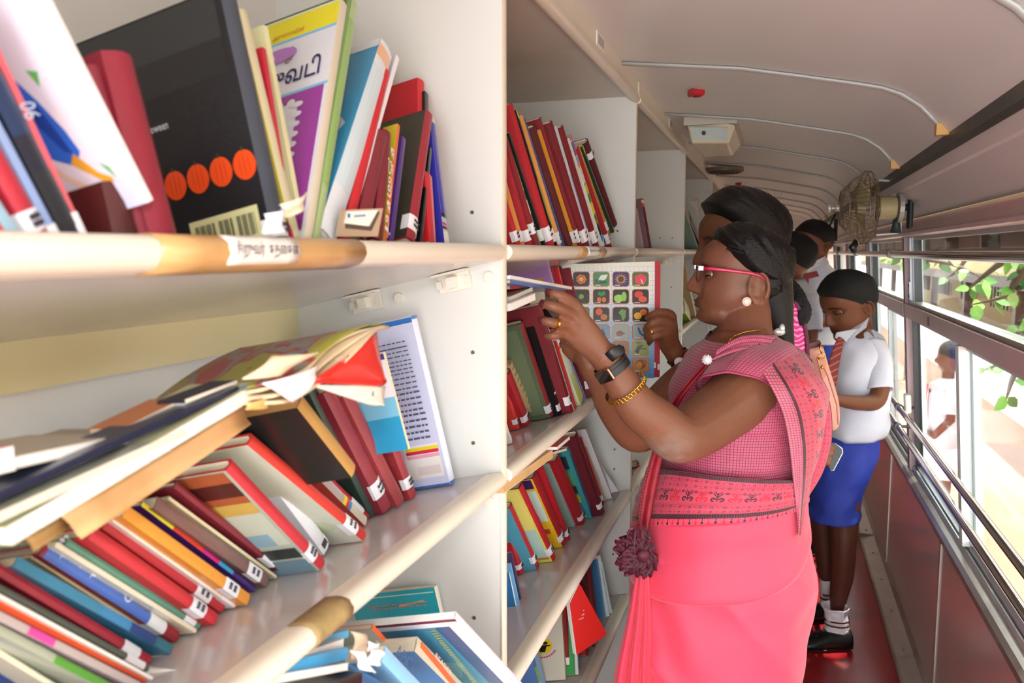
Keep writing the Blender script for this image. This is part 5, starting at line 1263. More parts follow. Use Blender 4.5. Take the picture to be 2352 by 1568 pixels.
# ------------------------------------------------------------------ saree cloth shaders
def cloth_mat(name, kind):
    m, nt, b = newmat(name); N.nt = nt
    uvn = nt.nodes.new('ShaderNodeUVMap'); sp = nt.nodes.new('ShaderNodeSeparateXYZ'); nt.links.new(uvn.outputs[0], sp.inputs[0])
    U, W_ = N(sp.outputs[0]), N(sp.outputs[1])
    b.inputs['Roughness'].default_value = .62; b.inputs['Sheen Weight'].default_value = .25
    nz = N(noise_node(nt, 55, 3)); big = N(noise_node(nt, 6, 2))
    pink, red, blk = s2l('#cf4963'), s2l('#c80a24'), s2l('#200a18')
    def checks(s=.0052):
        a = (U / s).fr(); c = (W_ / s).fr()
        g = (a - .5).ab().mx((c - .5).ab()).gt(.33)      # dark lines
        dot = ((a - .5).ab() + (c - .5).ab()).lt(.16)
        col = mixc(g * .72, s2l('#da5f80'), s2l('#4c0c28'))
        return mixc(dot * .7, col, s2l('#7d1238'))
    def motif():
        # U along the band in metres, t = across the motif zone 0..1 given by caller
        pass
    if kind == 'check': col = checks()
    else:
        # zones across the band, W_ normalised 0..1 in the second UV channel encoded as V = v + 10 (metres kept in U)
        v = W_
        P_ = .0235
        cell = (U / P_).fr() - .5; alt = ((U / (2 * P_)).fr()).lt(.5)
        if kind == 'waist': bands = dict(d1=(0, .10), r1=(.10, .34), mo=(.36, .66), r2=(.68, .90), d2=(.90, 1.0)); wid = .085
        else: bands = dict(ck=(0, .27), d1=(.27, .335), r1=(.34, .52), mo=(.53, .80), r2=(.82, .97), d2=(.985, 1.0)); wid = .085
        col = mixc(big * .25, pink, s2l('#dc3a54'))
        def rows(a, z, col, n=2):
            t = (v - a) / (z - a); inz = v.band(a, z)
            # fine lines
            ln = ((t * (n * 3)).fr() - .5).ab().lt(.10)
            col = mixc(inz * ln * .55, col, blk)
            for k in range(n):
                tc = (k + .5) / n; cu = (U / .0085).fr() - .5; cv = (t - tc) * (n * 1.35)
                dm = cu.ab() + cv.ab(); dia = dm.band(.20, .36); odd = ((U / .017).fr()).lt(.5)
                col = mixc(inz * dia * odd * .85, col, blk); col = mixc(inz * dm.lt(.26) * (1 - odd) * .8, col, red)
            return col
        col = rows(*bands['r1'], col); col = rows(*bands['r2'], col)
        a, z = bands['mo']; t = (v - a) / (z - a) - .5; inz = v.band(a, z)
        ax_ = cell.ab()
        # two curls, a stem and small buds
        def ring_(cx, cy, r, w_):
            dx = (ax_ - cx) * 1.0; dy = t - cy; dd = (dx * dx + dy * dy).sq(); return (dd - r).ab().lt(w_)
        curl = ring_(.24, .16, .13, .055) * (1 - ((ax_ - .10).lt(.09) * t.gt(.18) * t.lt(.3)))
        dot = (((ax_ - .24) * (ax_ - .24) + (t - .14) * (t - .14)).sq()).lt(.045)
        stem = ax_.lt(.045) * t.band(-.34, .3); diag = ((ax_ * 1.1 + t + .02).ab()).lt(.05) * ax_.lt(.3) * t.lt(.02); diag2 = ((ax_ * 1.1 + t + .22).ab()).lt(.045) * ax_.lt(.22)
        fig = curl.mx(dot).mx(stem).mx(diag).mx(diag2)
        bud = ((ax_ - .46).ab() + (t + .36).ab()).band(.03, .10)
        colm = mixc(alt, red, blk); col = mixc(inz * fig * .92, col, colm); col = mixc(inz * bud * .8, col, blk)
        for kk in ('d1', 'd2'):
            a, z = bands[kk]; inz = v.band(a, z); st = ((U / .0036).fr() - .5).ab().gt(.30)
            dk = mixc(st * .55, s2l('#33141f'), s2l('#7c3a48')); col = mixc(inz, col, dk)
        if kind == 'pallu':
            a, z = bands['ck']; inz = v.band(-.5, z)
            ua = (U / .0052).fr(); va = (v * (wid / .0052)).fr(); g = (ua - .5).ab().mx((va - .5).ab()).gt(.33)
            ck = mixc(g * .66, s2l('#e8768c'), s2l('#6b1838')); col = mixc(inz, col, ck)
        if kind == 'waist':
            # fringe of buds hanging below the lower dark line (v between 1.0 and 1.12)
            inz = v.band(1.0, 1.14); cu = (U / .0095).fr() - .5; t3 = (v - 1.0) / .14
            st = cu.ab().lt(.07) * t3.lt(.6); bl = ((cu * cu + (t3 - .7) * (t3 - .7)).sq()).lt(.22)
            odd = ((U / .019).fr()).lt(.5); cc = mixc(odd, s2l('#d3122c'), s2l('#3a1626'))
            base = s2l('#ee4564'); below = mixc(v.gt(1.0), col, base); col = mixc(inz * st.mx(bl), below, cc)
    hs = nt.nodes.new('ShaderNodeHueSaturation'); nt.links.new(col, hs.inputs['Color']) if not isinstance(col, N) else None
    vv = nz * .3 + .86; nt.links.new(vv.o, hs.inputs['Value']); nt.links.new(hs.outputs[0], b.inputs['Base Color'])
    bp = nt.nodes.new('ShaderNodeBump'); bp.inputs['Strength'].default_value = .25; bp.inputs['Distance'].default_value = .002; nt.links.new(noise_node(nt, 300, 2), bp.inputs['Height']); nt.links.new(bp.outputs[0], b.inputs['Normal'])
    return m
checkm = cloth_mat('check_weave', 'check'); waistm = cloth_mat('border_band', 'waist'); pallum = cloth_mat('shoulder_band', 'pallu')
def uvgrid(name, fn, nu, nv, m, parent, uvf, closed=False, thick=.0016, smooth=True):
    vs = []; uv = []; fs = []
    for i in range(nu + 1):
        for j in range(nv + 1): vs.append(fn(i / nu, j / nv)); uv.append(uvf(i / nu, j / nv))
    for i in range(nu):
        for j in range(nv):
            a = i * (nv + 1) + j; fs.append((a, a + nv + 1, a + nv + 2, a + 1))
    o = mk(name, vs, fs, m, parent, uvs=uv, smooth=smooth)
    if thick:
        s_ = o.modifiers.new('s', 'SOLIDIFY'); s_.thickness = thick; s_.offset = 0
    return o
# ------------------------------------------------------------------ the woman in the pink saree
D1 = 1.62
w1 = thing('person', onZ(1700, 2262, 0), 'woman in pink and red patterned saree reaching with both arms into the bookshelf', 'person')
fr1 = head_frame(1691, 747, 524, 1.66, -RH * .98 + FH * .15, pitch=math.radians(-2))
TOR = [(752, 1652, 1762, .050), (775, 1632, 1776, .065), (795, 1616, 1802, .110), (820, 1592, 1832, .150), (860, 1570, 1852, .172), (920, 1540, 1858, .182), (1000, 1522, 1850, .178), (1060, 1528, 1836, .170), (1100, 1524, 1822, .166), (1150, 1506, 1814, .170), (1200, 1490, 1818, .176), (1250, 1482, 1826, .184), (1300, 1474, 1834, .190), (1400, 1466, 1840, .190), (1500, 1458, 1830, .182), (1568, 1452, 1812, .176), (1700, 1456, 1790, .165), (1900, 1476, 1770, .150), (2100, 1492, 1762, .150), (2240, 1500, 1760, .150)]
def tor(y):
    return tuple(sinterp(y, [(t[0], t[k]) for t in TOR]) for k in (1, 2, 3))
def tor_pt(y, a, off=0.0, p=2.2):
    xl, xr, b = tor(y); c = P((xl + xr) / 2, y, D1); c.z = P((xl + xr) / 2, y, D1 - .6 * b).z; RH, FH = lf(c); A = (xr - xl) / 2 * D1 / F + off; b = b + off; cs, sn = math.cos(a), math.sin(a)
    return c + RH * (A * math.copysign(abs(cs) ** (2 / p), cs)) + FH * (b * math.copysign(abs(sn) ** (2 / p), sn))
mb = MB(); head_mesh(mb, fr1, chub=.16, nose=1.04, lips=1.5)
add_ear(mb, fr1, 1, ex=-.165, ez=.41, sz=1.2); add_ear(mb, fr1, -1, ex=-.165, ez=.41, sz=1.2)
# soft under-chin and neck
limb(mb, [(1716, 650, 1.66, 44), (1712, 700, 1.65, 56), (1712, 750, 1.63, 60), (1712, 800, 1.62, 74)], flat=.92)
mb.ell(P(1664, 716, 1.655), (RH * .050, FH * .046, ZU * .030), 16, 10)
mb.loft([ringpx(y, *[v + s for v, s in zip(tor(y)[:2], (4, -4))], D1, tor(y)[2] - .006) for y in (760, 775, 795, 820, 860, 920, 1000, 1060, 1100, 1200, 1300, 1400, 1568, 1900, 2200)])
# near (left) arm
limb(mb, [(1770, 862, 1.54, 62), (1735, 885, 1.50, 80), (1660, 942, 1.43, 72), (1600, 985, 1.37, 66), (1556, 1004, 1.325, 60), (1508, 968, 1.30, 54), (1462, 930, 1.29, 49), (1430, 882, 1.28, 41), (1402, 838, 1.272, 35), (1385, 812, 1.268, 37)])
# far (right) arm
limb(mb, [(1650, 850, 1.72, 52), (1590, 880, 1.68, 58), (1530, 930, 1.62, 54), (1478, 985, 1.55, 50), (1450, 985, 1.50, 46), (1412, 930, 1.46, 44), (1380, 870, 1.42, 34), (1352, 830, 1.40, 30)])
hand(mb, (1385, 812, 1.268, 38), [(1322, 700, 1.240), (1312, 722, 1.236), (1304, 745, 1.240), (1296, 766, 1.250)],
     [[(1322, 700, 1.240), (1295, 682, 1.224), (1275, 675, 1.222), (1260, 672, 1.226)],
      [(1312, 722, 1.236), (1283, 708, 1.216), (1262, 701, 1.214), (1246, 697, 1.220)],
      [(1304, 745, 1.240), (1274, 742, 1.220), (1256, 738, 1.218), (1243, 735, 1.222)],
      [(1296, 766, 1.250), (1276, 770, 1.232), (1265, 771, 1.232), (1256, 771, 1.236)]],
     [(1372, 795, 1.285), (1345, 800, 1.31), (1322, 792, 1.325), (1303, 778, 1.325)], palm_t=.36)
hand(mb, (1352, 830, 1.40, 30), [(1326, 790, 1.38), (1322, 800, 1.39), (1318, 810, 1.40), (1316, 820, 1.41)],
     [[(1326, 790, 1.38), (1312, 775, 1.37), (1302, 768, 1.365), (1296, 762, 1.362)], [(1322, 800, 1.39), (1306, 786, 1.38), (1298, 780, 1.37), (1292, 776, 1.37)], [(1318, 810, 1.40), (1304, 800, 1.39), (1298, 794, 1.385), (1292, 790, 1.38)], [(1316, 820, 1.41), (1306, 812, 1.40), (1300, 806, 1.395), (1296, 802, 1.39)]],
     [(1340, 800, 1.36), (1330, 785, 1.35), (1322, 772, 1.345), (1316, 762, 1.345)], palm_t=.5)
# feet under the hem
for s in (-1, 1):
    f0 = onZ(1640, 2240, .03) + FH * (.09 * s)
    mb.ell(f0 - RH * .03, (-RH * .11, FH * .042, ZU * .028), 16, 8)
    mb.tube([f0 + RH * .04 + ZU * .01, f0 + RH * .04 + ZU * .45], [.034, .045], 14)
vs, fs = smooth_remesh(mb, .0030, 3, .5)
E1 = P(1535, 1045, 1.29)
def ex1(p, c):
    d = (p - E1).length
    n = mnoise.noise(p * 70) * .5
    if d < .055: c = mixs(c, '#8f8079', (1 - d / .055) * (.8 + n) * 1.1)
    if p.z > 1.15 and (p - P(1390, 740, 1.25)).length < .16:
        # dark nail polish on the finger ends
        for q in ((1258, 671, 1.224), (1244, 696, 1.218), (1241, 734, 1.221)):
            if (p - P(*q)).length < .008: c = mixs(c, '#5a1520', .7)
    return c
b1 = mk('body', vs, fs, skin, w1, cols=paint(vs, fs, skin_paint(fr1, '#7c4f39', '#5e332e', '#2c1710', ex1)), smooth=True)
eyes(w1, fr1)
# upper eyelids with lashes
o_, f_, l_, u_, H_ = fr1
lids(w1, fr1, -24)
# hair: parted, drawn back over the ear
XB = [(.2, -.30), (.40, -.28), (.50, -.25), (.54, -.13), (.60, -.03), (.70, .08), (.80, .16), (.88, .27), (.94, .31), (1.0, .5)]
def reg1(x, y, z):
    b = interp(z, XB); s_ = b - x
    if y < .12: s_ = max(s_, min((z - .86) * 1.5, .3)) if z > .86 else s_
    return s_
def strand(x, y, z):
    ang = math.atan2(z - .36, x + .46)
    return .03 * math.exp(-((z - .75) / .25) ** 2) * (1 if x < 0 else .6) + .022 * mnoise.noise(V((ang * 16, y * 2, 0))) + .010 * mnoise.noise(V((ang * 48, y * 3, 4))) - .012 * math.exp(-((ang - .95) / .05) ** 2) * (1 if abs(y) > .1 else 0)
hair1 = hair_shell(w1, fr1, reg1, amp=.055, extra=strand, taper=.09, chub=.1, nz=110, na=170)
# gathered hair falling behind the ear to a loose tail
mb = MB()
lim = [(1752, 600, 1.66, 62), (1772, 660, 1.655, 48), (1784, 710, 1.655, 38), (1792, 750, 1.65, 30), (1800, 790, 1.64, 24), (1806, 830, 1.64, 18), (1808, 862, 1.645, 9)]
limb(mb, lim, seg=20, flat=1.15)
hv, hf = mb.v, mb.f
t_ = mk('hair_tail', hv, hf, hairm, hair1, smooth=True)
mb = MB(); rr = random.Random(5)
for k in range(46):
    z0 = rr.uniform(.45, .93); a0 = rr.uniform(-.9, .95); pts = []
    for i in range(7):
        t = i / 6; a = lerp(1.25 + .15 * a0, 2.6, t); x, y, z = head_pt(lerp(.90 - .2 * abs(a0), .42 - .05 * a0, t ** 1.3), a, hair=True)
        n = V((x, y, (z - .5))).normalized(); q = V((x, y, z)) + n * (.066 + .022 * math.sin(3.1 * t)); pts.append(o_ + (f_ * q.x + l_ * q.y + u_ * q.z) * H_)
    mb.tube(pts, [.0004, .0007, .0009, .0009, .0008, .0006, .0003], 4, cap=False)
mb.make('hair_strands', hairm, hair1, smooth=True)['kind'] = 'stuff'
mb = MB(); rr = random.Random(8)
for k in range(60):      # fly-away hairs and wisps at the hairline
    z = rr.uniform(.72, .99); a = rr.uniform(.15, 2.6); x, y, zz = head_pt(z, a, hair=True); n = V((x, y, z - .45)).normalized(); q = V((x, y, zz)) + n * .045
    p0 = o_ + (f_ * q.x + l_ * q.y + u_ * q.z) * H_; dr = (-f_ * rr.uniform(.2, 1) + u_ * rr.uniform(-.1, .5) + l_ * rr.uniform(-.1, .3)).normalized()
    nn = (f_ * n.x + l_ * n.y + u_ * n.z); pts = [p0, p0 + dr * .012 + nn * .005, p0 + dr * .026 + nn * .006]
    mb.tube(pts, [.0003, .00025, .0001], 3, cap=False)
mb.make('fly_away_hairs', hairm, hair1)['kind'] = 'stuff'
# hair clip, earring, brooch pearl, necklace
mb = MB(); mb.ell(P(1790, 762, 1.60), (RH * .012, FH * .006, ZU * .008), 10, 6); mb.ell(P(1796, 755, 1.60), (RH * .006, FH * .005, ZU * .010), 8, 6)
mb.make('hair_clip', mat('silver_clip', '#c9cdc8', .3, metal=.4), hair1, smooth=True)
ear = P(1714, 692, 1.66 - .075 - .0); mb = MB()
ec = o_ + (f_ * -.222 + l_ * .375 + u_ * .262) * H_; ec = P(1714, 692, (ec - CAM).dot(FW) - .004)
mb.ell(ec, (RH * .0085, FH * .005, ZU * .0085), 16, 10)
for k in range(18):
    a = 2 * math.pi * k / 18
    for r_, n_ in ((.0075, 1), (.0045, 1)):
        mb.ell(ec - FH * .004 + (RH * math.cos(a + r_ * 99) + ZU * math.sin(a + r_ * 99)) * r_, (RH * .0014, FH * .0014, ZU * .0014), 6, 4)
mb.make('pearl_earring', mat('pearl', '#f3d9cc', .25, coat=.4), w1, smooth=True)
mb = MB(); ch = [(1672, 788, 1.52), (1680, 777, 1.535), (1694, 768, 1.545), (1712, 762, 1.552), (1735, 758, 1.563), (1758, 757, 1.578), (1770, 757, 1.60)]
mb.tube([P(*c) for c in ch], .0011, 6)
for c in ((1688, 771, 1.540), (1706, 763.5, 1.549), (1678, 780, 1.530)): mb.ell(P(*c), (RH * .0024, FH * .0024, ZU * .0024), 8, 6)
mb.make('gold_necklace', gold, w1, smooth=True)
pb = P(1624, 826, 1.455); mb = MB(); mb.ell(pb, (RH * .0085, FH * .0085, ZU * .0085), 14, 10)
for k in range(40):
    z = 1 - 2 * (k + .5) / 40; a = k * 2.4; r_ = math.sqrt(1 - z * z); mb.ell(pb + (RH * (r_ * math.cos(a)) + FH * (r_ * math.sin(a)) + ZU * z) * .0085, (RH * .0012, FH * .0012, ZU * .0012), 5, 4)
mb.tube([pb + RH * .008, pb + RH * .018 + ZU * .006], .0009, 6)
mb.make('pearl_pin', mat('pearl_white', '#e9e4e6', .3, coat=.4), w1, smooth=True)
# glasses
gl_ = lambda x, y, z: o_ + (f_ * x + l_ * y + u_ * z) * H_
pinkf = mat('pink_frame', '#c01c48', .3); mb = MB()
for s in (-1, 1):
    mb = MB()
    mb.tube([gl_(.40, .30 * s, .575), gl_(.32, .335 * s, .578), gl_(.15, .352 * s, .568), (gl_(-.08, .365 * s, .548)), gl_(-.17, .372 * s, .525), gl_(-.215, .372 * s, .49)], [(.0016, .0030), (.0016, .0036), (.0015, .0034), (.0014, .0030), (.0013, .0024), (.001, .0015)], 10, up=l_)
    mb.make('temple_arm', pinkf, w1, smooth=True)
    mb = MB(); mb.box((-.004, -.0018, -.004), (.005, .0018, .004), ax=(gl_(.395, .318 * s, .578), f_, l_, u_)); mb.make('hinge', mat('silver_hinge', '#b9b9c4', .25, metal=.8), w1)
    mb = MB(); pts = [gl_(.425 + .0 - .03 * abs(.17 + .135 * math.cos(a)) / .3, (.17 + .135 * math.cos(a)) * s, .515 + .085 * math.sin(a)) for a in [2 * math.pi * k / 28 for k in range(29)]]
    mb.tube(pts, .0006, 6, cap=False); mb.make('lens_rim', mat('dark_rim', '#4a3a3c', .3, metal=.5), w1, smooth=True)
    mb = MB(); mb.add(pts[:-1], [tuple(range(28))]); mb.make('lens', glass, w1)
mb = MB(); mb.tube([gl_(.418, .045, .54), gl_(.435, 0, .55), gl_(.418, -.045, .54)], .0010, 8); mb.make('glasses_bridge', mat('silver_hinge', '#b9b9c4'), w1, smooth=True)

# blouse: checked, with short puffed sleeve
def bl(u, v):
    a = 2 * math.pi * u; y = lerp(786, 1118, v); p = tor_pt(y, a, .006)
    # scooped neck
    if v < .10: p = tor_pt(lerp(786, 819, v / .1), a, .006 * (v / .1 + .2))
    n = mnoise.noise(V((u * 18, v * 5, 3))) * .004 + mnoise.noise(V((u * 6 + v * 9, v * 16, 7))) * .004
    cc = P(1690, y, D1); dr = (p - cc); dr.z = 0
    return p + dr.normalized() * n
uvgrid('blouse', bl, 110, 60, checkm, w1, lambda u, v: (u * 1.06, v * .285), thick=.0015)
Sx, Ex = (1752, 872, 1.52), (1556, 1004, 1.325)
def sleeve(u, v):
    a = 2 * math.pi * u; S0, E0 = P(1768, 858, 1.545), P(*Ex); ax = (E0 - S0).normalized(); top = (ZU - ax * ax.z).normalized(); sd_ = ax.cross(top)
    tt = lerp(.17, .56, (.5 + .5 * math.cos(a - .45)) ** 1.1); L = (E0 - S0).length; t = lerp(-.10, tt, v)
    r = lerp(.058, .0665, min(v * 1.6, 1)) * (1 + .11 * math.sin(math.pi * min(v * 1.05, 1))) * (1 - .10 * max(0, v - .8) / .2)
    r *= 1 + .03 * math.sin(9 * a + 3 * v) * (1 - .5 * v) + .02 * mnoise.noise(V((u * 9, v * 4, 1)))
    return S0 + ax * (L * t) + top * (math.cos(a) * r) + sd_ * (math.sin(a) * r * 1.02)
uvgrid('sleeve', sleeve, 64, 30, checkm, w1, lambda u, v: (u * .42, v * .17), thick=.002)
def sleeveR(u, v):
    a = 2 * math.pi * u; S0, E0 = P(1660, 850, 1.74), P(1478, 985, 1.55); ax = (E0 - S0).normalized(); top = (ZU - ax * ax.z).normalized(); sd_ = ax.cross(top)
    r = .058 * (1 + .06 * math.sin(math.pi * v)); return S0 + ax * ((E0 - S0).length * lerp(-.05, .38, v)) + top * (math.cos(a) * r) + sd_ * (math.sin(a) * r)
uvgrid('sleeve', sleeveR, 40, 16, checkm, w1, lambda u, v: (u * .36, v * .1), thick=.002)
mb = MB(); pts = [sleeve(k / 64, 1.0) for k in range(65)]; mb.tube(pts, .0022, 6, cap=False); mb.make('sleeve_hem', mat('maroon_piping', '#a83a58', .6), w1, smooth=True)

# plain pink skirt with pulled folds
pinkm = mat('pink_cotton', '#ea4463', .55, var=.07, vs=120, stretch=(1, 1, 6), bump=.2, bs=240, sheen=.3)
def skirt(u, v):
    a = 2 * math.pi * u; y = lerp(1165, 2236, v ** 1.25); p = tor_pt(y, a, .010 + .004 * v)
    ang = (a - math.pi) % (2 * math.pi)          # 0 at the front (bookcase side), pi at the back
    h = 0
    # folds sweeping from the gathered front knot round and down to the back
    d_ = v * 5.2 - 1.0 * abs(math.sin(ang / 2)) ** 1.2
    env = math.exp(-((ang - .9) / 1.0) ** 2) + .35
    h += .010 * (1 - abs(math.sin(11 * v * 1.3 - 2.3 * ang + 1.2 * mnoise.noise(V((ang, v * 4, 9)))))) ** 2.5 * env * (.4 + .6 * math.exp(-v * 2))
    h += .009 * mnoise.noise(V((ang * 1.3 - v * 6, v * 9 + ang * 1.2, 2)))
    h += .006 * math.sin(26 * v - 9 * ang + 3 * mnoise.noise(V((ang, v * 3, 0)))) * math.exp(-((ang - .6) / .8) ** 2)
    cc = P(1650, y, D1); dr = p - cc; dr.z = 0; q = p + dr.normalized() * h
    return q
uvgrid('saree_skirt', skirt, 150, 120, pinkm, w1, lambda u, v: (u, v), thick=.0015)
# overlapping hip fold
def hip(u, v):
    a = lerp(math.radians(178), math.radians(372), u)
    y0 = lerp(1225, 1140, min(u * 1.5, 1)) + 2; y1 = sinterp(u, [(0, 1345), (.2, 1365), (.45, 1345), (.7, 1300), (.9, 1235), (1, 1190)])
    y = lerp(y0, y1, v); off = .0215 + .001 * math.sin(12 * v + 5 * u) + .003 * mnoise.noise(V((u * 5, v * 4, 8))) - .003 * max(0, v - .9) * 10
    return tor_pt(y, a, off)
uvgrid('hip_fold', hip, 70, 26, pinkm, w1, lambda u, v: (u, v), thick=.0016)
# patterned waist band
def wst(u, v):
    a = lerp(math.radians(170), math.radians(375), u)
    yt = sinterp(u, [(0, 1118), (.14, 1104), (.28, 1074), (.45, 1066), (.7, 1078), (1, 1112)]); yb = sinterp(u, [(0, 1285), (.12, 1250), (.28, 1200), (.5, 1165), (.75, 1152), (1, 1165)])
    return tor_pt(lerp(yt, yb, v), a, .0255 + .001 * math.sin(9 * v * 3 + 7 * u))
uvgrid('patterned_waist_band', wst, 90, 22, waistm, w1, lambda u, v: (u * .53, v * 1.14), thick=.0014)
# shoulder fall hanging down the back
PL = [(772, 1702, 1782), (800, 1722, 1822), (830, 1742, 1848), (870, 1764, 1874), (920, 1782, 1892), (980, 1793, 1900), (1040, 1800, 1897), (1100, 1806, 1880), (1150, 1810, 1855), (1205, 1814, 1822)]
def pal(u, v):
    y = lerp(770, 1207, u); xl = sinterp(y, [(p[0], p[1]) for p in PL]); xr = sinterp(y, [(p[0], p[2]) for p in PL])
    a_, b_, bb = tor(y); cx_ = (a_ + b_) / 2; hw_ = (b_ - a_) / 2 + 4
    def at(x, off, far=0):
        hx = hw_ + off * F / D1; q = (x - cx_) / hx; ex_ = max(0, q - 1) * hx * D1 / F; q = min(max(q, -1), 1)
        an = -math.acos(math.copysign(abs(q) ** 1.1, q)) if not far else far
        p = tor_pt(y, an, off); r_, f__ = lf(P(cx_, y, D1)); return p + r_ * ex_
    top = math.exp(-(u / .13) ** 2); bulge = .028 + .022 * math.exp(-((u - .2) / .16) ** 2)
    if v <= .8:
        t = v / .8; x = lerp(xl, xr, t) + 1.4 * math.sin(t * 11 + u * 2) * (1 - t); p = at(x, bulge - .012 * (t ** 3))
        q_ = P(x, y - 3, 1.49 + .10 * t * t); p = p.lerp(q_, top * .6)
        n_ = (CAM - p).normalized(); return p + n_ * (.0022 * math.sin(20 * t + 4 * u) + .012 * math.sin(math.pi * t) * (1 - top))
    t = (v - .8) / .2; e_ = at(xr, bulge - .012).lerp(P(xr, y - 3, 1.59), top * .6); return e_ + FH * (.16 * math.sin(t * math.pi / 2)) - RH * (.03 * t * t)
pl_ = uvgrid('shoulder_fall', pal, 90, 50, pallum, w1, lambda u, v: (u * .40, v / .8), thick=.0015)
# continues over the shoulder to the front
def over(u, v):
    a = [(1788, 776, 1.53), (1745, 770, 1.51), (1698, 776, 1.49), (1648, 806, 1.46)]; b = [(1740, 806, 1.475), (1705, 806, 1.465), (1672, 815, 1.455), (1636, 830, 1.45)]
    q = lambda L, u: P(*[sinterp(u * 3, [(k, L[k][j]) for k in range(4)]) for j in range(3)])
    return q(a, u).lerp(q(b, u), v) + ZU * (.004 * math.sin(v * 9))
uvgrid('shoulder_wrap', over, 24, 12, checkm, w1, lambda u, v: (u * .12, v * .04), thick=.0015)
def chest(u, v):
    A = [(1622, 838, 1.452), (1585, 880, 1.44), (1556, 920, 1.44), (1528, 980, 1.47), (1508, 1050, 1.50), (1488, 1140, 1.50), (1474, 1240, 1.49)]
    wd = sinterp(u, [(0, 9), (.2, 11), (.45, 16), (.65, 26), (.85, 30), (1, 22)])
    q = [sinterp(u * 6, [(k, A[k][j]) for k in range(7)]) for j in range(3)]
    return P(q[0] + (v - .5) * wd, q[1] + (v - .5) * wd * .35 * (1 - u), q[2] + .004 * math.sin(v * 6))
uvgrid('front_fall', chest, 50, 10, mat('red_front_fall', '#930f24', .6, var=.6, vs=55, stretch=(1, 1, .4), bump=.3, bs=200), w1, lambda u, v: (u, v))
mb = MB()
for k in range(46):
    c = chest(.42 + .57 * k / 46, .08) - FH * .003; mb.ell(c, (RH * .0016, FH * .001, ZU * .0016), 6, 4)
mb.make('border_beads', mat('maroon_beads', '#2b0f1a', .5), w1)
# gathered pleats falling from the waist knot
def ple(u, v):
    t = v; yc = lerp(1316, 2240, t ** 1.1); xc = sinterp(t, [(0, 1476), (.15, 1468), (.3, 1456), (.6, 1448), (1, 1450)]); wd = sinterp(t, [(0, 16), (.1, 26), (.25, 44), (.5, 70), (1, 90)])
    s = u * 2 - 1; z_ = math.sin(u * math.pi * 7 + .6); d = 1.475 + .006 * z_ * (1 + t) - .02 * (1 - s * s) * 0 + .012 * s * s
    return P(xc + s * wd + 2.2 * math.cos(u * math.pi * 7) * (1 + 2 * t), yc, d)
uvgrid('pleats', ple, 90, 60, mat('pleat_cotton', '#e2304f', .6, var=.16, vs=30, stretch=(3, 3, .2), bump=.2, bs=200, sheen=.25), w1, lambda u, v: (u, v), thick=.0015)
# ruffled knot tucked at the waist
kn = bpy.data.objects.new('waist_knot', None); kn.parent = w1; kn.location = P(1460, 1275, 1.45) - wloc(w1); link(kn)
km = mat('knot_cloth', '#4c0e22', .6, var=.8, vs=70, stretch=(1, 1, 1), bump=.5, bs=160)
base = P(1474, 1270, 1.455); rr = random.Random(3)
for k in range(12):
    ang = math.radians(lerp(82, 300, k / 11)); L = (52 + 12 * math.sin(k * 2.1)) * 1.46 / F * (.7 if k == 0 else 1)
    if k > 10: L *= 1.15
    dr = RH * math.cos(ang) * 1.0 + ZU * math.sin(ang) * .95; sd_ = dr.cross(FH).normalized(); lay = FH * (-.012 + .022 * rr.random())
    def petal(u, v, dr=dr, sd_=sd_, L=L, lay=lay, k=k):
        wv = math.sin(math.pi * u * .9 + .2); w_ = .0150 * (.45 + 1.0 * math.sin(math.pi * min(u * .75 + .1, 1))); s = v * 2 - 1
        return base + dr * (L * u) + lay * u + sd_ * (s * w_) - FH * (.007 * (1 - s * s) * math.sin(math.pi * u) + .006 * math.sin(9 * s + 5 * u + k)) + dr * (.004 * math.sin(7 * s + k) * u)
    o = uvgrid('ruffle', petal, 12, 12, km, kn, lambda u, v: (u, v), thick=.0018)
    mb = MB(); mb.tube([petal(1, j / 12) for j in range(13)], .0009, 5); mb.make('ruffle_hem', mat('pink_hem', '#9c2c4a', .6), o)
mb = MB(); mb.ell(base - FH * .01, (RH * .012, FH * .010, ZU * .012), 14, 10); mb.make('knot_core', km, kn, smooth=True)

# watch, bracelet, ring
wa, wb = P(1430, 872, 1.279), P(1385, 812, 1.268); ax = (P(1402, 838, 1.272) - P(1425, 872, 1.277)).normalized()
def band(name, c, ax, r, w_, th_, m, parent, a0=0, a1=360, seg=40, fl=1.0):
    ref = (-FH - ax * (-FH).dot(ax)).normalized(); sd_ = ax.cross(ref); vs = []; n = seg
    mb = MB(); rings = []
    for k in range(n + 1):
        a = math.radians(lerp(a0, a1, k / n)); d = ref * math.cos(a) + sd_ * math.sin(a); p = c + d * r * (1 if fl == 1 else 1)
        rings.append([p - ax * w_ / 2, p + ax * w_ / 2, p + ax * w_ / 2 + d * th_, p - ax * w_ / 2 + d * th_])
    mb.loft(rings, cap=(a1 - a0) < 360); return autosmooth(recalc(mb.make(name, m, parent)))
wc = P(1406, 842, 1.273); wt = bpy.data.objects.new('wristwatch', None); wt.parent = w1; wt.location = wc - wloc(w1); link(wt)
band('watch_strap', wc, ax, .0258, .0165, .0022, mat('black_leather', '#17181b', .45, var=.2, vs=80), wt)
band('strap_keeper', wc, ax, .0282, .006, .0012, mat('black_leather', '#17181b'), wt, -60, 60)
ref = (-FH - ax * (-FH).dot(ax)).normalized(); sdx = ax.cross(ref)
dd_ = (ref * math.cos(math.radians(50)) + sdx * math.sin(math.radians(50))); 
fc = P(1378, 828, (wc - CAM).dot(FW) - .018); fn_ = (-FW * .75 - RH * .75 + ZU * .0); fn_ = (fn_ - ax * fn_.dot(ax)).normalized(); tn = ax.cross(fn_)
fc = wc + fn_ * .028
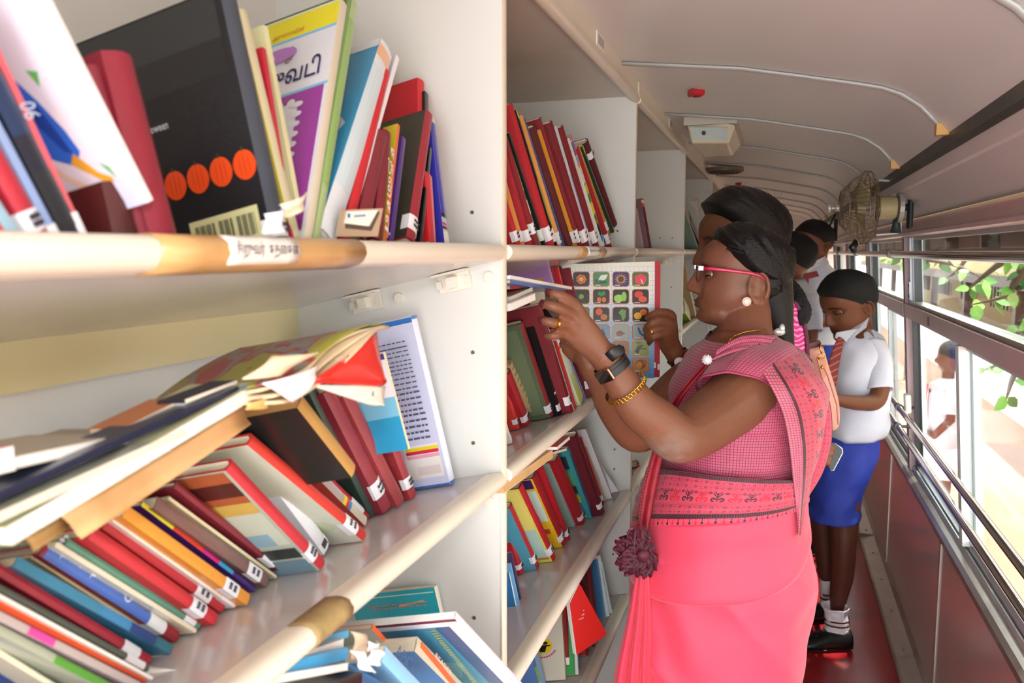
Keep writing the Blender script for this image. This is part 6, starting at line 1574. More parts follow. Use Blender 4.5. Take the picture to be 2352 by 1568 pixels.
mb = MB(); mb.box((-.011, -.015, -.003), (.011, .015, .003), ax=(fc, ax, tn, fn_)); o = mb.make('watch_case', mat('rose_gold', '#c98f78', .25, metal=1), wt); bv = o.modifiers.new('b', 'BEVEL'); bv.width = .003; bv.segments = 3
mb = MB(); mb.box((-.0088, -.0125, .003), (.0088, .0125, .0042), ax=(fc, ax, tn, fn_)); mb.make('watch_face', mat('watch_glass', '#0c1018', .06), wt)
# loose strap end sticking out
q0 = P(1412, 808, 1.245); mb = MB(); mb.tube([P(1398, 822, 1.244), P(1412, 810, 1.240), P(1426, 803, 1.246), P(1434, 802, 1.250)], [(.0085, .0012), (.0088, .0012), (.0086, .0012), (.005, .001)], 12, up=ax); mb.make('strap_end', mat('black_leather', '#17181b'), wt, smooth=True)
bc = P(1437, 892, 1.281); ax2 = (P(1420, 870, 1.277) - P(1445, 905, 1.284)).normalized(); ax2 = (ax2 + RH * -.15 + ZU * .25).normalized()
mb = MB(); ref = (-FH - ax2 * (-FH).dot(ax2)).normalized(); sdx = ax2.cross(ref); n = 34
for k in range(n):
    a = 2 * math.pi * k / n; d = ref * math.cos(a) + sdx * math.sin(a); p = bc + d * .0345 - ZU * .003 * math.cos(a); t_ = ax2.cross(d)
    mb.tube([p + ax2 * .0032 - t_ * .0030, p + ax2 * .0032 + t_ * .003, p - ax2 * .0032 + t_ * .0034, p - ax2 * .0032 - t_ * .0026, p + ax2 * .0032 - t_ * .003], .0012, 5)
mb.make('gold_bracelet', gold, w1, smooth=True)
rgc = P(1277, 742, 1.2215); rax = (P(1262, 739, 1.218) - P(1290, 744, 1.230)).normalized(); band('gold_ring', rgc, rax, .0084, .0032, .0012, gold, w1)
# ------------------------------------------------------------------ second woman holding the picture chart
w2 = thing('person', onZ(1720, 1950, 0), 'woman behind the saree wearer, only her black hair, brow and one hand showing', 'person')
fr2 = head_frame(1695, 672, 450, 1.93, -RH * .93 - FH * .1, pitch=math.radians(8))
mb = MB(); head_mesh(mb, fr2, nz=50, na=60); add_ear(mb, fr2, 1); add_ear(mb, fr2, -1)
limb(mb, [(1712, 600, 1.93, 46), (1718, 680, 1.93, 44), (1722, 760, 1.93, 60)])
mb.loft([ringpx(y, a, b, 1.93, c) for y, a, b, c in ((735, 1680, 1770, .06), (765, 1640, 1815, .10), (800, 1622, 1838, .11), (860, 1618, 1845, .11), (960, 1620, 1838, .11), (1080, 1625, 1815, .10), (1200, 1622, 1815, .10), (1400, 1630, 1800, .10))])
limb(mb, [(1680, 800, 1.88, 40), (1672, 860, 1.88, 36), (1640, 900, 1.86, 32), (1600, 875, 1.80, 28), (1572, 845, 1.74, 25), (1552, 815, 1.705, 23), (1538, 790, 1.70, 24)])
hand(mb, (1538, 795, 1.70, 25), [(1548, 728, 1.69), (1538, 738, 1.675), (1530, 752, 1.665), (1522, 768, 1.66)],
     [[(1542, 722, 1.69), (1518, 716, 1.672), (1500, 722, 1.664), (1486, 730, 1.668)], [(1534, 738, 1.675), (1508, 735, 1.655), (1492, 745, 1.655), (1482, 757, 1.662)], [(1528, 754, 1.665), (1505, 756, 1.648), (1490, 764, 1.652), (1484, 774, 1.662)], [(1522, 770, 1.66), (1504, 774, 1.648), (1494, 781, 1.655), (1491, 788, 1.664)]],
     [(1530, 785, 1.72), (1512, 768, 1.745), (1500, 750, 1.75), (1492, 738, 1.75)], palm_t=.5)
vs, fs = smooth_remesh(mb, .0035, 3)
mk('body', vs, fs, skin, w2, cols=paint(vs, fs, skin_paint(fr2, '#74452e', '#6d3c36', '#2c1710')), smooth=True); eyes(w2, fr2); lids(w2, fr2)
hw = hair_shell(w2, fr2, lambda x, y, z: interp(z, [(.2, -.3), (.42, -.2), (.55, -.05), (.7, .12), (.8, .22), (.88, .33), (1, .6)]) - x, amp=.07, extra=lambda x, y, z: .04 * g2(x, z, .1, .9, .3, .3) + .018 * mnoise.noise(V((math.atan2(z - .36, x + .46) * 18, y * 2, 2))) + .008 * mnoise.noise(V((math.atan2(z - .36, x + .46) * 50, y * 2, 2))), taper=.1, nz=90, na=140)
mb = MB(); rr = random.Random(11)
for k in range(26):
    z = rr.uniform(.82, .99); a = rr.uniform(-.5, 3.1); x, y, zz = head_pt(z, a, hair=True); n = V((x, y, z - .45)).normalized(); q = V((x, y, zz)) + n * .07
    p0 = fr2[0] + (fr2[1] * q.x + fr2[2] * q.y + fr2[3] * q.z) * fr2[4]; nn = (fr2[1] * n.x + fr2[2] * n.y + fr2[3] * n.z); dr = (-fr2[1] * rr.uniform(-1, 1) + fr2[3] * .3).normalized()
    mb.tube([p0, p0 + dr * .010 + nn * .003, p0 + dr * .020 + nn * .004], [.0003, .00025, .0001], 3, cap=False)
mb.make('fly_away_hairs', hairm, hw)['kind'] = 'stuff'
mb = MB(); rr = random.Random(4)
pp = [(1772, 600, 1.96), (1800, 640, 1.93), (1822, 665, 1.87), (1832, 690, 1.84), (1838, 715, 1.83), (1834, 738, 1.83), (1828, 752, 1.83)]
for i in range(40):
    t = i / 39 * 6; c = P(*[sinterp(t, [(k, pp[k][j]) for k in range(7)]) for j in range(3)]); r = sinterp(t, [(0, .02), (2, .018), (4, .022), (5, .018), (6, .006)])
    for k in range(3):
        a = i * .9 + k * 2.1; mb.ell(c + (RH * math.cos(a) + FH * math.sin(a)) * r * .45, (RH * r * .75, FH * r * .75, ZU * r * .5), 8, 6)
mb.make('plait', capm, hw, smooth=True)
mb = MB(); mb.tube([P(1812, 640, 1.875), P(1819, 648, 1.868), (P(1820, 662, 1.866)), P(1815, 674, 1.868)], .0016, 8); mb.make('white_hair_band', mat('white_elastic', '#eeeef0', .5), hw, smooth=True)
pm, pnt, pb_ = newmat('magenta_print'); N.nt = pnt
vn = pnt.nodes.new('ShaderNodeTexVoronoi'); vn.inputs['Scale'].default_value = 75; tcn = pnt.nodes.new('ShaderNodeTexCoord'); pnt.links.new(tcn.outputs['Object'], vn.inputs['Vector'])
wv = pnt.nodes.new('ShaderNodeTexWave'); wv.wave_type = 'RINGS'; wv.inputs['Scale'].default_value = 28; wv.inputs['Distortion'].default_value = 9; pnt.links.new(tcn.outputs['Object'], wv.inputs['Vector'])
c_ = mixc(N(wv.outputs['Fac']).gt(.62), s2l('#d0187a'), s2l('#f08cc0')); pnt.links.new(c_, pb_.inputs['Base Color']); pb_.inputs['Roughness'].default_value = .6
dkp = mat('dark_dotted_border', '#5a1838', .6, var=.8, vs=160)
def w2b(u, v):
    R_ = [(770, 1632, 1822, .10), (800, 1614, 1846, .12), (860, 1610, 1853, .12), (960, 1612, 1846, .12), (1080, 1617, 1823, .11), (1400, 1610, 1820, .11), (1800, 1600, 1830, .12)]
    y = lerp(770, 1790, v); q = [sinterp(y, [(r[0], r[k]) for r in R_]) for k in (1, 2, 3)]; a = 2 * math.pi * u; c = P((q[0] + q[1]) / 2, y, 1.93); c.z = P((q[0] + q[1]) / 2, y, 1.93 - .6 * q[2]).z; RH, FH = lf(c)
    return c + RH * (math.cos(a) * (q[1] - q[0]) / 2 * 1.93 / F) + FH * (math.sin(a) * q[2])
uvgrid('saree', w2b, 60, 40, mat('maroon_saree', '#6e1230', .6, var=.4, vs=60), w2, lambda u, v: (u, v))
def w2f(u, v):
    y = lerp(690, 830, u); xl = sinterp(y, [(690, 1806), (740, 1800), (830, 1800)]); xr = sinterp(y, [(690, 1822), (720, 1838), (770, 1850), (830, 1853)])
    return P(lerp(xl, xr, v), y, 1.79 + .03 * u + .02 * v * v)
uvgrid('shoulder_fall', w2f, 20, 10, pm, w2, lambda u, v: (u, v))
def w2e(u, v):
    p = w2f(u, 1); y = lerp(690, 830, u); return P(sinterp(y, [(690, 1820), (720, 1836), (770, 1848), (830, 1851)]) + v * 9, y, 1.785 + .03 * u + .02)
uvgrid('shoulder_fall_border', w2e, 20, 3, dkp, w2, lambda u, v: (u, v))
wr = P(1563, 838, 1.69); ax_ = (P(1538, 795, 1.70) - P(1585, 850, 1.71)).normalized(); wt2 = bpy.data.objects.new('wristwatch', None); wt2.parent = w2; wt2.location = wr - wloc(w2); link(wt2)
wr2 = P(1556, 818, 1.70); band('watch_strap', wr2, ax_, .0235, .006, .0015, mat('rose_gold', '#c98f78'), wt2)
mb = MB(); n_ = (-RH * .55 - FH * .8); n_ = (n_ - ax_ * n_.dot(ax_)).normalized(); mb.tube([wr2 + n_ * .0235 + RH * .008, wr2 + n_ * .028 + RH * .008], .0105, 20); autosmooth(mb.make('watch_face', mat('pearl_white', '#e9e4e6'), wt2))
band('gold_ring', P(1498, 760, 1.650), (P(1490, 764, 1.652) - P(1505, 756, 1.648)).normalized(), .0088, .003, .0012, gold, w2)
# the picture chart book
cn = (-FW + RH * .10).normalized(); cp = P(1420, 730, 1.70)
def cq(x, y): return onPl(x, y, cp, cn)
co = [(1290, 607), (1516, 600), (1514, 866), (1290, 872)]
ct = thing('picture_book', cq(1514, 866), 'square picture dictionary with rows of small photos on white to blue cover', 'book')
A, B, C_, D_ = [cq(*c) for c in co]
mb = MB(); mb.prism([A, B, C_, D_], -cn * .002, '#e9e9e6'); mb.prism([p - cn * .010 for p in (A, B, C_, D_)], -cn * .002, '#e9e9e6'); recalc(mb.make('cover', gloss, ct, col=True))
mb = MB(); mb.prism([p - cn * .0022 for p in (A, cq(1510, 603), cq(1509, 864), D_)], -cn * .0076); recalc(mb.make('pages', pagew, ct))
mb = MB(); sp1 = [cq(1504, 600.5), cq(1517, 600), cq(1515, 866), cq(1503, 866)]; mb.prism([p + cn * .0006 for p in sp1], -cn * .0135, '#b5202e'); recalc(mb.make('spine', cloth, ct, col=True))
mb = MB(); mb.prism([p + cn * .0009 for p in (cq(1502, 832), cq(1506, 832), cq(1506, 845), cq(1502, 845))], -cn * .0002, '#eeeef2'); mb.prism([p + cn * .0009 for p in (cq(1510, 836), cq(1514.5, 836), cq(1514.5, 849), cq(1510, 849))], -cn * .0002, '#eeeef2'); recalc(mb.make('spine_label', stick, ct, col=True))
mb = MB(); k = 0
def flat(pts, c, lv):
    mb.add([cq(*p) + cn * (.0002 + .00006 * lv) for p in pts], [tuple(range(len(pts)))], c)
nb = 22
for i in range(nb):
    y0, y1 = lerp(607, 868, i / nb), lerp(607, 868, (i + 1) / nb); t = max(0, (i / nb - .25) / .75); flat([(1292, y0), (1503, y0), (1503, y1), (1292, y1)], mixs('#e6e8e6', '#4f93cf', t), 1)
for i in range(24): y = lerp(612, 860, i / 23); flat([(1292, y), (1503, y), (1503, y + .7), (1292, y + .7)], mixs('#b9c0c4', '#3f86c4', i / 23), 2)
for i in range(20): x = lerp(1300, 1498, i / 19); flat([(x, 607), (x + .6, 607), (x + .6, 866), (x, 866)], '#a9bccb', 2)
flat([(1300, 606), (1503, 603), (1503, 611), (1300, 614)], '#e9e5cf', 3)
def rr_(cx, cy, hw_, hh_, r=5):
    out = []
    for (sx, sy, a0) in ((1, 1, 0), (-1, 1, 90), (-1, -1, 180), (1, -1, 270)):
        for q in (0, 45, 90): a = math.radians(a0 + q); out.append((cx + sx * (hw_ - r) + r * math.cos(a), cy + sy * (hh_ - r) + r * math.sin(a)))
    return out
def cc(cx, cy, rx, ry, n=14): return [(cx + rx * math.cos(2 * math.pi * i / n), cy + ry * math.sin(2 * math.pi * i / n)) for i in range(n)]
rows_ = [641, 681, 722, 762, 800, 838]; cols_ = [1335, 1381, 1426, 1471]
bgc = [['#2a2c2a', '#4f8a62', '#3a3a70', '#4a6a4a'], ['#20221f', '#26301f', '#1c1f1b', '#23211e'], ['#5d6a28', '#1b1d19', '#1a1c19', '#1c1b19'], ['#7f9aac', '#7f9fb0', '#a8b4ac', '#a9b8b0'], ['#8a7a60', '#8a6238', '#a26b3a', '#8f9a4a'], ['#6a7a4a', '#6a7a4a', '#c9cfc4', '#b98a50']]
for ri, y in enumerate(rows_):
    for ci, x in enumerate(cols_):
        flat(rr_(x, y, 19.5, 17.5, 6), '#d98a3a' if (ri + ci) % 2 else '#c95a4a', 4); flat(rr_(x, y, 18, 16, 5), bgc[ri][ci], 5)
def shp(*a): flat(a[0], a[1], a[2] if len(a) > 2 else 6)
for i in range(7):
    a = 2 * math.pi * i / 7; shp(cc(1335 + 6 * math.cos(a), 641 + 6 * math.sin(a), 6, 5, 8), '#e8845c')
shp(cc(1335, 641, 5, 5), '#f2c04a', 7)
shp([(1368, 652), (1380, 632), (1396, 630), (1392, 640), (1376, 650)], '#dfe8dc'); shp([(1366, 640), (1395, 646), (1394, 650), (1368, 652)], '#2f6a40')
for i in range(14):
    a = 2 * math.pi * i / 14; shp([(1426 + 6 * math.cos(a - .25), 641 + 6 * math.sin(a - .25)), (1426 + 15 * math.cos(a), 641 + 14 * math.sin(a)), (1426 + 6 * math.cos(a + .25), 641 + 6 * math.sin(a + .25))], '#e8b02c')
shp(cc(1426, 641, 7, 7), '#5a3a1a', 7)
shp([(1471, 628), (1480, 632), (1486, 640), (1480, 652), (1468, 654), (1459, 648), (1458, 636), (1464, 632)], '#e0485a'); shp([(1471, 640), (1474, 642), (1478, 652), (1475, 652)], '#f0c9b8', 7)
shp(cc(1335, 681, 6, 6), '#8aa03a'); shp([(1372, 676), (1376, 668), (1381, 672), (1387, 667), (1391, 676), (1381, 681)], '#3f8a44'); shp(cc(1376, 688, 5, 6), '#e0702c', 7); shp(cc(1387, 688, 5, 6), '#e0702c', 7)
shp(cc(1421, 685, 11, 9), '#9ed664'); shp(cc(1433, 681, 6, 11), '#8fc858', 7); shp(cc(1467, 676, 10, 8), '#d8442c'); shp(cc(1476, 687, 10, 7), '#e0553a', 7)
shp(cc(1376, 716, 8, 8), '#e0603a'); shp(cc(1387, 728, 8, 7), '#c9743a', 7); shp([(1427, 710), (1438, 712), (1436, 730), (1430, 738), (1426, 724), (1420, 718)], '#6f9a4a'); shp(cc(1465, 725, 9, 8), '#efb02c'); shp(cc(1478, 717, 9, 7), '#d06a24', 5.5)
shp([(1326, 770), (1336, 752), (1345, 765)], '#3a5a9a'); shp([(1374, 772), (1384, 752), (1392, 768)], '#2f5c9c'); shp([(1414, 764), (1424, 758), (1436, 766), (1424, 772)], '#7a4a34'); shp(cc(1420, 768, 5, 4), '#b0503c', 7); shp([(1464, 752), (1468, 752), (1474, 766), (1486, 770), (1476, 772), (1468, 766)], '#2f6c9c')
shp(cc(1420, 802, 13, 9), '#c98a50'); shp(cc(1420, 802, 7, 5), '#a26a3a', 7); shp([(1458, 808), (1464, 794), (1480, 792), (1470, 800), (1466, 812)], '#22201e'); shp([(1466, 800), (1484, 800), (1484, 802), (1466, 802)], '#22201e')
shp(cc(1426, 838, 9, 8), '#5f7a5a'); shp(cc(1472, 836, 12, 11), '#8f4f20'); shp(cc(1468, 838, 7, 8), '#d8963c', 7); shp(cc(1481, 832, 5, 6), '#b3662a', 7)
mb.make('cover_print', printm, ct, col=True)
mb = MB()
for ri, y in enumerate(rows_):
    for ci, x in enumerate(cols_):
        if ci: mb.add([cq(*p) + cn * .0008 for p in ((x - 14, y + 13), (x - 2, y + 13), (x - 2, y + 14.4), (x - 14, y + 14.4))], [(0, 1, 2, 3)], '#e9e9e4')
mb.make('caption_print', printm, ct, col=True)

# shoulder bag and phone of the second woman
lea = mat('pink_leather', '#dc9d8c', .42, var=.1, vs=14, bump=.15, bs=160)
bgt = thing('handbag', P(1890, 990, 2.05), 'salmon pink leather shoulder bag hanging between the saree and the reading boy', 'handbag')
def bag(u, v):
    a = 2 * math.pi * u; y = sinterp(v, [(0, 795), (.5, 900), (1, 992)]); xl = sinterp(y, [(795, 1830), (880, 1838), (992, 1868)]); xr = sinterp(y, [(795, 1888), (850, 1902), (920, 1922), (965, 1926), (985, 1920), (992, 1898)])
    return P((xl + xr) / 2, y, 2.06) + RH * (math.cos(a) * (xr - xl) / 2 * 2.06 / F) + FH * (math.sin(a) * .05 * math.sin(math.pi * lerp(.15, .96, v)))
uvgrid('bag_body', bag, 40, 24, lea, bgt, lambda u, v: (u, v), thick=.003)
mb = MB(); mb.tube([P(1888, 838, 2.0), P(1900, 860, 2.0), P(1922, 930, 2.0), P(1925, 975, 2.0)], .0015, 6); mb.make('seam', mat('dark_leather_edge', '#a86a5c', .5), bgt)
mb = MB(); mb.prism([P(1876, 822, 2.0), P(1896, 820, 2.0), P(1899, 862, 2.0), P(1890, 872, 2.0)], FH * .004); recalc(mb.make('strap_tab', mat('tan_leather', '#cf8a6a', .4), bgt))
mb = MB(); mb.tube([P(1884, 786, 1.99), P(1884, 800, 1.985), P(1888, 812, 1.985)], .0022, 8)
mb.tube([P(1879, 823, 1.99), P(1880, 815, 1.99), P(1888, 812, 1.99), P(1895, 815, 1.99), P(1896, 823, 1.99), P(1888, 826, 1.99), P(1879, 823, 1.99)], .0016, 6)
mb.ell(P(1888, 843, 1.99), (RH * .004, FH * .003, ZU * .004), 10, 6); mb.make('clasp', mat('gold', '#e0a83c'), bgt, smooth=True)
mb = MB(); mb.tube([P(1884, 788, 1.99), P(1864, 792, 1.99), P(1840, 800, 1.97), P(1815, 790, 1.93), P(1800, 762, 1.88)], [(.008, .002)] * 5, 8); mb.make('strap', mat('maroon_strap', '#54202a', .5), bgt, smooth=True)
ph = thing('mobile_phone', P(1912, 1080, 1.98), 'slim dark mobile phone with silver rim held low behind the saree', 'phone')
pts = [P(x, y, 1.98) for x, y in ((1895, 1016), (1918, 1018), (1934, 1030), (1935, 1040), (1914, 1080), (1908, 1080), (1890, 1040))]
mb = MB(); mb.prism(pts, FH * .008); recalc(mb.make('phone_body', mat('phone_black', '#1c1b1c', .15), ph)); mb = MB(); mb.tube([pts[i] - FH * .0 for i in range(1, 6)], .0016, 6); mb.make('rim', mat('silver_clip', '#c9cdc8'), ph, smooth=True)
mb = MB()
for i, (x0, y0, x1, y1) in enumerate(((1880, 1020, 1916, 1030), (1880, 1034, 1912, 1044), (1882, 1048, 1908, 1056), (1884, 1060, 1904, 1066))):
    limb(mb, [(x0 - 22, y0, 1.97, 9), (x0, y0, 1.96, 8), (x1, y1, 1.965, 6.5)], seg=10)
limb(mb, [(1800, 1010, 1.90, 26), (1830, 1030, 1.95, 22), (1862, 1040, 1.97, 24)], seg=14); vs, fs = smooth_remesh(mb, .004, 2); mk('hand', vs, fs, skin, w2, cols=['#74452e'] * len(fs), smooth=True)

# ------------------------------------------------------------------ schoolboys
shirtm = mat('white_school_shirt', '#dfe0ee', .7, var=.06, vs=30, bump=.25, bs=35, sheen=.1)
tiem = newmat('striped_tie'); MATS['striped_tie'] = tiem[0]; N.nt = tiem[1]
tcn = tiem[1].nodes.new('ShaderNodeUVMap'); sp_ = tiem[1].nodes.new('ShaderNodeSeparateXYZ'); tiem[1].links.new(tcn.outputs[0], sp_.inputs[0])
st = ((N(sp_.outputs[0]) * 9 + N(sp_.outputs[1]) * 1.2).fr()).gt(.72); tiem[1].links.new(mixc(st, s2l('#7c1620'), s2l('#b5563a')), tiem[2].inputs['Base Color']); tiem[2].inputs['Roughness'].default_value = .6
shortm = mat('royal_blue_shorts', '#2438a0', .7, var=.12, vs=20, bump=.3, bs=40)
sockm = mat('white_sock', '#e4dfe4', .8, var=.05, bump=.4, bs=200)
shoem = mat('black_shoe', '#17171a', .35, var=.3, vs=20)
def rings_cloth(name, R_, d, m, parent, nz=.003, seedv=0, nu=56, nv=40, thick=.002, wr=.004, tilt=0):
    def fn(u, v):
        a = 2 * math.pi * u; y = lerp(R_[0][0], R_[-1][0], v); q = [sinterp(y, [(r[0], r[k]) for r in R_]) for k in (1, 2, 3)]
        off = wr * mnoise.noise(V((math.cos(a) * 2, math.sin(a) * 2 + seedv, v * 6))) + wr * .7 * math.sin(a * 5 + v * 7 + seedv) * mnoise.noise(V((a, v * 3, seedv)))
        c = P((q[0] + q[1]) / 2, y, d); c.z = P((q[0] + q[1]) / 2, y, d - .6 * q[2]).z; RH, FH = lf(c); A_ = (q[1] - q[0]) / 2 * d / F + off; cs, sn = math.cos(a), math.sin(a)
        return c + RH * (A_ * math.copysign(abs(cs) ** .85, cs)) + FH * ((q[2] + off) * math.copysign(abs(sn) ** .85, sn)) + ZU * (tilt * cs * A_)
    return uvgrid(name, fn, nu, nv, m, parent, lambda u, v: (u, v), thick=thick)
def Ld(mb, pts, dz, **k): limb(mb, [(a, b, c + dz, r) for a, b, c, r in pts], **k)
def cap(parent, fr, front=.26, amp=.035, **k):
    return hair_shell(parent, fr, lambda x, y, z: (interp(z, [(.12, -.42), (.3, -.36), (.42, -.20), (.5, -.02), (.58, .05), (.70, front - .05), (.78, front + .06), (.86, .5), (1, .8)]) - x), amp=amp * .75, m=capm, taper=.14, bumpy=.006, nz=44, na=64, lo=.1, **k)
# boy reading by the window
k1 = thing('person', onZ(1885, 1492, 0), 'small schoolboy in white shirt, tie and blue shorts, head bowed, standing beside the windows', 'person', 'schoolboys in the aisle')
d_ = 3.06; DZ = .2
frb = head_frame(1946, 772, 622, d_, -RH * .93 - FH * .26 , pitch=math.radians(24), hh=.236)
mb = MB(); head_mesh(mb, frb, nz=56, na=64, nose=.8, lips=1.2, chub=.05); add_ear(mb, frb, 1, ex=-.10, ez=.42, sz=.95); add_ear(mb, frb, -1, ex=-.10, ez=.42, sz=.95)
limb(mb, [(1972, 690, d_, 26), (1974, 735, d_, 25), (1974, 775, d_, 32)])
mb.loft([ringpx(*q) for q in ((752, 1955, 1995, d_, .05), (775, 1935, 2020, d_, .10), (820, 1922, 2030, d_, .12), (900, 1915, 2028, d_, .11), (1000, 1908, 2012, d_, .10), (1080, 1900, 1985, d_, .08), (1130, 1895, 1965, d_, .08))])
limb(mb, [(2010, 800, 2.980, 22), (2022, 860, 2.940, 22), (2014, 918, 2.900, 20), (1975, 925, 2.860, 18), (1935, 920, 2.820, 15), (1915, 915, 2.800, 12)])
limb(mb, [(1985, 790, 3.180, 22), (1975, 860, 3.200, 20), (1960, 920, 3.160, 18), (1925, 915, 3.050, 14), (1905, 905, 2.960, 12)])
hand(mb, (1912, 914, 2.800, 12), [(1896, 902, 2.800), (1895, 908, 2.800), (1895, 914, 2.800), (1896, 920, 2.800)], [[(1890, 898, 2.800), (1882, 896, 2.800), (1876, 898, 2.800)], [(1889, 906, 2.800), (1880, 905, 2.800), (1874, 907, 2.800)], [(1889, 914, 2.800), (1880, 914, 2.800), (1875, 916, 2.800)], [(1890, 921, 2.800), (1883, 922, 2.800), (1879, 924, 2.800)]], [(1905, 905, 2.790), (1900, 897, 2.785), (1894, 892, 2.785), (1889, 889, 2.785)])
limb(mb, [(1940, 1120, 3.000, 34), (1940, 1196, 3.000, 32), (1938, 1262, 3.000, 27), (1934, 1320, 3.020, 26), (1924, 1385, 3.040, 18), (1918, 1432, 3.060, 15)], seg=16)
limb(mb, [(1905, 1120, 3.220, 32), (1888, 1190, 3.220, 29), (1892, 1250, 3.220, 24), (1898, 1310, 3.220, 20), (1900, 1360, 3.220, 15), (1898, 1392, 3.220, 13)], seg=16)
vs, fs = smooth_remesh(mb, .0042, 3)
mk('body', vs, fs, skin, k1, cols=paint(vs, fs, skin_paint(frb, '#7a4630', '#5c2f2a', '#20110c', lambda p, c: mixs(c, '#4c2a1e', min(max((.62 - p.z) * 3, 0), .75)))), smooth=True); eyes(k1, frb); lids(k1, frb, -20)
cap(k1, frb, .24, .055, extra=lambda x, y, z: .035 * g2(x, z, .05, .95, .4, .25))
sh1 = rings_cloth('shirt', [(757, 1953, 1996, .050), (765, 1940, 2006, .075), (785, 1926, 2024, .115), (830, 1916, 2037, .135), (900, 1908, 2040, .135), (960, 1903, 2036, .13), (1000, 1902, 2034, .135), (1012, 1912, 2024, .125)], d_, shirtm, k1, seedv=1, wr=.007, tilt=.10)
def slv(pth, r0, r1, nm_='sleeve', par=None):
    def fn(u, v):
        q = [sinterp(v * (len(pth) - 1), [(k, pth[k][j]) for k in range(len(pth))]) for j in range(3)]; q2 = [sinterp(min(v + .05, 1.05) * (len(pth) - 1), [(k, pth[k][j]) for k in range(len(pth))]) for j in range(3)]
        c = P(*q); a = (P(*pth[-1]) - P(*pth[0])).normalized(); t_ = (FH - a * FH.dot(a)).normalized(); s_ = a.cross(t_); r = lerp(r0, r1, v) * (1 + .04 * math.sin(u * 25 + v * 4)); an = 2 * math.pi * u
        return c + t_ * math.cos(an) * r + s_ * math.sin(an) * r
    return uvgrid(nm_, fn, 36, 16, shirtm, par, lambda u, v: (u, v), thick=.002)
slv([(2004, 785, 2.990), (2020, 835, 2.960), (2020, 896, 2.930)], .042, .046, par=k1)
slv([(1985, 790, 3.180), (1978, 840, 3.200), (1972, 890, 3.200)], .040, .044, par=k1)
# collar
mb = MB(); mb.prism([P(1996, 728, 3.000), P(1990, 752, 2.970), P(1945, 786, 2.940), P(1922, 764, 2.960), P(1955, 757, 2.990)], FH * .006); cl = recalc(mb.make('collar', shirtm, sh1))
mb = MB(); mb.prism([P(1922, 764, 2.960), P(1918, 775, 2.955), P(1926, 782, 2.950), P(1934, 770, 2.950)], FH * .005); recalc(mb.make('collar_point', shirtm, sh1))
def tie(u, v): 
    pt_ = [(1932, 776, 2.935, 9), (1924, 800, 2.928, 15), (1914, 840, 2.925, 19), (1908, 875, 2.925, 21), (1905, 900, 2.928, 12)]; q = [sinterp(u * 4, [(k, pt_[k][j]) for k in range(5)]) for j in range(4)]
    return P(q[0] + (v - .5) * q[3] * 1.3, q[1] + (v - .5) * 6, q[2])
uvgrid('tie', tie, 20, 6, MATS['striped_tie'], k1, lambda u, v: (u, v), thick=.003)
rings_cloth('shorts', [(998, 1905, 2018, .12), (1030, 1884, 2012, .13), (1070, 1872, 2004, .14), (1110, 1866, 1990, .14), (1150, 1862, 1974, .15), (1197, 1858, 1972, .165)], 3.07, shortm, k1, seedv=4, wr=.008)
mb = MB(); mb.tube([P(1975, 1180, 2.990), P(1975, 1120, 2.990)], .0015, 5)
for (x0, x1, y0, y1, dd2, zf) in ((1886, 1950, 1398, 1452, 3.0, 0), (1878, 1906, 1335, 1408, 3.21, 1)):
    if not zf: so = rings_cloth('sock', [(1398, 1888, 1948, .045), (1412, 1894, 1944, .042), (1432, 1896, 1946, .040), (1460, 1892, 1950, .042)], dd2, sockm, k1, wr=.003)
    else: so = rings_cloth('sock', [(1332, 1884, 1910, .034), (1365, 1884, 1909, .034), (1395, 1884, 1912, .036), (1412, 1880, 1912, .038)], dd2, sockm, k1, wr=.002)
    mb = MB()
    for yy in ((1424, 1434) if not zf else (1362, 1372)):
        a0, a1 = ((1893, 1949) if not zf else (1883, 1910)); r_ = ringpx(yy, a0, a1, dd2, .044 if not zf else .037, n=24); r2 = ringpx(yy + 4, a0, a1, dd2, .044 if not zf else .037, n=24); mb.loft([r_, r2], cap=False)
    mb.make('maroon_band', mat('sock_band', '#5a1822', .8), so)
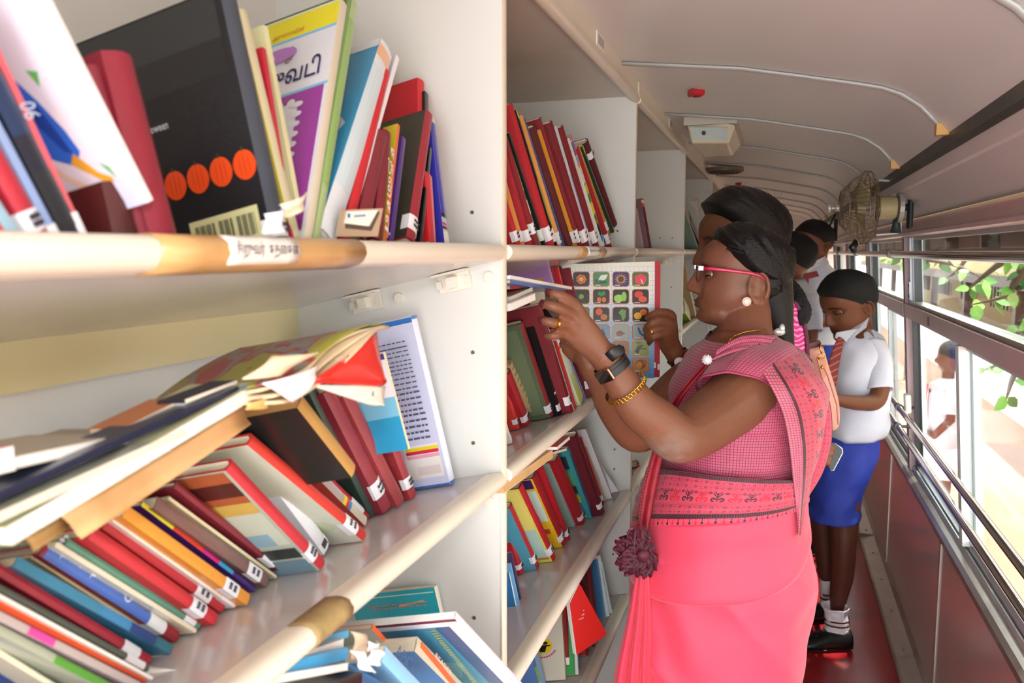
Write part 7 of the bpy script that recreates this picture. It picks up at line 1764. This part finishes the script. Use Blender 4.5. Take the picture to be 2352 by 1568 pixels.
def shoe(cx, floor_d, heel_x, toe_x, ysole, parent, d0):
    h = onZ(heel_x, ysole, .003); t = onZ(toe_x, ysole, .003); L = (t - h).length; ax = (t - h); ax.z = 0; ax.normalize(); sd_ = ax.cross(ZU).normalized(); z0 = .003; h.z = z0
    prof_ = [(0, .030, .062), (.06, .036, .068), (.2, .038, .066), (.38, .040, .058), (.55, .045, .046), (.72, .047, .038), (.86, .042, .032), (.96, .028, .024), (1, .010, .012)]
    rings = []
    for t_, w_, hh in prof_:
        c = h + ax * (L * t_); rings.append([c + sd_ * (w_ * math.cos(a)) + ZU * (.012 + (hh - .012) * max(math.sin(a), 0) ** .8 if math.sin(a) > 0 else .012 + .0 * a) for a in [2 * math.pi * k / 20 for k in range(20)]])
    mb = MB(); mb.loft(rings); s_ = recalc(mb.make('shoe', shoem, parent, smooth=True))
    mb = MB(); mb.loft([[h + ax * (L * t_) + sd_ * (w_ * 1.06 * math.cos(a)) + ZU * (.0065 + .0065 * math.sin(a)) for a in [2 * math.pi * k / 16 for k in range(16)]] for t_, w_, hh in prof_]); autosmooth(recalc(mb.make('sole', mat('rubber_sole', '#0f0f10', .5), s_)))
    mb = MB(); c = h + ax * (L * .48) + ZU * .058
    for s in (-1, 1):
        mb.tube([c, c + sd_ * .018 * s + ax * .008 + ZU * .012, c + sd_ * .030 * s + ax * .018 + ZU * .004, c + sd_ * .014 * s + ax * .012, c], .0016, 6); mb.tube([c, c + sd_ * .02 * s + ax * .03 - ZU * .012], .0014, 6)
    for q in (.42, .50, .57): c2 = h + ax * (L * q) + ZU * (.058 - (q - .42) * .1); mb.tube([c2 - sd_ * .018, c2 + ZU * .003, c2 + sd_ * .018], .0016, 6)
    mb.make('laces', mat('black_lace', '#242428', .6), s_, smooth=True)
shoe(0, 0, 1952, 1816, 1484, k1, 2.80); shoe(0, 0, 1908, 1826, 1420, k1, 3.02)
# taller boy at the back
k2 = thing('person', onZ(1880, 1280, 0), 'tallest schoolboy in white shirt and maroon tie, standing farthest down the aisle', 'person', 'schoolboys in the aisle')
d3 = 3.9
frt = head_frame(1864, 612, 500, d3, -RH * .9 - FH * .42, pitch=math.radians(4), hh=.215)
mb = MB(); head_mesh(mb, frt, nz=46, na=54, nose=.9); add_ear(mb, frt, 1, ex=-.1, ez=.42); add_ear(mb, frt, -1, ex=-.1, ez=.42)
limb(mb, [(1880, 560, d3, 22), (1878, 600, d3, 21), (1878, 640, d3, 28)])
mb.loft([ringpx(*q) for q in ((612, 1860, 1900, d3, .05), (640, 1838, 1930, d3, .10), (700, 1840, 1930, d3, .11), (790, 1845, 1925, d3, .10), (860, 1842, 1925, d3, .11))])
for x_, dq in ((1870, d3 + .08), (1892, d3 - .08)): limb(mb, [(x_, 850, dq, 26), (x_, 960, dq, 24), (x_, 1060, dq, 17), (x_, 1160, dq, 17), (x_, 1270, dq, 11)], seg=12)
limb(mb, [(1918, 650, d3 - .1, 16), (1922, 710, d3 - .14, 15), (1900, 740, d3 - .2, 12), (1870, 730, d3 - .25, 10)])
vs, fs = smooth_remesh(mb, .005, 3); mk('body', vs, fs, skin, k2, cols=paint(vs, fs, skin_paint(frt, '#7d4a34', '#5c2f2a', '#20110c')), smooth=True); eyes(k2, frt); lids(k2, frt)
cap(k2, frt, .28, .05)
s2_ = rings_cloth('shirt', [(600, 1852, 1898, .05), (612, 1842, 1905, .08), (640, 1832, 1932, .12), (700, 1830, 1940, .14), (790, 1838, 1928, .13)], d3, shirtm, k2, seedv=8, wr=.006)
slv([(1918, 640, d3 - .1), (1926, 680, d3 - .13), (1924, 705, d3 - .15)], .045, .048, par=k2)
mb = MB(); mb.prism([P(1896, 588, d3 - .05), P(1904, 602, d3 - .07), P(1872, 634, d3 - .13), P(1852, 632, d3 - .13), P(1848, 612, d3 - .12)], FH * .006); recalc(mb.make('collar', shirtm, s2_))
mb = MB(); mb.prism([P(x, y, d3 - .155) for x, y in ((1850, 628), (1876, 622), (1882, 634), (1858, 640), (1854, 700), (1842, 702), (1846, 640))], FH * .006); recalc(mb.make('tie', mat('maroon_cloth_tie', '#8a2028', .6), k2))
rings_cloth('shorts', [(780, 1845, 1925, .12), (850, 1840, 1925, .13), (960, 1845, 1922, .14)], d3, shortm, k2, seedv=3)
for x_, dq in ((1872, d3 + .08), (1894, d3 - .08)): shoe(0, 0, x_ + 22, x_ - 34, 1268, k2, dq + .02)
# boy seen from behind between them
k3 = thing('person', onZ(1830, 1400, 0), 'schoolboy in white shirt half hidden behind the saree wearer\'s head', 'person', 'schoolboys in the aisle')
d4 = 3.4
frm = head_frame(1812, 655, 545, d4, -RH * .9 + FH * .55, hh=.215)
mb = MB(); head_mesh(mb, frm, nz=40, na=48); add_ear(mb, frm, 1); add_ear(mb, frm, -1)
limb(mb, [(1818, 610, d4, 24), (1822, 650, d4, 22), (1825, 690, d4, 30)])
mb.loft([ringpx(*q) for q in ((655, 1800, 1845, d4, .05), (680, 1775, 1862, d4, .10), (760, 1780, 1868, d4, .11), (900, 1780, 1860, d4, .10), (980, 1780, 1860, d4, .10))])
limb(mb, [(1852, 690, d4 - .1, 18), (1862, 740, d4 - .12, 17), (1858, 790, d4 - .14, 16), (1835, 800, d4 - .2, 13), (1810, 790, d4 - .22, 12)])
for x_, dq in ((1810, d4 + .08), (1835, d4 - .08)): limb(mb, [(x_, 960, dq, 30), (x_, 1090, dq, 27), (x_, 1200, dq, 20), (x_, 1290, dq, 19), (x_, 1400, dq, 13)], seg=12)
vs, fs = smooth_remesh(mb, .005, 3); mk('body', vs, fs, skin, k3, cols=paint(vs, fs, skin_paint(frm, '#8a5a40', '#5c2f2a', '#20110c')), smooth=True); eyes(k3, frm); lids(k3, frm)
cap(k3, frm, .28, .05)
rings_cloth('shirt', [(640, 1796, 1846, .05), (655, 1782, 1856, .09), (690, 1768, 1872, .13), (780, 1772, 1874, .13), (960, 1770, 1868, .13)], d4, shirtm, k3, seedv=6, wr=.006)
slv([(1852, 680, d4 - .1), (1862, 725, d4 - .12), (1862, 762, d4 - .13)], .042, .046, par=k3)
rings_cloth('shorts', [(950, 1775, 1862, .12), (1030, 1772, 1862, .13), (1120, 1775, 1860, .14)], d4, shortm, k3, seedv=2)
for x_, dq in ((1812, d4 + .08), (1837, d4 - .08)): shoe(0, 0, x_ + 24, x_ - 40, 1366, k3, dq + .02)
# ------------------------------------------------------------------ wall fans, ceiling lamp, ceiling fittings
def fan(base, fwd, R_=.125, label='', full=True, sc=1.0):
    t = thing('wall_fan', base, label, 'fan')
    fwd = V(fwd).normalized(); sd_ = ZU.cross(fwd).normalized(); up = fwd.cross(sd_)
    cage_m = mat('rusty_wire', '#85725a', .4, metal=.5, var=.45, vs=60, dirt='#5c3f2a', ds=30, dt=.5)
    c = base + fwd * .130      # centre of the cage
    W = lambda x, r, a: c + fwd * x + (sd_ * math.cos(a) + up * math.sin(a)) * r
    prof_ = [(.060, .022), (.056, .050), (.028, R_ * .74), (-.008, R_ * .98), (-.014, R_), (-.026, R_ * .97), (-.040, R_ * .7), (-.046, .035)]
    if full:
      mb = MB(); nw = 48
      for k in range(nw):
          a = 2 * math.pi * k / nw; mb.tube([W(x, r, a + (.12 * (1 - r / R_) if x > .02 else 0)) for x, r in prof_[:5]], .0011, 4, cap=False)
      mb.make('front_wire_cage', cage_m, t, smooth=True)
      mb = MB()
      for k in range(nw // 3):
          a = 2 * math.pi * k / (nw // 3); mb.tube([W(x, r, a) for x, r in prof_[4:]], .0011, 4, cap=False)
      mb.make('rear_wire_cage', cage_m, t, smooth=True)
      mb = MB()
      for x, r in ((-.008, R_), (-.020, R_), (.060, .022), (.040, R_ * .62), (-.046, .035)):
          mb.tube([W(x, r, 2 * math.pi * k / 40) for k in range(41)], .0018, 5, cap=False)
      mb.make('cage_ring', cage_m, t, smooth=True)
      mb = MB(); mb.tube([W(.058, 0, 0), W(.070, 0, 0)], .010, 12); mb.tube([W(.070, 0, 0), W(.084, 0, 0)], .005, 10); mb.tube([W(.084, 0, 0), W(.090, 0, 0), W(.094, 0, 0)], [.012, .013, .008], 14)
      mb.make('front_knob', mat('silver_clip', '#c9cdc8'), t, smooth=True)
      bl_m = mat('fan_blade_olive', '#8d8560', .4, var=.15, vs=10)
      for k in range(4):
          a0 = math.pi / 2 * k + .5; vs = []
          for i in range(7):
              r = lerp(.02, R_ * .86, i / 6); wd = .5 * (1 + .5 * math.sin(math.pi * i / 6))
              for j in range(5):
                  s = j / 4 - .5; a = a0 + s * wd + .25 * i / 6; vs.append(W(.004 + s * .030, r, a))
          fs = [(i * 5 + j, (i + 1) * 5 + j, (i + 1) * 5 + j + 1, i * 5 + j + 1) for i in range(6) for j in range(4)]
          o = mk('blade', vs, fs, bl_m, t, smooth=True); o.modifiers.new('s', 'SOLIDIFY').thickness = .0012
      mb = MB(); mb.tube([W(.012, 0, 0), W(-.012, 0, 0)], .022, 16); mb.make('hub', bl_m, t)
      mb = MB(); mb.tube([W(-.046, 0, 0), W(-.05, 0, 0), W(-.095, 0, 0), W(-.10, 0, 0)], [.028, .034, .034, .026], 24); autosmooth(mb.make('motor', mat('motor_yellow', '#a89c72', .4, var=.15), t))
      mb = MB(); mb.tube([W(-.10, 0, 0), W(-.112, 0, 0)], .046, 20)
      for s in (-1, 1): mb.tube([W(-.046, .08, s * math.pi / 2), W(-.106, .075, s * math.pi / 2), W(-.106, .03, s * math.pi / 2)], .004, 6)
      mb.box((-.005, -.008, -.075), (.005, .008, .075), ax=(W(-.108, 0, 0), fwd, sd_, up)); mb.make('rear_frame', mat('grey_frame', '#aaa79f', .4, metal=.4), t)
    bk = mat('dark_green_bracket', '#1f2d2a', .5, var=.3)
    mb = MB(); mb.box((-.012, -.02, -.062), (.0, .02, .062), ax=(base, fwd, sd_, up)); o = mb.make('wall_plate', bk, t); bv = o.modifiers.new('b', 'BEVEL'); bv.width = .008; bv.segments = 2
    mb = MB(); mb.tube([base, base + fwd * .035], .010, 10); mb.tube([base + fwd * .03 - up * .035, base + fwd * .03 + up * .03], .009, 10); mb.tube([base + fwd * .03 + up * .02, base + fwd * -.0 + up * .085 ], [(.006, .011), (.006, .011)], 10)
    mb.tube([base + fwd * .028 - up * .02, base + fwd * .030 - up * .075], [.008, .016], 10)
    mb.make('bracket_arm', bk, t, smooth=True)
    mb = MB(); mb.tube([base + fwd * .0, base + fwd * .05], .005, 8); mb.tube([base + fwd * .02 - up * .018, base + fwd * .05 - up * .012], .004, 8); mb.make('pivot_bolt', mat('rust_red', '#6a2c24', .6), t)
    return t
fan(V(P(2086, 476, 2.42)), (-.99, -.08, 0), .107, 'wire caged wall fan with olive blades on the cove panel near the reading boy')
fan(V(P(1917, 528, 4.6)), (-.93, -.30, 0), .118, 'distant dark fan bracket on the cove behind the tallest boy', full=False)
# soft black cord holder hanging from the handrail
mb = MB(); mb.tube([P(1966, 548, 2.5), P(1964, 560, 2.5), P(1958, 568, 2.5), P(1962, 580, 2.5)], [.004, .010, .012, .006], 10); o = mb.make('rail_hook', mat('black_plastic', '#17181a'), smooth=True); tag(o, 'black plastic tie hanging on the handrail below the nearer fan', 'hook')
# boxy ceiling lamp
lt = thing('ceiling_lamp', V((-.13, 2.72, 1.79)), 'boxy cream ceiling lamp cover with a clear end, above the second bay', 'lamp')
lp = [onZ(1578, 262, 1.786), onZ(1652, 270, 1.780), onZ(1690, 330, 1.780), onZ(1612, 325, 1.786)]
x0, x1 = -.275, -.135; y0, y1 = 2.54, 3.02; zt = 1.795; mb = MB()
top = [(x0, y0, zt + .008), (x1, y0, zt - .006), (x1, y1, zt - .006), (x0, y1, zt + .008)]
bot = [(x0 + .012, y0 + .05, zt - .050), (x1 - .020, y0 + .07, zt - .052), (x1 - .028, y1 - .07, zt - .052), (x0 + .012, y1 - .06, zt - .050)]
mb.add(top + bot, [(0, 1, 2, 3), (4, 7, 6, 5), (0, 4, 5, 1), (1, 5, 6, 2), (2, 6, 7, 3), (3, 7, 4, 0)]); o = mb.make('lamp_cover', mat('cream_plastic', '#e6dcc0', .25, var=.05, dirt='#c9b27a', ds=6, dt=.6, coat=.3), lt); bv = o.modifiers.new('b', 'BEVEL'); bv.width = .006; bv.segments = 2
mb = MB(); mb.box((x0 - .006, y0 - .008, zt - .004), (x1 + .006, y1 + .008, zt + .02)); mb.make('mounting_frame', mat('lamp_frame', '#b9b3a6', .4), lt)
mb = MB(); mb.prism([V((x0 + .012, y0 + .004, zt - .006)), V((x1 - .02, y0 + .008, zt - .012)), V((x1 - .026, y0 + .052, zt - .044)), V((x0 + .016, y0 + .042, zt - .040))], V((0, -.0025, -.0025))); recalc(mb.make('clear_end', mat('lamp_glass', '#cfdfdd', .08, coat=.6), lt))
mb = MB(); mb.tube([(x0 + .05, y0 + .020, zt - .022), (x0 + .05, y0 + .014, zt - .027)], .006, 10); mb.make('lamp_screw', mat('dark_screw', '#4c4540'), lt)
# small red call buttons
for i, (x, y, z, s) in enumerate(((1599, 217, 1.797, .017), (1665, 353, 1.788, .014), (1696, 424, 1.786, .014))):
    c = onZ(x, y, z); t = thing('red_button', c, ['nearest small red square button on the ceiling', 'middle red button on the ceiling just past the lamp', 'farthest tiny red button on the ceiling'][i], 'button', 'red ceiling buttons')
    mb = MB(); mb.box((-s, -s, -.004), (s, s, .012), ax=(c, V((.9, .42, 0)), V((-.42, .9, 0)), ZU)); o = mb.make('button_base', mat('red_plastic', '#b0202c', .35), t); bv = o.modifiers.new('b', 'BEVEL'); bv.width = .003
    mb = MB(); mb.ell(c - ZU * .004, (V((s * .5, 0, 0)), V((0, s * .5, 0)), V((0, 0, .003))), 10, 6); mb.make('button_cap', mat('dark_red_plastic', '#8a141e', .35), t, smooth=True)
c = onZ(1664, 391, 1.789); t = thing('ceiling_vent', c, 'dark round ceiling vent beyond the boxy lamp', 'vent'); mb = MB(); mb.tube([c + ZU * .01, c - ZU * .006], .085, 28); mb.make('vent_rim', mat('vent_brown', '#7a6a58', .5, var=.3), t)
mb = MB()
for r in (.07, .05, .03): mb.tube([c + V((r * math.cos(a), r * math.sin(a), -.008)) for a in [2 * math.pi * k / 28 for k in range(29)]], .005, 6, cap=False)
mb.make('vent_ring', mat('vent_dark', '#4c4238', .5), t)
# round stain mark on the ceiling sheet
c = onZ(1698, 14, 1.803); mb = MB(); mb.tube([c, c - ZU * .0015], .014, 20); o = mb.make('ceiling_plug', mat('plug_tan', '#b3a48e', .6)); tag(o, 'pale tan round plug in the ceiling near the top edge', 'plug')

# ------------------------------------------------------------------ outside the windows
def ostruct(name, mb, m, **k): o = mb.make(name, m, **k); return o
mb = MB(); mb.box((.62, -6, -.75), (24, 34, -.70)); struct('ground', mb.v, mb.f, mat('sandy_ground', '#a98f7c', .9, var=.2, vs=1.2, dirt='#b87a62', ds=.5, dt=.5))
# school building with veranda
bl_t = thing('building', V((3.6, 9, -.7)), 'sunlit low school building with veranda posts seen through the windows', 'building')
cw = mat('cream_wall', '#a08c66', .8, var=.08, vs=2); bw = mat('brown_beam', '#3f2c20', .6, var=.2)
mb = MB(); mb.box((5.4, 2, -.7), (5.6, 40, 2.4)); mb.make('wall', cw, bl_t)
mb = MB(); mb.box((3.5, 2, 1.02), (3.62, 40, 2.5)); mb.make('upper_wall', mat('beige_wall', '#a8936a', .8, var=.06, vs=2), bl_t)
mb = MB(); mb.box((3.4, 1.8, 2.5), (5.8, 40.2, 2.62)); mb.make('veranda_roof', mat('roof_beige', '#a8946c', .8), bl_t)
mb = MB(); mb.box((3.46, 2, .84), (3.64, 40, 1.02)); mb.make('beam', bw, bl_t)
for y in np.arange(3.4, 39, 3.7):
    mb = MB(); mb.box((3.48, y - .09, -.7), (3.62, y + .09, .84)); mb.make('post', bw, bl_t)
for y in np.arange(4.2, 38, 3.7):
    mb = MB(); mb.box((5.34, y, .0), (5.4, y + 1.8, .95)); o = mb.make('window', mat('pale_shutter', '#c9bcae', .6), bl_t)
    mb = MB()
    for k in range(6): mb.box((5.30, y + .05 + .33 * k, .0), (5.34, y + .10 + .33 * k, .95))
    mb.make('window_bar', bw, o)
mb = MB(); mb.box((3.2, 1.8, -.7), (5.5, 40, -.5)); mb.make('veranda_step', mat('red_step', '#b07a66', .8, var=.15), bl_t)
mb = MB(); mb.box((2.9, 5.0, -.7), (3.0, 30, -.05)); o = ostruct('garden_wall', mb, mat('white_wall', '#d9d4ce', .85)); tag(o, 'low whitewashed wall outside between bus and building', 'wall')
# pupils outside
def pupil(x, y, label, face_=1):
    t = thing('person', V((x, y, -.7)), label, 'person'); sk = '#7d4a34'
    mb = MB(); c = V((x, y, -.7)); T = lambda a, b, h: c + V((a, b, h))
    mb.ell(T(0, 0, 1.32), (V((.085, 0, 0)), V((0, .095, 0)), V((0, 0, .115))), 18, 12); mb.tube([T(0, 0, 1.25), T(0, 0, 1.12)], .045, 12)
    mb.ell(T(-.085, 0, 1.30), (V((.02, 0, 0)), V((0, .015, 0)), V((0, 0, .02))), 8, 6)
    mb.tube([T(0, 0, 1.16), T(0, 0, 1.08), T(0, 0, .9), T(0, 0, .7)], [.05, .13, .12, .13], 16)
    for s in (-1, 1):
        mb.tube([T(0, .14 * s, 1.08), T(.0, .18 * s, .88), T(-.10, .13 * s, .74), T(-.16, .06 * s, .78)], [.038, .034, .028, .022], 10)
        for k in range(5): mb.tube([T(-.16, .06 * s + .008 * (k - 2), .78), T(-.20, .05 * s + .009 * (k - 2), .78 - .004 * abs(k - 2)), T(-.225, .05 * s + .008 * (k - 2), .765)], [.007, .006, .004], 6)
        mb.tube([T(0, .07 * s, .75), T(0, .08 * s, .4), T(.01, .08 * s, .05)], [.065, .05, .03], 12)
    vs, fs = smooth_remesh(mb, .009, 2); mk('body', vs, fs, skin, t, cols=[sk] * len(fs), smooth=True)
    mb = MB(); mb.ell(T(.012, 0, 1.36), (V((.092, 0, 0)), V((0, .100, 0)), V((0, 0, .098))), 18, 12); mb.make('hair', capm, t, smooth=True)
    mb = MB(); mb.loft([[T(a_ * math.cos(q) * .8, a_ * math.sin(q), h) for q in [2 * math.pi * k / 20 for k in range(20)]] for a_, h in ((.06, 1.17), (.15, 1.12), (.165, 1.0), (.16, .8), (.17, .66))])
    for s in (-1, 1): mb.tube([T(0, .13 * s, 1.10), T(0, .18 * s, .92)], [.05, .055], 12)
    mb.make('shirt', shirtm, t, smooth=True)
    mb = MB(); mb.prism([T(-.135, -.02, 1.12), T(-.135, .02, 1.12), T(-.150, .03, .85), T(-.150, -.03, .85)], V((-.006, 0, 0))); mb.make('tie', mat('red_scarf', '#c02030', .6), t)
    mb = MB(); mb.loft([[T(a_ * math.cos(q) * .8, a_ * math.sin(q), h) for q in [2 * math.pi * k / 20 for k in range(20)]] for a_, h in ((.165, .68), (.18, .5), (.19, .42))]); mb.make('shorts', mat('white_shorts', '#e9e6ea', .8), t, smooth=True)
    mb = MB()
    for s in (-1, 1): mb.ell(T(-.04, .08 * s, .035), (V((.11, 0, 0)), V((0, .04, 0)), V((0, 0, .035))), 12, 8)
    mb.make('shoes', shoem, t, smooth=True)
pupil(*list(onZ(2172, 960, .16).to_2d()), 'pupil in white with red scarf standing outside beyond the lower sliding window')
# leafy branches hanging beside the bus
leafm = mat('leaf_green', None, .45, var=.18, vs=30, sss=.0); 
tr_ = thing('tree', V((1.9, 3.4, -.7)), 'green leafy tree whose branches hang outside the nearest window', 'tree')
barkm = mat('bark', '#6a5644', .8, var=.3, vs=20); mb = MB()
mb.tube([(2.9, 3.6, -.7), (2.8, 3.5, .8), (2.6, 3.4, 2.2), (2.0, 3.0, 2.9)], [.14, .11, .09, .05], 12)
mb.make('trunk', barkm, tr_, smooth=True)
rr = random.Random(21)
br = [[(1.50, 1.10), (2070, 590), (2180, 605), (2260, 640)], [(1.3, 1.15), (2352, 570), (2290, 610), (2240, 650), (2225, 665)], [(1.15, 1.1), (2380, 560), (2330, 650), (2310, 680), (2230, 700)], [(1.15, 1.1), (2400, 700), (2345, 740), (2340, 790)], [(1.2, 1.2), (2380, 780), (2330, 860), (2310, 920)], [(1.5, 1.4), (2330, 780), (2300, 830), (2260, 850)], [(1.8, 1.6), (2240, 560), (2200, 620), (2170, 640)]]
n_leaf = 0
leaf_me = None
def leaf(p, dr, nrm, L, c, par):
    W_ = L * rr.uniform(.5, .62); sd2 = dr.cross(nrm).normalized(); vs = []; fs = []
    n = 8
    for i in range(n + 1):
        t = i / n; w_ = W_ / 2 * math.sin(math.pi * t ** .75) ** .9 * (1 + .07 * (-1) ** i) if 0 < i < n else .0006
        q = p + dr * (L * t) - nrm * (.12 * L * t * t)
        vs += [q - sd2 * w_ + nrm * (.12 * w_), q - nrm * .0, q + sd2 * w_ + nrm * (.12 * w_)]
    for i in range(n): a = 3 * i; fs += [(a, a + 3, a + 4, a + 1), (a + 1, a + 4, a + 5, a + 2)]
    return mk('leaf', vs, fs, leafm, par, cols=[c] * len(fs), smooth=True)
for b_ in br:
    (dn, _), *pp_ = b_; pts = []
    pts = [onX(x, y, .70 + .35 * (dn - 1.1) + .03 * i) for i, (x, y) in enumerate(pp_)]
    fine = []
    for i in range((len(pts) - 1) * 5 + 1): t = i / 5; fine.append(V([sinterp(t, [(k, pts[k][j]) for k in range(len(pts))]) for j in range(3)]))
    root_ = [V((2.0, 3.0, 2.85)), fine[0].lerp(V((2.0, 3.0, 2.85)), .5) + ZU * .15]
    mb = MB(); mb.tube(root_ + fine, [lerp(.02, .0025, i / (len(fine) + 1)) for i in range(len(fine) + 2)], 6); bo = mb.make('branch', barkm, tr_, smooth=True)
    for i, q in enumerate(fine):
        for s in range(1 + (i % 3 == 0)):
            if n_leaf and rr.random() < .5: continue
            dr = (RH * rr.uniform(-1, 1) - ZU * rr.uniform(-.2, .9) + FH * rr.uniform(-.6, .3)).normalized(); nrm = (ZU * rr.uniform(.1, .8) - FH * rr.uniform(.3, 1) + RH * rr.uniform(-.6, .6)); nrm = (nrm - dr * nrm.dot(dr)).normalized()
            leaf(q + dr * .008, dr, nrm, rr.uniform(.045, .095), rr.choice(['#6fae4a', '#86c257', '#9bd06a', '#5c9440', '#4c7a3c', '#b4dc86']), bo); n_leaf += 1
print('leaves', n_leaf)
# distant greenery beyond the far windows
def bush(c, r, label, n=900):
    t = thing('bush', V(c) - ZU * r, label, 'bush'); vs = []; fs = []; cs = []
    for i in range(n):
        d = V((rr.gauss(0, 1), rr.gauss(0, 1), rr.gauss(0, 1))).normalized(); p = V(c) + d * r * rr.uniform(.7, 1.05); a = V((rr.gauss(0, 1), rr.gauss(0, 1), rr.gauss(0, 1))).normalized() * .07; b = a.cross(d).normalized() * .04; k = len(vs); vs += [p - a, p + b, p + a, p - b]; fs.append((k, k + 1, k + 2, k + 3)); cs.append(rr.choice(['#5f9a3e', '#7ab552', '#4a7d33', '#93c968']))
    o = mk('foliage', vs, fs, leafm, t, cols=cs); o['kind'] = 'stuff'
    mb = MB(); mb.tube([V(c) - ZU * r * 1.0 - ZU * (c[2] - r + .7), V(c)], [.06, .03], 8); mb.make('stem', barkm, t)
bush((2.1, 15.0, 1.9), .8, 'green tree crown far outside beyond the second window')
# unseen crown, added above the bus to keep sun off the near floor
vs = []; fs = []; cs = []
for i in range(3600):
    p = V((rr.uniform(.75, 3.4), rr.uniform(.6, 4.0), rr.uniform(2.9, 3.9))); a = V((rr.gauss(0, 1), rr.gauss(0, 1), rr.gauss(0, .5))).normalized(); b = a.cross(V((rr.uniform(-.4, .4), rr.uniform(-.4, .4), 1))).normalized() * .05; a = a * .09; k = len(vs)
    vs += [p - a, p + b, p + a, p - b]; fs.append((k, k + 1, k + 2, k + 3)); cs.append(rr.choice(['#5f9a3e', '#7ab552', '#4a7d33', '#93c968']))
o = mk('crown', vs, fs, leafm, tr_, cols=cs); o['kind'] = 'stuff'
print('objects', len(bpy.data.objects))
